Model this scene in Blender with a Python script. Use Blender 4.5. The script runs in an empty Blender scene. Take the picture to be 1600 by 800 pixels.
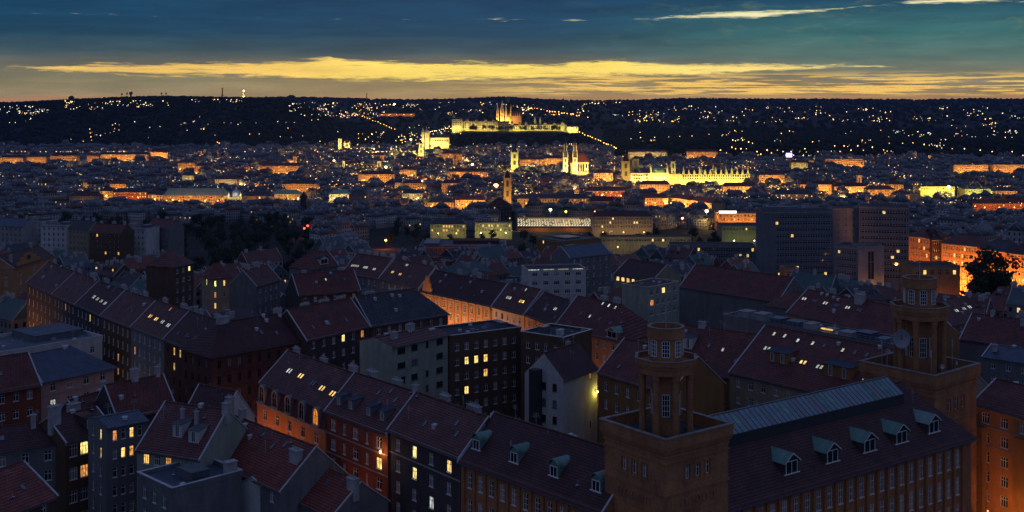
import bpy, math, random
import numpy as np
from mathutils import Vector, Matrix
random.seed(7)
R = math.radians
scene = bpy.context.scene
COL = scene.collection

# ------------------------------------------------------------------ camera, sky, sun, exposure
CAMZ, F, CX, HY = 160.0, 1830.0, 800.0, 155.0      # eye height above the river plain, focal length, horizon line
cam_d = bpy.data.cameras.new('camera')
cam_d.sensor_width = 36.0
cam_d.lens = F / 1600 * 36.0
cam_d.shift_y = -(400 - HY) / 1600
cam_d.clip_start, cam_d.clip_end = 1.0, 60000.0
cam = bpy.data.objects.new('camera', cam_d); COL.objects.link(cam)
cam.location = (0, 0, CAMZ); cam.rotation_euler = (R(90), 0, 0)
scene.camera = cam
scene.render.engine = 'CYCLES'
scene.cycles.use_denoising = True
scene.cycles.max_bounces = 4
scene.cycles.diffuse_bounces = 2
scene.cycles.glossy_bounces = 2
scene.cycles.transmission_bounces = 2
scene.cycles.volume_bounces = 0
scene.cycles.sample_clamp_indirect = 2.0
scene.cycles.use_light_tree = True
scene.view_settings.view_transform = 'Standard'
scene.view_settings.look = 'None'
scene.view_settings.gamma = 1.0
scene.view_settings.use_curve_mapping = False
scene.view_settings.exposure = 0.0

SUN_EL, SUN_AZ = 1.5, -4.0          # the sun has just gone down behind the cloud bank, ahead of the camera
SKY_GAIN = 1.0

class NT:
    """small helper for wiring node trees"""
    def __init__(s, tree): s.t = tree; s.n = tree.nodes; s.l = tree.links
    def add(s, typ, **kw):
        n = s.n.new(typ)
        for k, v in kw.items(): setattr(n, k, v)
        return n
    def put(s, sock, v):
        if isinstance(v, bpy.types.NodeSocket): s.l.new(v, sock)
        elif v is not None: sock.default_value = v
    def math(s, op, a, b=None, c=None, clamp=False):
        n = s.add('ShaderNodeMath', operation=op, use_clamp=clamp)
        for i, v in enumerate((a, b, c)):
            if v is not None: s.put(n.inputs[i], v)
        return n.outputs[0]
    def mix(s, f, a, b, blend='MIX', clamp=True):
        n = s.add('ShaderNodeMix', data_type='RGBA', blend_type=blend, clamp_factor=clamp)
        s.put(n.inputs[0], f); s.put(n.inputs[6], a); s.put(n.inputs[7], b)
        return n.outputs[2]
    def ramp(s, f, stops, interp='LINEAR'):
        n = s.add('ShaderNodeValToRGB'); cr = n.color_ramp; cr.interpolation = interp
        while len(cr.elements) > 1: cr.elements.remove(cr.elements[-1])
        for i, (p, c) in enumerate(stops):
            if not isinstance(c, (tuple, list)): c = (c, c, c)
            e = cr.elements[0] if i == 0 else cr.elements.new(p)
            e.position = p; e.color = (*c[:3], 1)
        s.put(n.inputs[0], f)
        return n.outputs[0]
    def noise(s, vec, scale, detail=4, rough=.55, dist=0):
        n = s.add('ShaderNodeTexNoise'); n.inputs['Scale'].default_value = scale
        n.inputs['Detail'].default_value = detail; n.inputs['Roughness'].default_value = rough
        n.inputs['Distortion'].default_value = dist
        if vec is not None: s.l.new(vec, n.inputs['Vector'])
        return n.outputs['Fac']
    def comb(s, x, y, z=0.0):
        n = s.add('ShaderNodeCombineXYZ'); s.put(n.inputs[0], x); s.put(n.inputs[1], y); s.put(n.inputs[2], z)
        return n.outputs[0]
    def step(s, a, b, v):
        n = s.add('ShaderNodeMapRange', interpolation_type='SMOOTHSTEP')
        s.put(n.inputs['Value'], v); s.put(n.inputs['From Min'], a); s.put(n.inputs['From Max'], b)
        n.inputs['To Min'].default_value = 0; n.inputs['To Max'].default_value = 1
        return n.outputs[0]

def build_world():
    w = bpy.data.worlds.new('World'); scene.world = w; w.use_nodes = True
    N = NT(w.node_tree); N.n.clear()
    out = N.add('ShaderNodeOutputWorld'); bg = N.add('ShaderNodeBackground'); N.l.new(bg.outputs[0], out.inputs[0])
    tc = N.add('ShaderNodeTexCoord'); sp = N.add('ShaderNodeSeparateXYZ'); N.l.new(tc.outputs['Generated'], sp.inputs[0])
    x, y, z = sp.outputs
    az = N.math('ARCTAN2', x, y)
    el = N.math('ARCSINE', z)
    s = N.math('MULTIPLY_ADD', az, 1.12, 0.5)                 # 0..1 over the western sky
    e = N.math('DIVIDE', el, 0.1)                             # 1 = 5.7 degrees above the horizon
    vec = N.comb(az, el)
    warp = N.noise(N.comb(N.math('MULTIPLY', az, 7), N.math('MULTIPLY', el, 55)), 1.6, 6, .62)
    warp2 = N.noise(N.comb(N.math('MULTIPLY', az, 16), N.math('MULTIPLY', el, 230), 3.0), 1.5, 6, .66)
    wig = N.math('MULTIPLY', N.math('SUBTRACT', warp, .5), .10)
    ew = N.math('ADD', e, wig)
    # clouds: tan haze at the horizon, slate blue above, greener to the north (right)
    left = N.ramp(ew, [(0, (.50, .26, .13)), (.05, (.36, .28, .14)), (.16, (.27, .24, .12)), (.28, (.16, .16, .11)), (.40, (.05, .095, .11)), (.54, (.014, .064, .110)), (.7, (.009, .062, .128)), (1, (.008, .050, .108))])
    right = N.ramp(ew, [(0, (.55, .28, .10)), (.06, (.36, .25, .12)), (.2, (.24, .23, .14)), (.34, (.11, .19, .155)), (.55, (.048, .165, .165)), (.70, (.030, .115, .145)), (.84, (.012, .065, .125)), (1, (.009, .050, .115))])
    side = N.step(.50, .80, s)
    cloud = N.mix(side, left, right)
    # centre is warmer just under the bright gap
    glow = N.math('MULTIPLY', N.step(.12, .42, s), N.math('SUBTRACT', 1.0, N.step(.55, .92, s)))
    lowm = N.math('SUBTRACT', 1.0, N.step(.12, .42, e))
    cloud = N.mix(N.math('MULTIPLY', N.math('MULTIPLY', glow, lowm), .36), cloud, (.46, .29, .09, 1))
    # streaky density of the cloud sheet
    sd = N.noise(N.comb(N.math('MULTIPLY', az, 10), N.math('MULTIPLY', el, 95), 9.0), 1.3, 7, .6)
    cloud = N.mix(1.0, cloud, N.ramp(sd, [(.2, .72), (.5, 1.0), (.8, 1.32)]), 'MULTIPLY')
    # soft billows on the right
    bil = N.noise(N.comb(N.math('MULTIPLY', az, 26), N.math('MULTIPLY', el, 90), 2.0), 1.4, 6, .6, .6)
    cloud = N.mix(N.math('MULTIPLY', N.math('MULTIPLY', N.step(.52, .72, bil), side), .38), cloud, (.16, .22, .15, 1))
    # main bright gap, its upper and lower edge along the horizon
    U = lambda p: (p - 800) / 1600 * 0.95 + 0.5
    E = lambda yy: (HY - yy) / F / 0.1
    def edge(pts): return N.ramp(s, [(max(0, min(1, U(p))), E(yy)) for p, yy in pts])
    warp3 = N.noise(N.comb(N.math('MULTIPLY', az, 40), N.math('MULTIPLY', el, 330), 8.0), 1.6, 6, .7)
    rag = N.math('ADD', N.math('MULTIPLY', N.math('SUBTRACT', warp2, .5), .11), N.math('MULTIPLY', N.math('SUBTRACT', warp3, .5), .06))
    def gap(tops, bots, soft=.036, ragk=1.25):
        t, b = edge(tops), edge(bots)
        r = N.math('MULTIPLY', rag, ragk)
        up = N.math('SUBTRACT', t, N.math('ADD', e, r)); dn = N.math('SUBTRACT', N.math('SUBTRACT', e, r), b)
        return N.step(0.0, soft, N.math('MINIMUM', up, dn))
    g1 = gap([(20, 110), (40, 107), (140, 103), (250, 100), (400, 97), (470, 94), (510, 87), (545, 94), (700, 97), (860, 99), (960, 93), (1040, 97), (1200, 100), (1330, 102), (1385, 107), (1420, 112)],
             [(20, 110), (40, 109), (140, 118), (230, 121), (380, 122), (470, 126), (580, 129), (750, 127), (900, 122), (1060, 121), (1150, 117), (1260, 112), (1385, 105), (1420, 108)])
    holes = N.step(.55, .68, N.noise(N.comb(N.math('MULTIPLY', az, 12), N.math('MULTIPLY', el, 260), 5.0), 1.7, 7, .66))
    g1 = N.math('MULTIPLY', g1, N.math('SUBTRACT', 1.0, N.math('MULTIPLY', holes, .55)))
    bright = N.mix(N.step(.18, .45, s), (1.1, .68, .15, 1), (1.25, .92, .17, 1))
    bright = N.mix(N.math('MULTIPLY', N.step(.55, .75, s), .6), bright, (1.35, 1.02, .34, 1))
    bright = N.mix(1.0, bright, N.ramp(warp, [(.25, .78), (.7, 1.12)]), 'MULTIPLY')
    skyc = N.mix(g1, cloud, bright)
    # thin second gap high on the right
    g2 = gap([(940, 31), (1030, 28), (1130, 20), (1215, 20), (1300, 19), (1370, 13), (1440, 8), (1540, 3), (1640, 0)],
             [(940, 31), (1030, 31), (1130, 31), (1190, 33), (1300, 21), (1370, 15), (1440, 16), (1540, 16), (1640, 15)], .03, .9)
    skyc = N.mix(N.math('MULTIPLY', g2, .95), skyc, (1.0, .92, .50, 1))
    # low streaks over the right half
    st = N.noise(N.comb(N.math('MULTIPLY', az, 13), N.math('MULTIPLY', el, 360), 1.0), 1.25, 7, .64)
    win = N.math('MULTIPLY', N.step(.015, .06, e), N.math('SUBTRACT', 1.0, N.step(.15, .25, e)))
    win = N.math('MULTIPLY', win, N.step(.40, .60, s))
    g3 = N.math('MULTIPLY', N.step(.47, .54, st), win)
    skyc = N.mix(N.math('MULTIPLY', g3, .85), skyc, (1.25, .76, .15, 1))
    # glow fades around the compass away from the sunset
    west = N.math('MULTIPLY_ADD', y, .5, .5)
    # overhead: the overcast evening sky
    up = N.ramp(z, [(0, 0), (.1, .0), (.3, .6), (1, 1)])
    skyc = N.mix(up, skyc, (.105, .142, .310, 1))
    back = N.ramp(west, [(.5, 1), (.85, 0)])
    skyc = N.mix(back, skyc, N.ramp(z, [(0, (.092, .118, .22)), (1, (.105, .142, .310))]))
    # the clear-air part of the twilight
    ns = N.add('ShaderNodeTexSky', sky_type='NISHITA'); ns.sun_disc = False
    ns.sun_elevation = R(SUN_EL); ns.sun_rotation = R(SUN_AZ)
    add = N.mix(.0005, skyc, ns.outputs[0], 'ADD')
    N.l.new(add, bg.inputs['Color']); bg.inputs['Strength'].default_value = SKY_GAIN
build_world()
sun_d = bpy.data.lights.new('sun', 'SUN'); sun_d.energy = 0.05; sun_d.angle = R(12); sun_d.color = (1, .62, .32)
sun = bpy.data.objects.new('sun', sun_d); COL.objects.link(sun)
sun.rotation_euler = (R(90 - 4), 0, R(180 + SUN_AZ)); sun.location = (0, 0, 400)

# ------------------------------------------------------------------ materials
MATS = {}
def mat(name, color, rough=.8, var=.25, scale=.6, bump=0.0, spec=.3, metallic=0.0, streak=0.0, objrand=0.0, island=0.0, palette=None, fine=0):
    m = bpy.data.materials.new(name); m.use_nodes = True; MATS[name] = m
    N = NT(m.node_tree); b = N.n['Principled BSDF']
    tc = N.add('ShaderNodeTexCoord'); v = tc.outputs['Object']
    c = (*color, 1)
    if palette:
        src = N.add('ShaderNodeObjectInfo').outputs['Random'] if objrand else N.add('ShaderNodeNewGeometry').outputs['Random Per Island']
        k = len(palette)
        c = N.ramp(src, [(i / k, p) for i, p in enumerate(palette)], 'CONSTANT')
    if var:
        n1 = N.noise(v, scale, 5, .6)
        c = N.mix(1.0, c, N.ramp(n1, [(.25, 1 - var), (.55, 1.0), (.8, 1 + var)]), 'MULTIPLY')
        if fine:
            n2 = N.noise(v, fine, 3, .6)
            c = N.mix(1.0, c, N.ramp(n2, [(.3, 1 - var * .7), (.7, 1 + var * .5)]), 'MULTIPLY')
    if streak:
        mp = N.add('ShaderNodeMapping'); N.l.new(v, mp.inputs[0]); mp.inputs['Scale'].default_value = (.55, .55, .09)
        n3 = N.noise(mp.outputs[0], 1.0, 5, .6)
        c = N.mix(1.0, c, N.ramp(n3, [(.3, 1 - streak * .9), (.66, 1.0)]), 'MULTIPLY')
    N.put(b.inputs['Base Color'], c)
    b.inputs['Roughness'].default_value = rough; b.inputs['Specular IOR Level'].default_value = spec
    b.inputs['Metallic'].default_value = metallic
    if bump:
        bn = N.add('ShaderNodeBump'); bn.inputs['Strength'].default_value = bump; bn.inputs['Distance'].default_value = .05
        N.l.new(N.noise(v, max(scale * 6, 3), 4, .6), bn.inputs['Height']); N.l.new(bn.outputs[0], b.inputs['Normal'])
    return m

def tile_mat(name, c1, c2, row=.46, width=.34, patch=.5):
    m = bpy.data.materials.new(name); m.use_nodes = True; MATS[name] = m
    N = NT(m.node_tree); b = N.n['Principled BSDF']
    tc = N.add('ShaderNodeTexCoord'); sp = N.add('ShaderNodeSeparateXYZ'); N.l.new(tc.outputs['Object'], sp.inputs[0])
    v = N.comb(N.math('ADD', sp.outputs[0], N.math('MULTIPLY', sp.outputs[1], .05)), N.math('MULTIPLY', sp.outputs[2], 1.4))
    br = N.add('ShaderNodeTexBrick'); N.l.new(v, br.inputs['Vector'])
    br.inputs['Color1'].default_value = (*c1, 1); br.inputs['Color2'].default_value = (*c2, 1)
    br.inputs['Mortar'].default_value = (c1[0] * .16, c1[1] * .16, c1[2] * .2, 1)
    br.inputs['Scale'].default_value = 1.0; br.inputs['Mortar Size'].default_value = .075
    br.inputs['Mortar Smooth'].default_value = .3; br.inputs['Brick Width'].default_value = width * 1.0; br.inputs['Row Height'].default_value = row
    c = br.outputs['Color']
    n1 = N.noise(tc.outputs['Object'], .35, 6, .65)
    c = N.mix(1.0, c, N.ramp(n1, [(.25, 1 - patch), (.55, 1), (.8, 1 + patch)]), 'MULTIPLY')
    n2 = N.noise(tc.outputs['Object'], 4.0, 3, .6)
    c = N.mix(1.0, c, N.ramp(n2, [(.3, .55), (.7, 1.4)]), 'MULTIPLY')
    n3 = N.noise(tc.outputs['Object'], .9, 5, .7)
    c = N.mix(N.math('MULTIPLY', N.step(.58, .72, n3), .35), c, (.09, .09, .10, 1))
    N.put(b.inputs['Base Color'], c); b.inputs['Roughness'].default_value = .62; b.inputs['Specular IOR Level'].default_value = .35
    saw = N.math('FRACT', N.math('DIVIDE', N.math('MULTIPLY', sp.outputs[2], 1.4), row))
    bn = N.add('ShaderNodeBump'); bn.inputs['Strength'].default_value = .8; bn.inputs['Distance'].default_value = .06
    N.l.new(N.math('ADD', N.math('SUBTRACT', 1.0, saw), N.math('MULTIPLY', br.outputs['Fac'], -.6)), bn.inputs['Height']); N.l.new(bn.outputs[0], b.inputs['Normal'])
    return m

def emit_mat(name, color, strength, sample=True, vary=0.0, tex=False, island=False):
    m = bpy.data.materials.new(name); m.use_nodes = True; MATS[name] = m
    N = NT(m.node_tree); N.n.clear()
    out = N.add('ShaderNodeOutputMaterial'); em = N.add('ShaderNodeEmission'); N.l.new(em.outputs[0], out.inputs[0])
    s = strength; c = (*color, 1)
    if vary:
        src = N.add('ShaderNodeNewGeometry').outputs['Random Per Island'] if island else N.add('ShaderNodeObjectInfo').outputs['Random']
        s = N.math('MULTIPLY', N.ramp(src, [(0, 1 - vary), (1, 1.0)]), strength)
        c = N.mix(N.math('FRACT', N.math('MULTIPLY', src, 7.31)), c, (color[0], min(1, color[1] * 1.45), min(1, color[2] * 2.4), 1))
    if tex:      # curtains, lamps and furniture seen through the glass
        tc = N.add('ShaderNodeTexCoord')
        mp = N.add('ShaderNodeMapping'); N.l.new(tc.outputs['Object'], mp.inputs[0]); mp.inputs['Scale'].default_value = (2.6, 1, .9)
        oi = N.add('ShaderNodeObjectInfo'); N.put(mp.inputs['Location'], N.comb(N.math('MULTIPLY', oi.outputs['Random'], 40), 0.0, N.math('MULTIPLY', oi.outputs['Random'], 17)))
        n = N.noise(mp.outputs[0], 1.1, 4, .6)
        s = N.math('MULTIPLY', s, N.ramp(n, [(.32, .10), (.46, .75), (.56, 1.0), (.66, 1.7)]))
    N.put(em.inputs['Strength'], s); N.put(em.inputs['Color'], c)
    if not sample: m.cycles.emission_sampling = 'NONE'
    return m

tile_mat('roof_red', (.265, .074, .054), (.190, .058, .048))
tile_mat('roof_brown', (.260, .092, .076), (.190, .074, .066))
tile_mat('roof_dark', (.140, .048, .044), (.105, .040, .040))
tile_mat('roof_bright', (.38, .095, .062), (.28, .074, .054))
tile_mat('roof_slate', (.085, .090, .105), (.065, .070, .085), .5, .5)
mat('metal_blue', (.060, .088, .130), .38, .3, .5, 0, .5, .2, .25)
mat('metal_grey', (.13, .15, .17), .45, .3, .5, 0, .5, .2, .25)
mat('copper', (.18, .36, .29), .6, .4, .8, .1, .3, 0, .3, objrand=1, palette=[(.18, .36, .29), (.22, .38, .31), (.15, .31, .26), (.20, .33, .30), (.13, .27, .22)])
mat('glass_blind', (.26, .25, .22), .25, .2, 2.0, spec=.6)
mat('flat_roof', (.055, .062, .075), .9, .35, .25, .2, .2, 0, 0, fine=2.5)
mat('flat_roof_pale', (.13, .15, .17), .85, .35, .25, .2, .2, 0, 0, fine=2.5)
mat('flashing', (.46, .47, .48), .5, .25, .8, 0, .4)
mat('tower_coping', (.25, .22, .19), .7, .4, .9, 0, .3, 0, .3)
mat('plaster_white', (.58, .59, .54), .9, .16, .3, .1, .2, 0, .30, fine=3)
mat('plaster_green', (.36, .39, .30), .9, .16, .3, .1, .2, 0, .30, fine=3)
mat('plaster_cream', (.34, .29, .19), .9, .16, .3, .1, .2, 0, .30, fine=3)
mat('plaster_ochre', (.32, .160, .062), .9, .18, .3, .1, .2, 0, .30, fine=3)
mat('plaster_tower', (.40, .19, .088), .9, .34, .3, .1, .2, 0, .26, fine=3)
mat('plaster_pink', (.50, .33, .27), .9, .16, .3, .1, .2, 0, .28, fine=3)
mat('plaster_red', (.26, .075, .045), .9, .2, .3, .1, .2, 0, .30, fine=3)
mat('plaster_orange', (.50, .23, .10), .9, .16, .3, .1, .2, 0, .28, fine=3)
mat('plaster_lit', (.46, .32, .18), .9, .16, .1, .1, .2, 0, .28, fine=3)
mat('plaster_brown', (.14, .088, .055), .9, .22, .3, .1, .2, 0, .35, fine=3)
mat('plaster_grey', (.20, .20, .20), .9, .2, .3, .1, .2, 0, .35, fine=3)
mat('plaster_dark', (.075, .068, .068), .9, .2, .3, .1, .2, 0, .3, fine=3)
mat('brick_dark', (.115, .055, .042), .9, .25, .4, .1, .2, 0, .3, fine=4)
mat('stone_trim', (.36, .32, .27), .85, .2, .6, .1, .2, 0, .3)
mat('concrete', (.185, .20, .225), .9, .18, .15, .1, .2, 0, .35)
mat('concrete_pale', (.34, .33, .32), .9, .18, .15, .1, .2, 0, .35)
mat('chimney_plaster', (.42, .42, .41), .9, .3, .9, .1, .2, 0, .35)
mat('chimney_brick', (.15, .07, .05), .9, .3, .9, .1, .2, 0, .3)
mat('frame_white', (.80, .80, .77), .5, .1, 1, 0, .4)
mat('frame_dark', (.05, .04, .035), .5, .1, 1, 0, .4)
mat('metal_dark', (.05, .055, .06), .45, .2, 1, 0, .5, .3)
mat('metal_pale', (.45, .46, .47), .4, .2, 1, 0, .5, .4)
mat('glass', (.018, .022, .028), .06, 0, spec=.9)
mat('glass_roof', (.12, .20, .24), .12, .3, .7, spec=.8)  # lightened base colour stands in for the reflected sky
mat('asphalt', (.045, .045, .048), .85, .25, .15, .1, .3, fine=3)
mat('paving', (.16, .15, .14), .85, .25, .2, .1, .3, fine=2)
mat('paint_white', (.7, .7, .68), .6, .1, 1)
mat('ground', (.040, .042, .036), .95, .5, .02, 0, .1, fine=.15)
mat('water', (.02, .03, .04), .08, 0, spec=.6)
mat('bark', (.06, .045, .035), .95, .3, 2, .3, .1)
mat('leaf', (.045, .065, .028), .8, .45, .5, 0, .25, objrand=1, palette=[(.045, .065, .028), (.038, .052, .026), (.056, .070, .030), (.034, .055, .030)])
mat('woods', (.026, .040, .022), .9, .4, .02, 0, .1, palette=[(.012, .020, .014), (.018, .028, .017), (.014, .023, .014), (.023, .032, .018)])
FARW = [(.24, .24, .23), (.30, .28, .24), (.20, .21, .22), (.28, .28, .27), (.30, .25, .19), (.22, .20, .18), (.38, .37, .34), (.18, .20, .22)]
FARR = [(.12, .06, .05), (.075, .085, .10), (.09, .105, .12), (.15, .07, .055), (.10, .125, .14), (.085, .08, .09), (.08, .14, .135), (.07, .075, .09), (.13, .15, .165), (.06, .07, .085)]
WALLP = [(.22, .20, .17), (.30, .26, .19), (.17, .16, .16), (.26, .25, .23), (.30, .21, .14), (.20, .15, .11), (.36, .33, .28), (.15, .16, .17)]
ROOFP = [(.17, .065, .05), (.12, .06, .052), (.075, .085, .10), (.20, .08, .06), (.10, .12, .135), (.14, .065, .055), (.08, .13, .125), (.07, .06, .068)]
mat('wall_each', (.2, .2, .2), .9, .2, .2, 0, .2, 0, .25, objrand=1, palette=WALLP)
mat('roof_each', (.1, .1, .1), .75, .3, .3, 0, .3, 0, .1, objrand=1, palette=ROOFP, fine=2.5)
mat('wall_far', (.2, .2, .2), .9, .15, .02, 0, .2, palette=FARW)
mat('roof_far', (.1, .1, .1), .6, .25, .03, 0, .4, palette=FARR)
mat('castle_stone', (.50, .45, .33), .9, .2, .05, 0, .2, 0, .2)
mat('sandstone', (.36, .27, .16), .9, .25, .1, 0, .2, 0, .25)
mat('dish', (.34, .38, .42), .45, .2, 1, 0, .4)
mat('sign_red', (.45, .05, .03), .6, .1, 1)
emit_mat('lit_warm', (1, .50, .10), 1.9, True, .5, True)
emit_mat('lit_yellow', (1, .66, .15), 2.3, True, .35, True)
emit_mat('lit_orange', (1, .30, .04), 1.15, True, .5, True)
emit_mat('lit_pale', (.9, .86, .62), .85, True, .5, True)
emit_mat('lit_far', (1, .52, .14), 1.5, False, .8, False, True)
emit_mat('bulb_sodium', (1, .40, .07), 14, False)
emit_mat('bulb_warm', (1, .62, .22), 14, False)
emit_mat('bulb_green', (.85, 1, .35), 16, False)
emit_mat('bulb_white', (1, .92, .74), 14, False)
emit_mat('bulb_red', (1, .10, .04), 4, False)
emit_mat('far_sodium', (1, .42, .08), 9.0, False, .85, False, True)
emit_mat('far_warm', (1, .60, .20), 6.0, False, .85, False, True)
emit_mat('far_white', (.92, .95, .78), 3.6, False, .8, False, True)
emit_mat('sign_white', (1, .95, .85), 4.0, False)
emit_mat('screen_violet', (.36, .30, 1), 4.0, False)

# ------------------------------------------------------------------ mesh building
class MB:
    def __init__(s): s.v = []; s.f = []; s.m = []
    def face(s, pts, mi=0):
        k = len(s.v); s.v += [tuple(p) for p in pts]; s.f.append(tuple(range(k, k + len(pts)))); s.m.append(mi)
    def hull(s, vs, fs, mi=0):
        k = len(s.v); s.v += [tuple(p) for p in vs]
        for f in fs: s.f.append(tuple(i + k for i in f)); s.m.append(mi)
    def box(s, x0, x1, y0, y1, z0, z1, mi=0):
        s.hull([(x0, y0, z0), (x1, y0, z0), (x1, y1, z0), (x0, y1, z0), (x0, y0, z1), (x1, y0, z1), (x1, y1, z1), (x0, y1, z1)],
               [(3, 2, 1, 0), (4, 5, 6, 7), (0, 1, 5, 4), (1, 2, 6, 5), (2, 3, 7, 6), (3, 0, 4, 7)], mi)
    def slab(s, poly, t, mi=0):        # a polygon given thickness t downwards
        n = len(poly); top = [tuple(p) for p in poly]; bot = [(p[0], p[1], p[2] - t) for p in poly]
        s.hull(top + bot, [tuple(range(n)), tuple(range(2 * n - 1, n - 1, -1))] + [(j + n, (j + 1) % n + n, (j + 1) % n, j)[::1] for j in range(n)], mi)
    def prism(s, pts, z0, z1, mi=0):   # extrude a plan polygon (counter-clockwise)
        n = len(pts)
        s.hull([(p[0], p[1], z0) for p in pts] + [(p[0], p[1], z1) for p in pts],
               [tuple(range(n - 1, -1, -1)), tuple(range(n, 2 * n))] + [(j, (j + 1) % n, (j + 1) % n + n, j + n) for j in range(n)], mi)
    def lathe(s, prof, n=12, cx=0, cy=0, mi=0, rot=0):   # prof: (radius, z) from the bottom up
        vs = []
        for r, z in prof:
            for i in range(n):
                a = rot + 2 * math.pi * i / n
                vs.append((cx + r * math.cos(a), cy + r * math.sin(a), z))
        fs = []
        for k in range(len(prof) - 1):
            for i in range(n):
                j = (i + 1) % n
                fs.append((k * n + i, k * n + j, (k + 1) * n + j, (k + 1) * n + i))
        fs.append(tuple(range(n - 1, -1, -1))); L = (len(prof) - 1) * n; fs.append(tuple(range(L, L + n)))
        s.hull(vs, fs, mi)
    def tube(s, p, q, r0, r1=None, n=6, mi=0):
        r1 = r0 if r1 is None else r1
        p, q = Vector(p), Vector(q); d = (q - p)
        if d.length < 1e-6: return
        d.normalize(); a = d.orthogonal().normalized(); b = d.cross(a)
        vs = [p + (a * math.cos(t) + b * math.sin(t)) * r0 for t in [2 * math.pi * i / n for i in range(n)]]
        vs += [q + (a * math.cos(t) + b * math.sin(t)) * r1 for t in [2 * math.pi * i / n for i in range(n)]]
        s.hull(vs, [(i, (i + 1) % n, (i + 1) % n + n, i + n) for i in range(n)] + [tuple(range(n - 1, -1, -1)), tuple(range(n, 2 * n))], mi)
    def mesh(s, name, mats):
        me = bpy.data.meshes.new(name); me.from_pydata(s.v, [], s.f)
        mats = mats if isinstance(mats, (list, tuple)) else [mats]
        for m in mats: me.materials.append(MATS[m])
        if len(mats) > 1: me.polygons.foreach_set('material_index', s.m)
        return me
    def build(s, name, mats, parent=None, loc=(0, 0, 0), rz=0.0, rx=0.0):
        return link(name, s.mesh(name, mats), parent, loc, rz, rx)

def link(name, me, parent=None, loc=(0, 0, 0), rz=0.0, rx=0.0):
    o = bpy.data.objects.new(name, me); COL.objects.link(o)
    if parent is not None: o.parent = parent
    o.location = loc; o.rotation_euler = (rx, 0, rz)
    return o
def tag(o, label, cat, group=None, kind=None):
    if label: o['label'] = label
    if cat: o['category'] = cat
    if group: o['group'] = group
    if kind: o['kind'] = kind
    return o
def thing(name, label, cat, loc, rz=0.0, group=None):
    o = link(name, None, None, loc, rz); o.empty_display_size = .5
    return tag(o, label, cat, group)
def struct(o): o['kind'] = 'structure'; return o
def lamp_light(name, parent, loc, power, color, radius=.4, spot=None, aim=None):
    d = bpy.data.lights.new(name, 'SPOT' if spot else 'POINT'); d.energy = power; d.color = color; d.shadow_soft_size = radius
    if spot: d.spot_size = spot; d.spot_blend = .25
    o = bpy.data.objects.new(name, d); COL.objects.link(o); o.parent = parent; o.location = loc
    if aim is not None: o.rotation_euler = Vector(aim).to_track_quat('-Z', 'Y').to_euler()
    return o

# ------------------------------------------------------------------ the lie of the land
def at(px, py, Z):            # a point seen over (px, py) that lies at height Z
    D = (CAMZ - Z) * F / (py - HY)
    return Vector(((px - CX) * D / F, D, Z))
def interp(v, pts):
    if v <= pts[0][0]: return pts[0][1]
    for (a, b), (c, d) in zip(pts, pts[1:]):
        if v <= c: return b + (d - b) * (v - a) / (c - a)
    return pts[-1][1]
def sm(a, b, v):
    t = max(0.0, min(1.0, (v - a) / (b - a))); return t * t * (3 - 2 * t)
SKYL = [(-400, 160), (0, 163), (60, 160.5), (110, 158), (150, 156), (200, 154), (250, 152.5), (330, 154), (400, 155), (450, 153.5), (500, 154.5), (560, 156), (640, 158), (700, 157), (750, 155),
        (790, 153.5), (840, 157), (900, 159), (1000, 158.5), (1060, 156), (1120, 156), (1200, 157), (1330, 157), (1440, 158), (1530, 156), (1600, 157), (2100, 157)]
GP = [(0, 82), (200, 75), (300, 68), (450, 56), (600, 45), (900, 26), (1250, 12), (1600, 4), (2000, 0), (3000, 0)]
def ground(x, y):
    D = max(y, 1.0); px = max(-400, min(2100, CX + F * x / D))
    if D <= 2900: return interp(D, GP)
    ridge = CAMZ - (interp(px, SKYL) - HY) * 8500 / F
    z = interp(D, [(2900, 0), (3500, 10), (4000, 38), (5200, 92), (6500, 122), (8500, 150)])
    z = z + (ridge - 150) * sm(5200, 8500, D) if D < 8500 else ridge
    if D > 9000: z = ridge - 60 * sm(9000, 13000, D)
    zp = CAMZ - (interp(px, SKYL) - HY) * 4050 / F - 1.0
    zp = zp + (60 - zp) * sm(420, 570, px); zp = zp + (8 - zp) * sm(555, 660, px)
    hill = 8 + (zp - 8) * sm(3420, 4050, D)
    if D < 5400: z = max(z, hill - max(0, (D - 4050)) * .045) if px < 660 else z
    ca = sm(655, 715, px) * (1 - sm(890, 965, px)) * sm(3480, 3690, D) * (1 - sm(3950, 4300, D))
    z = max(z, 56 * ca)
    le = sm(930, 1010, px) * sm(2950, 3180, D) * (1 - sm(4000, 4600, D))
    z = max(z, 42 * le)
    return z

def build_terrain():
    ys = list(range(-400, 1300, 60)) + list(range(1300, 2900, 100)) + list(range(2900, 4500, 45)) + list(range(4500, 9000, 150)) + list(range(9000, 10501, 500))
    xs = list(range(-6800, 6801, 80))
    vs = [(x, y, ground(x, y) + (random.uniform(-1, 1) * 2.0 if y > 3300 else 0)) for y in ys for x in xs]
    n = len(xs)
    fs = [(j * n + i, j * n + i + 1, (j + 1) * n + i + 1, (j + 1) * n + i) for j in range(len(ys) - 1) for i in range(n - 1)]
    m = MB(); m.v = vs; m.f = fs; m.m = [0] * len(fs)
    o = struct(m.build('ground', 'ground'))
    for p in o.data.polygons: p.use_smooth = True
build_terrain()

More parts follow.
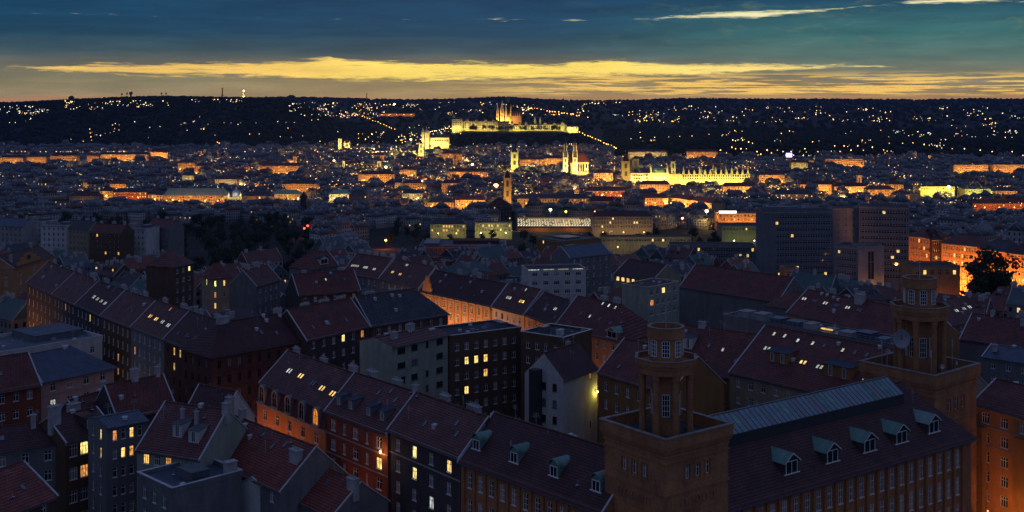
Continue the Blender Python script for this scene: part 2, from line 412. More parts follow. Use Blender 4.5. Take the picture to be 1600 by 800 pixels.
def street(name, p, q, width, lift=.05, pave=True):
    """a road with raised pavements on both sides, following the slope"""
    p, q = Vector((p[0], p[1], 0)), Vector((q[0], q[1], 0)); d = (q - p); L = d.length; d.normalize(); n = Vector((-d.y, d.x, 0))
    k = max(2, int(L / 20)); root = None
    def strip(nm, o0, o1, up, m_):
        m = MB()
        for i in range(k):
            a, b = p + d * (L * i / k), p + d * (L * (i + 1) / k)
            pts = []
            for c, o in ((a, o0), (b, o0), (b, o1), (a, o1)):
                v = c + n * o; pts.append((v.x, v.y, ground(v.x, v.y) + lift + up))
            zs = [pts[0][2], pts[1][2]]
            m.slab(pts[::-1] if (o1 < o0) else pts, .25 if up else .02)
        return m.build(nm, m_, root)
    root = strip(name, -width / 2, width / 2, 0, 'asphalt'); struct(root)
    if pave:
        strip('pavement', width / 2, width / 2 + 2.5, .14, 'paving'); strip('pavement', -width / 2 - 2.5, -width / 2, .14, 'paving')
    mk = MB()
    for i in range(int(L / 9)):
        a, b = p + d * (i * 9), p + d * (i * 9 + 3)
        mk.face([(v.x, v.y, ground(v.x, v.y) + lift + .03) for v in (a - n * .07, b - n * .07, b + n * .07, a + n * .07)])
    o = mk.build('lane_marking', 'paint_white', root); o['kind'] = 'stuff'
    return root
# ------------------------------------------------------------------ houses
FOOT = []          # footprints already taken: (origin x, y, rotation, x0, x1, y0, y1)
def taken(x, y, pad=0.0):
    for ox, oy, rz, x0, x1, y0, y1 in FOOT:
        dx, dy = x - ox, y - oy
        if dx * dx + dy * dy > 62500: continue
        c, s = math.cos(-rz), math.sin(-rz); lx, ly = c * dx - s * dy, s * dx + c * dy
        if x0 - pad < lx < x1 + pad and y0 - pad < ly < y1 + pad: return True
    return False

WINC = {}
def window_meshes(w, h, kind, frame):
    key = (round(w, 2), round(h, 2), kind, frame)
    if key in WINC: return WINC[key]
    m = MB(); t = .07; x = w / 2
    m.box(-x, -x + t, .08, .16, 0, h); m.box(x - t, x, .08, .16, 0, h)
    m.box(-x + t, x - t, .08, .16, 0, t); m.box(-x + t, x - t, .08, .16, h - t, h)
    for i in range(1, kind):
        c = -x + w * i / kind; m.box(c - t * .6, c + t * .6, .075, .15, t, h - t)
    zt = h * .66
    m.box(-x + t, x - t, .07, .145, zt, zt + .08)
    if h > 2.4: m.box(-x + t, x - t, .085, .14, h * .33, h * .33 + .05)
    m.box(-x - .08, x + .08, -.12, .1, -.1, -.004)          # sill
    p = MB(); p.face([(-x + .03, .17, .03), (x - .03, .17, .03), (x - .03, .17, h - .03), (-x + .03, .17, h - .03)])
    WINC[key] = (m.mesh('window', frame), p.mesh('pane', 'glass'), {})
    WINC[key] = WINC[key] + (p,)
    return WINC[key]
def place_window(root, loc, rz, w, h, kind=2, lit=None, frame='frame_white'):
    fm, pm, lits, p = window_meshes(w, h, kind, frame)
    o = link('window', fm, root, loc, rz)
    if random.random() < .15 and lit: lit = random.choice(['lit_warm', 'lit_orange', 'lit_yellow', 'lit_pale'])
    if lit:
        if lit not in lits: lits[lit] = p.mesh('pane', lit)
        pm = lits[lit]
    elif random.random() < .28:
        if 'blind' not in lits:
            b = MB(); b.v = [(v[0], v[1], v[2] if v[2] < h / 2 else v[2]) for v in p.v]; b.f = p.f; b.m = p.m; lits['blind'] = b.mesh('pane', 'glass_blind')
        pm = lits['blind']
    link('pane', pm, o)
    return o

def facade(mb, L, z0, z1, rects, M, reveal=.2, mi=0):
    """a wall panel with real openings; M maps (along, inward, up) to house space"""
    us = sorted({0.0, L, *[r[0] for r in rects], *[r[1] for r in rects]}); vs = sorted({z0, z1, *[r[2] for r in rects], *[r[3] for r in rects]})
    for a, b in zip(us, us[1:]):
        run = None
        for c, d in zip(vs, vs[1:]):
            um, vm = (a + b) / 2, (c + d) / 2
            hole = any(r[0] < um < r[1] and r[2] < vm < r[3] for r in rects)
            if hole:
                if run is not None: mb.face([M(a, 0, run), M(b, 0, run), M(b, 0, c), M(a, 0, c)], mi); run = None
            elif run is None: run = c
        if run is not None: mb.face([M(a, 0, run), M(b, 0, run), M(b, 0, z1), M(a, 0, z1)], mi)
    for a, b, c, d in rects:
        mb.face([M(a, 0, c), M(a, reveal, c), M(a, reveal, d), M(a, 0, d)], mi); mb.face([M(b, reveal, c), M(b, 0, c), M(b, 0, d), M(b, reveal, d)], mi)
        mb.face([M(a, reveal, c), M(a, 0, c), M(b, 0, c), M(b, reveal, c)], mi); mb.face([M(a, 0, d), M(a, reveal, d), M(b, reveal, d), M(b, 0, d)], mi)

def grid(L, Zt, sp):
    """window openings of one facade: list of (u0,u1,v0,v1,col,row)"""
    n, r = sp['n'], sp['r']; w, h, fh = sp.get('w', 1.25), sp.get('h', 1.9), sp.get('fh', 3.6)
    m0, m1 = sp.get('m0', .9), sp.get('m1', .9); top = sp.get('top', 1.1)
    pitch = (L - m0 - m1) / n; out = []
    for c in range(n):
        for k in range(r):
            if (c, k) in sp.get('skip', ()): continue
            ww = w * sp['cw'][c % len(sp['cw'])] if 'cw' in sp else w
            u = m0 + pitch * (c + .5); v1 = Zt - top - k * fh
            out.append((u - ww / 2, u + ww / 2, v1 - h, v1, c, k))
    return out

CHIM = {}
def chimney(root, x, y, z, w, d, h, m='chimney_plaster', pots=2):
    key = (round(w, 1), round(d, 1), round(h, 1), m, pots)
    if key not in CHIM:
        b = MB(); b.box(-w / 2, w / 2, -d / 2, d / 2, -2.2, h); b.box(-w / 2 - .12, w / 2 + .12, -d / 2 - .12, d / 2 + .12, h, h + .18)
        for i in range(pots):
            cx = -w / 2 + w * (i + .5) / pots
            b.lathe([(.14, h + .18), (.12, h + .65)], 6, cx, 0)
        CHIM[key] = b.mesh('chimney', m)
    return link('chimney', CHIM[key], root, (x, y, z))

SKYLM = {}
def skylight(root, x, y, z, pitch, lit=None, w=.8, h=1.3):
    key = (w, h, lit)
    if key not in SKYLM:
        b = MB()
        for x0, x1, y0, y1 in ((-w / 2, -w / 2 + .09, 0, h), (w / 2 - .09, w / 2, 0, h), (-w / 2 + .09, w / 2 - .09, 0, .09), (-w / 2 + .09, w / 2 - .09, h - .09, h)): b.box(x0, x1, y0, y1, -.05, .12)
        p = MB(); p.box(-w / 2 + .08, w / 2 - .08, .08, h - .08, -.03, .06)
        SKYLM[key] = (b.mesh('skylight', 'metal_grey'), p.mesh('pane', lit or 'glass_sky'))
    a, b = SKYLM[key]
    o = link('skylight', a, root, (x, y, z), 0, pitch); link('pane', b, o)

mat('glass_sky', (.10, .12, .14), .10, 0, spec=1.0)

def dormer(root, kind, x, y, z, tan, lit=None, w=1.6, h=1.5, rm='metal_blue', wm='plaster_grey'):
    """a dormer standing on the front slope; (x, y, z) is the foot of its front"""
    run = h / tan
    if kind == 'shed':
        b = MB(); b.hull([(-w / 2, 0, -.3), (w / 2, 0, -.3), (w / 2, 0, h), (-w / 2, 0, h), (-w / 2, run * 1.3, h + .3), (w / 2, run * 1.3, h + .3)], [(0, 1, 2, 3), (1, 5, 2), (0, 3, 4), (3, 2, 5, 4), (0, 4, 5, 1)])
        o = b.build('dormer', wm, root, (x, y, z))
        r = MB(); r.slab([(-w / 2 - .2, -.35, h + .02), (w / 2 + .2, -.35, h + .02), (w / 2 + .2, run * 1.35, h + .40), (-w / 2 - .2, run * 1.35, h + .40)], .12)
        n = int(w / .55)
        for i in range(n + 1):
            c = -w / 2 + w * i / n; r.slab([(c - .03, -.3, h + .1), (c + .03, -.3, h + .1), (c + .03, run * 1.3, h + .46), (c - .03, run * 1.3, h + .46)], .06)
        r.build('dormer_roof', rm, o)
        k = 2 if w > 2.4 else 1
        for i in range(k):
            c = -w / 2 + w * (i + .5) / k; ww = min(1.0, w / k - .5)
            f = MB()
            for a0, a1, b0, b1 in ((-ww / 2, ww / 2, 0, .1), (-ww / 2, ww / 2, h - .45, h - .35), (-ww / 2, -ww / 2 + .1, .1, h - .45), (ww / 2 - .1, ww / 2, .1, h - .45), (-.04, .04, .1, h - .45)):
                f.box(c + a0, c + a1, -.09, .02, .1 + b0, .1 + b1)
            f.build('window_frame', 'frame_white', o)
            g = MB(); g.box(c - ww / 2 + .05, c + ww / 2 - .05, -.04, .03, .15, h - .3); g.build('pane', lit or 'glass', o)
    elif kind in ('gable', 'barrel'):
        hw = w / 2; wall = h * .62
        b = MB(); ln = (wall) / tan
        b.hull([(-hw, 0, -.4), (hw, 0, -.4), (hw, 0, wall), (-hw, 0, wall), (-hw, ln, wall), (hw, ln, wall), (0, 0, h)], [(0, 1, 2, 3), (1, 5, 2), (0, 3, 4), (3, 2, 6)])
        o = b.build('dormer', wm, root, (x, y, z))
        r = MB(); back = h / tan
        if kind == 'gable':
            ov = .35; zl = wall - ov * (h - wall) / hw
            r.slab([(-hw - ov, -.4, zl), (0, -.4, h + .06), (0, back + .1, h + .06), (-hw - ov, zl / tan, zl)], .12)
            r.slab([(0, -.4, h + .06), (hw + ov, -.4, zl), (hw + ov, zl / tan, zl), (0, back + .1, h + .06)], .12)
        else:
            k = 8
            for i in range(k):
                a0, a1 = math.pi * i / k, math.pi * (i + 1) / k
                q = [(-(hw + .12) * math.cos(t), wall + (h - wall + .08) * math.sin(t)) for t in (a0, a1)]
                r.slab([(q[0][0], -.3, q[0][1]), (q[1][0], -.3, q[1][1]), (q[1][0], q[1][1] / tan + .3, q[1][1]), (q[0][0], q[0][1] / tan + .3, q[0][1])], .08)
        r.build('dormer_roof', rm, o)
        f = MB(); ww = w * .42
        for a0, a1, b0, b1 in ((-ww, -ww + .1, .05, wall - .05), (ww - .1, ww, .05, wall - .05), (-ww + .1, ww - .1, wall - .15, wall - .05), (-.04, .04, .05, wall - .15)): f.box(a0, a1, -.1, -.01, b0, b1)
        f.box(-hw - .2, hw + .2, -.25, .02, -.12, .0)
        if kind == 'gable':
            for sgn in (-1, 1):
                f.hull([(sgn * (hw + .3), -.44, wall - .28), (sgn * (hw + .3), -.44, wall - .12), (0, -.44, h + .08), (0, -.44, h - .12)], [(0, 1, 2, 3)])
        f.build('window_frame', 'frame_white', o)
        g = MB(); g.box(-ww + .05, ww - .05, -.05, .02, .08, wall - .1); g.build('pane', lit or 'glass', o)
    elif kind == 'arch':       # upright arched dormer standing in a steep mansard
        hw = w / 2; b = MB(); k = 8; arc = [(hw * -math.cos(math.pi * i / k), h - hw + hw * math.sin(math.pi * i / k)) for i in range(k + 1)]
        pts = [(-hw, 0)] + arc + [(hw, 0)]
        n = len(pts); b.hull([(p[0], 0, p[1]) for p in pts] + [(p[0], 1.5, p[1]) for p in pts], [tuple(range(n - 1, -1, -1))] + [(i, (i + 1) % n, (i + 1) % n + n, i + n) for i in range(n)])
        o = b.build('dormer', wm, root, (x, y, z))
        f = MB(); t = .16
        for (a0, b0), (a1, b1) in zip(pts, pts[1:]):
            f.hull([(a0, -.14, b0), (a1, -.14, b1), (a1 * .76, -.14, .12 + b1 * .86), (a0 * .76, -.14, .12 + b0 * .86), (a0, .02, b0), (a1, .02, b1), (a1 * .76, .02, .12 + b1 * .86), (a0 * .76, .02, .12 + b0 * .86)], [(0, 3, 2, 1), (0, 1, 5, 4), (2, 3, 7, 6)])
        f.box(-.05, .05, -.1, .0, .1, h * .85); f.box(-hw * .7, hw * .7, -.1, 0, h * .5, h * .5 + .08); f.box(-hw - .15, hw + .15, -.3, .02, -.15, .0)
        f.build('window_frame', 'stone_trim', o)
        g = MB(); q = [(a * .78, .12 + c * .86) for a, c in pts]
        g.face([(a, -.03, c) for a, c in q][::-1]); g.build('pane', lit or 'glass', o)
    return o

CLUT = {}
def clutter(root, L, W, H, d, rise, roof):
    """aerials, vent pipes, little dishes and hatches that stand on every roof"""
    if not CLUT:
        m = MB(); m.tube((0, 0, -.6), (0, 0, 2.6), .035, None, 5)
        for z, w in ((2.5, .5), (2.2, .65), (1.9, .8)): m.tube((-w, 0, z), (w, 0, z), .02, None, 4)
        CLUT['aerial'] = m.mesh('aerial', 'metal_pale')
        m = MB(); m.lathe([(.09, -.6), (.09, .7), (.17, .72), (.17, .82), (.02, .95)], 8); CLUT['vent_pipe'] = m.mesh('vent_pipe', 'metal_grey')
        m = MB(); m.box(-.45, .45, -.35, .35, -.6, .42); m.slab([(-.52, -.42, .43), (.52, -.42, .43), (.52, .42, .6), (-.52, .42, .6)], .06); CLUT['roof_hatch'] = m.mesh('roof_hatch', 'flashing')
        m = MB(); m.tube((0, 0, -.5), (0, 0, 1.0), .03, None, 5); m.lathe([(.03, 0), (.25, .05), (.42, .16), (.40, .17), (.03, .04)], 10); CLUT['dish_aerial'] = m.mesh('dish_aerial', 'dish')
        m = MB(); m.box(-.7, .7, -.3, .3, -.3, .75); m.box(-.62, -.05, -.33, -.3, .05, .6); m.box(.05, .62, -.33, -.3, .05, .6); CLUT['air_unit'] = m.mesh('air_unit', 'concrete_pale')
    flat = roof == 'flat'
    for i in range(max(6, int(L / 2.0))):
        k = random.choice(['aerial', 'vent_pipe', 'vent_pipe', 'roof_hatch', 'dish_aerial'] + (['air_unit', 'air_unit'] if flat else []))
        x = random.uniform(.06, .94) * L; t = random.choice((random.uniform(.75, 1.15), random.uniform(.2, 1.3)))
        y = random.uniform(.1, .9) * W if flat else d * t
        z = H - .12 if flat else H + rise * (1 - abs(1 - min(t, 1.9)))
        link(k, CLUT[k], root, (x, y, z), random.uniform(-.6, .6))

def house(label, A, B, Ze, W=13, d=None, rise=5.5, roof='gable', rm='roof_red', wm='plaster_cream', name='town_house', cat='house', group=None, wins=None, joined=False, L=None, hipl=0, hipr=0,
          lights=(), dorm=(), chim=(), flash=True, ov=.5, mans=0, cornice='stone_trim', shift=0.0, frame='frame_white', H=None, gutter=True, rbox=(), seams=False, bands=(), parapet=.7, deck='flat_roof'):
    """A, B: where the left and right end of the front eave are seen; Ze: eave height above the river plain"""
    a = at(*A, Ze) if len(A) == 2 else Vector(A); b = at(*B, Ze) if len(B) == 2 else Vector(B)
    v = b - a; rz = math.atan2(v.y, v.x); L = L or math.hypot(v.x, v.y)
    if shift: a = a + Vector((math.cos(rz), math.sin(rz), 0)) * shift
    gz = min(ground(a.x, a.y), ground(b.x, b.y)) - 1.0
    H = Ze - gz; d = W / 2 if d is None else d
    root = thing(name, label, cat, (a.x, a.y, gz), rz, group); FOOT.append((a.x, a.y, rz, 0, L, 0, W)); FOOT.append((a.x, a.y, rz, -2, L + 2, -15, 0))
    wins = wins or {}
    wl = MB(); inset = .9 if mans else 0; He = H
    MP = {'front': (L, lambda u, i, z: (u, i, z), 0.0), 'left': (W, lambda u, i, z: (i, W - u, z), -math.pi / 2), 'right': (W, lambda u, i, z: (L - i, u, z), math.pi / 2), 'back': (L, lambda u, i, z: (L - u, W - i, z), math.pi)}
    pj = MB(); lj = MB(); fj = MB()
    for side, (sl, M, wr) in MP.items():
        sp = wins.get(side); rects = grid(sl, H, sp) if sp else []
        rects = [r for r in rects if r[2] > .6]
        facade(wl, sl, 0, H, [r[:4] for r in rects], M, .2 if not joined else .3)
        lit = sp.get('lit', {}) if sp else {}; plit = sp.get('p', 0) if sp else 0
        for u0, u1, v0, v1, c, k in rects:
            lt = lit.get((c, k)) or (random.choice(['lit_warm', 'lit_yellow', 'lit_orange']) if random.random() < plit else None)
            if joined:
                (lj if lt else pj).face([M(u0, .25, v0), M(u1, .25, v0), M(u1, .25, v1), M(u0, .25, v1)])
                um = (u0 + u1) / 2; fj.face([M(um - .06, .2, v0), M(um + .06, .2, v0), M(um + .06, .2, v1), M(um - .06, .2, v1)])
                vm = v0 + (v1 - v0) * .62; fj.face([M(u0, .21, vm - .05), M(u1, .21, vm - .05), M(u1, .21, vm + .05), M(u0, .21, vm + .05)])
            else:
                place_window(root, M((u0 + u1) / 2, 0, v0), wr, u1 - u0, v1 - v0, sp.get('kind', 2) if u1 - u0 > .85 else 1, lt, frame)
    if pj.f: pj.build('window_panes', 'glass', root)['kind'] = 'stuff'
    if lj.f: lj.build('lit_window_panes', 'lit_warm', root)['kind'] = 'stuff'
    if fj.f: fj.build('window_bars', frame, root)['kind'] = 'stuff'
    z1 = H + rise
    if roof in ('gable', 'hip', 'mansard') and not mans:
        for x, hp in ((0, hipl), (L, hipr)):
            if not hp: wl.face([(x, 0, H), (x, W, H), (x, d, z1 - .1)] if x else [(x, W, H), (x, 0, H), (x, d, z1 - .1)])
    wl.build('wall', wm, root)
    tanp = rise / d; r = MB()
    if roof == 'flat':
        dk = MB(); dk.box(.25, L - .25, .25, W - .25, H - .4, H - .12); dk.build('roof', deck, root)
        pr = MB(); t = .3; ph = parapet
        for x0, x1, y0, y1 in ((-.1, L + .1, -.1, t), (-.1, L + .1, W - t, W + .1), (-.1, t, t, W - t), (L - t, L + .1, t, W - t)): pr.box(x0, x1, y0, y1, H - .35, H + ph)
        pr.build('parapet', wm, root)
        pc = MB()
        for x0, x1, y0, y1 in ((-.2, L + .2, -.2, t + .1), (-.2, L + .2, W - t - .1, W + .2), (-.2, t + .1, t + .1, W - t - .1), (L - t - .1, L + .2, t + .1, W - t - .1)): pc.box(x0, x1, y0, y1, H + ph + .003, H + ph + .10)
        pc.build('coping', rm, root)
    else:
        y0, zb = 0.0, H
        if mans:
            m = MB(); q = inset
            m.slab([(-.05, -.15, H), (L + .05, -.15, H), (L + .05, q, H + mans), (-.05, q, H + mans)], .25)
            m.slab([(L + .05, W + .15, H), (-.05, W + .15, H), (-.05, W - q, H + mans), (L + .05, W - q, H + mans)], .25)
            m.hull([(0, 0, H), (0, W, H), (0, W - q, H + mans), (0, q, H + mans), (L, 0, H), (L, W, H), (L, W - q, H + mans), (L, q, H + mans)], [(3, 2, 1, 0)[::-1], (4, 5, 6, 7)])
            m.build('mansard', 'roof_red' if rm != 'roof_dark' else rm, root)
            wl2 = MB(); wl2.face([(0, q, H + mans), (0, W - q, H + mans), (0, d, z1 - .1)]); wl2.face([(L, q, H + mans), (L, W - q, H + mans), (L, d, z1 - .1)]); wl2.build('gable', wm, root)
            y0, zb = q, H + mans; tanp = (z1 - zb) / (d - q)
        o2 = ov * tanp; yb = W - y0; tb = (z1 - zb) / (yb - d)
        xl, xr = (-ov if hipl else -.0), (L + ov if hipr else L + .0)
        r.slab([(xl, y0 - ov, zb - o2), (xr, y0 - ov, zb - o2), (L - hipr, d, z1), (hipl, d, z1)], .16)
        r.slab([(xr, yb + ov, zb - ov * tb), (xl, yb + ov, zb - ov * tb), (hipl, d, z1), (L - hipr, d, z1)], .16)
        if hipl: r.slab([(xl, yb + ov, zb - ov * tb), (xl, y0 - ov, zb - o2), (hipl, d, z1)], .16)
        if hipr: r.slab([(xr, y0 - ov, zb - o2), (xr, yb + ov, zb - ov * tb), (L - hipr, d, z1)], .16)
        ro = r.build('roof', rm, root)
        rd = MB(); rd.box(hipl, L - hipr, d - .16, d + .16, z1 - .05, z1 + .13)
        rd.build('ridge_cap', 'chimney_brick' if rm.startswith('roof') else 'metal_grey', ro)
        if seams:
            sm_ = MB(); k = int(L / .7)
            for i in range(k):
                x = L * (i + .5) / k; t0 = 0
                if hipl and x < hipl: te = x / hipl
                elif hipr and x > L - hipr: te = (L - x) / hipr
                else: te = 1
                ye = y0 - ov + (d - y0 + ov) * te; ze = zb - o2 + (z1 - zb + o2) * te
                sm_.slab([(x - .04, y0 - ov, zb - o2 + .06), (x + .04, y0 - ov, zb - o2 + .06), (x + .04, ye, ze + .06), (x - .04, ye, ze + .06)], .06)
            sm_.build('standing_seams', rm, ro)['kind'] = 'stuff'
        if flash:
            for x, hp in ((0.0, hipl), (L, hipr)):
                if hp: continue
                f = MB(); e = .14 if x else -.14
                f.slab([(x - .15, y0 - ov, zb - o2 + .2), (x + .15, y0 - ov, zb - o2 + .2), (x + .15, d, z1 + .2), (x - .15, d, z1 + .2)], .26)
                f.slab([(x + .15, yb + ov, zb - ov * tb + .2), (x - .15, yb + ov, zb - ov * tb + .2), (x - .15, d, z1 + .2), (x + .15, d, z1 + .2)], .26)
                f.build('verge_flashing', 'flashing', root)
        if gutter:
            g = MB(); g.box(xl, xr, y0 - ov - .16, y0 - ov + .02, zb - o2 - .20, zb - o2 - .03); g.build('gutter', 'metal_blue', root)
    if cornice:
        c = MB(); e = .3
        c.box(-.02, L + .02, -e, -.003, H - .55, H - .2); c.box(-.02, L + .02, -e * .5, -.003, H - .9, H - .56)
        for z in bands: c.box(-.02, L + .02, -.12, -.003, H - z - .25, H - z)
        if 'left' in wins or hipl: c.box(-e, -.025, -.3, W, H - .55, H - .2)
        if 'right' in wins or hipr: c.box(L + .025, L + e, -.3, W, H - .55, H - .2)
        c.build('cornice', cornice, root)
    ang = math.atan(tanp)
    base = (inset if mans else 0.0, H + mans)
    for s in lights:
        x, t = s[0] * L, s[1]; lit = s[2] if len(s) > 2 else None; n = s[3] if len(s) > 3 else 1
        for i in range(n): skylight(root, x + i * 1.05, base[0] + t * (d - base[0]), base[1] + t * (z1 - base[1]) + .02, ang, lit)
    for s in dorm:
        kind, x, t = s[0], s[1] * L, s[2]; kw = s[3] if len(s) > 3 else {}
        if kind == 'arch': dormer(root, kind, x, -.25, H + .25, 1, **kw)
        else: dormer(root, kind, x, base[0] + t * (d - base[0]), base[1] + t * (z1 - base[1]), tanp, **kw)
    for s in chim:
        x, t = s[0] * L, s[1]; w, dd, hh = s[2:5]; mm = s[5] if len(s) > 5 else 'chimney_plaster'
        y = d * t if t <= 1 else d + (W - d) * (t - 1)
        z = (z1 - abs(1 - t) * (z1 - H)) if roof != 'flat' else H
        chimney(root, x, y, z, w, dd, hh, mm, max(1, int(w / .55)))
    for s in rbox:     # plant rooms and lift heads on a flat roof
        x0, x1, yy0, yy1, hh, mm = s
        q = MB(); q.box(x0 * L, x1 * L, yy0 * W, yy1 * W, H - .12, H + hh); q.box(x0 * L - .15, x1 * L + .15, yy0 * W - .15, yy1 * W + .15, H + hh + .003, H + hh + .15); q.build('roof_box', mm, root)
    root['H'] = H; root['LW'] = (L, W)
    if a.y < 460 and not joined: clutter(root, L, W, H, d, rise, roof)
    return root
# ------------------------------------------------------------------ the ochre palace with two lantern towers
def tower(label, N, Bc, Zp, k=1.0, dishes=False):
    a, b = at(*N, Zp), at(*Bc, Zp); v = b - a; rz = math.atan2(v.y, v.x); S = math.hypot(v.x, v.y)
    gz = ground(a.x, a.y) - 1; H = Zp - gz
    root = thing('lantern_tower', label, 'tower', (a.x, a.y, gz), rz); FOOT.append((a.x, a.y, rz, 0, S, 0, S))
    o = .55 * k; s0, s1 = o, S - o; top = H - 2.3 * k; w = MB(); q = s1 - s0
    MP = {0.0: lambda u, i, z: (s0 + u, s0 + i, z), -math.pi / 2: lambda u, i, z: (s0 + i, s1 - u, z), math.pi / 2: lambda u, i, z: (s1 - i, s0 + u, z), math.pi: lambda u, i, z: (s1 - u, s1 - i, z)}
    ww, wh, pt = 1.05 * k, 1.9 * k, 2.15 * k; vz = top - 2.6 * k
    for wr, M in MP.items():
        rects = [(q / 2 + j * pt - ww / 2, q / 2 + j * pt + ww / 2, vz - wh, vz) for j in (-1, 0, 1)]
        facade(w, q, 0, top, rects, M, .35)
        sr = MB()
        for u0, u1, z0, z1 in rects:
            place_window(root, M((u0 + u1) / 2, .15, z0), wr, ww, wh, 2, None)
            for x0, x1, y0, y1 in ((u0 - .22, u0, z0 - .2, z1 + .3), (u1, u1 + .22, z0 - .2, z1 + .3), (u0 - .4, u1 + .4, z1 + .3, z1 + .52), (u0 - .4, u1 + .4, z0 - .42, z0 - .2)):
                p = [M(x0, -.14, y0), M(x1, -.14, y0), M(x1, -.14, y1), M(x0, -.14, y1), M(x0, -.004, y0), M(x1, -.004, y0), M(x1, -.004, y1), M(x0, -.004, y1)]
                sr.hull(p, [(0, 1, 2, 3), (0, 4, 5, 1), (1, 5, 6, 2), (2, 6, 7, 3), (3, 7, 4, 0)])
        sr.build('window_surround', 'plaster_tower', root)
    w.build('wall', 'plaster_tower', root)
    def ring(m, r0, r1, z0, z1):      # square ring of outer half-size r0, inner r1 round the tower's centre
        c = S / 2
        m.box(c - r0, c + r0, c - r0, c - r1, z0, z1); m.box(c - r0, c + r0, c + r1, c + r0, z0, z1); m.box(c - r0, c - r1, c - r1, c + r1, z0, z1); m.box(c + r1, c + r0, c - r1, c + r1, z0, z1)
    h = S / 2
    p = MB(); ring(p, h, h - .5 * k, top + .55 * k, H - .18); p.build('parapet', 'plaster_tower', root)
    p = MB(); ring(p, h + .12, h - .58 * k, H - .177, H); p.build('coping', 'tower_coping', root)
    p = MB(); ring(p, h - .12, h - .7 * k, top + .25 * k, top + .547 * k); ring(p, h - .3, h - .7 * k, top - .15 * k, top + .247 * k); ring(p, h - .42 * k, h - .62 * k, top - .75 * k, top - .45 * k); p.build('cornice', 'plaster_tower', root)
    p = MB(); zb_ = vz - wh - 1.5 * k
    ring(p, h - .38 * k, h - .62 * k, zb_ - .28, zb_); ring(p, h - .42 * k, h - .62 * k, vz + .95 * k, vz + 1.15 * k)
    for q_ in range(5): ring(p, h - .47 * k, h - .62 * k, zb_ - 3.2 * k - 3.0 * k * q_, zb_ - 3.05 * k - 3.0 * k * q_)
    p.build('string_course', 'plaster_tower', root)
    for wr_, M_ in list(MP.items())[:3]:       # row of little round-arched niches under the windows
        for j_ in range(5):
            nb = MB(); u_ = q / 2 + (j_ - 2) * 1.5 * k; pts_ = [(-.5 * k, 0), (.5 * k, 0)] + [(.5 * k * math.cos(math.pi * e_ / 6), .7 * k + .5 * k * math.sin(math.pi * e_ / 6)) for e_ in range(7)]
            ip_ = [(a_ * .68, .12 * k + b_ * .8) for a_, b_ in pts_]; n_ = len(pts_)
            nb.hull([M_(u_ + a_, -.12, zb_ - 2.3 * k + b_) for a_, b_ in pts_] + [M_(u_ + a_, -.12, zb_ - 2.3 * k + b_) for a_, b_ in ip_] + [M_(u_ + a_, -.002, zb_ - 2.3 * k + b_) for a_, b_ in pts_], [(e_, (e_ + 1) % n_, (e_ + 1) % n_ + n_, e_ + n_) for e_ in range(n_)] + [(e_ + 2 * n_, (e_ + 1) % n_ + 2 * n_, (e_ + 1) % n_, e_) for e_ in range(n_)])
            nb.build('arched_niche', 'plaster_tower', root)
    dk = MB(); dk.box(s0 + .1, s1 - .1, s0 + .1, s1 - .1, top + .3 * k, top + .55 * k); dk.build('deck', 'flat_roof', root)
    # lantern: core, ring of columns, ring beam with balcony, upper drum and crown
    c = S / 2; z0 = top + .5 * k; zb = H + 7.6 * k; zt = H + 9.9 * k; rot = math.pi / 8
    def oct_ring(m, ro, ri, za, zz, n=8):
        po = [(c + ro * math.cos(rot + 2 * math.pi * i / n), c + ro * math.sin(rot + 2 * math.pi * i / n)) for i in range(n)]
        pi = [(c + ri * math.cos(rot + 2 * math.pi * i / n), c + ri * math.sin(rot + 2 * math.pi * i / n)) for i in range(n)]
        for i in range(n):
            j = (i + 1) % n
            m.prism([pi[i], po[i], po[j], pi[j]], za, zz)
    core = MB(); core.lathe([(2.35 * k, z0), (2.35 * k, zb + .4)], 8, c, c, 0, rot); core.build('lantern_core', 'plaster_tower', root)
    pan = MB(); fr = MB()
    for i in range(8):
        a_ = rot + math.pi / 8 + 2 * math.pi * i / 8; n = Vector((math.cos(a_), math.sin(a_), 0)); t = Vector((-n.y, n.x, 0)); pc = Vector((c, c, 0)) + n * (2.35 * k * math.cos(math.pi / 8))
        for zz0, zz1, rr in ((H + 1.2 * k, H + 4.4 * k, 0), (zt + .3 * k, zt + 2.6 * k, .35 * k)):
            pq = pc + n * rr; hw = .5 * k
            pan.hull([pq + t * s + n * e + Vector((0, 0, z)) for e in (.05, -.05) for s, z in ((-hw, zz0), (hw, zz0), (hw, zz1), (-hw, zz1))], [(0, 1, 2, 3), (0, 4, 5, 1), (1, 5, 6, 2), (2, 6, 7, 3), (3, 7, 4, 0)])
            for s0_, s1_, y0, y1 in [(-hw - .1, -hw, zz0, zz1), (hw, hw + .1, zz0, zz1), (-hw, hw, zz1, zz1 + .1), (-hw, hw, zz0 - .1, zz0), (-.22 * k, -.16 * k, zz0, zz1), (.16 * k, .22 * k, zz0, zz1)] + [(-hw, hw, zz0 + (zz1 - zz0) * g, zz0 + (zz1 - zz0) * g + .06) for g in (.25, .5, .75)]:
                fr.hull([pq + t * s + n * e + Vector((0, 0, z)) for e in (.12, -.02) for s, z in ((s0_, y0), (s1_, y0), (s1_, y1), (s0_, y1))], [(0, 1, 2, 3), (0, 4, 5, 1), (1, 5, 6, 2), (2, 6, 7, 3), (3, 7, 4, 0)])
    pan.build('lantern_panes', 'glass', root)['kind'] = 'stuff'; fr.build('lantern_window_bars', 'frame_white', root)['kind'] = 'stuff'
    colm = None
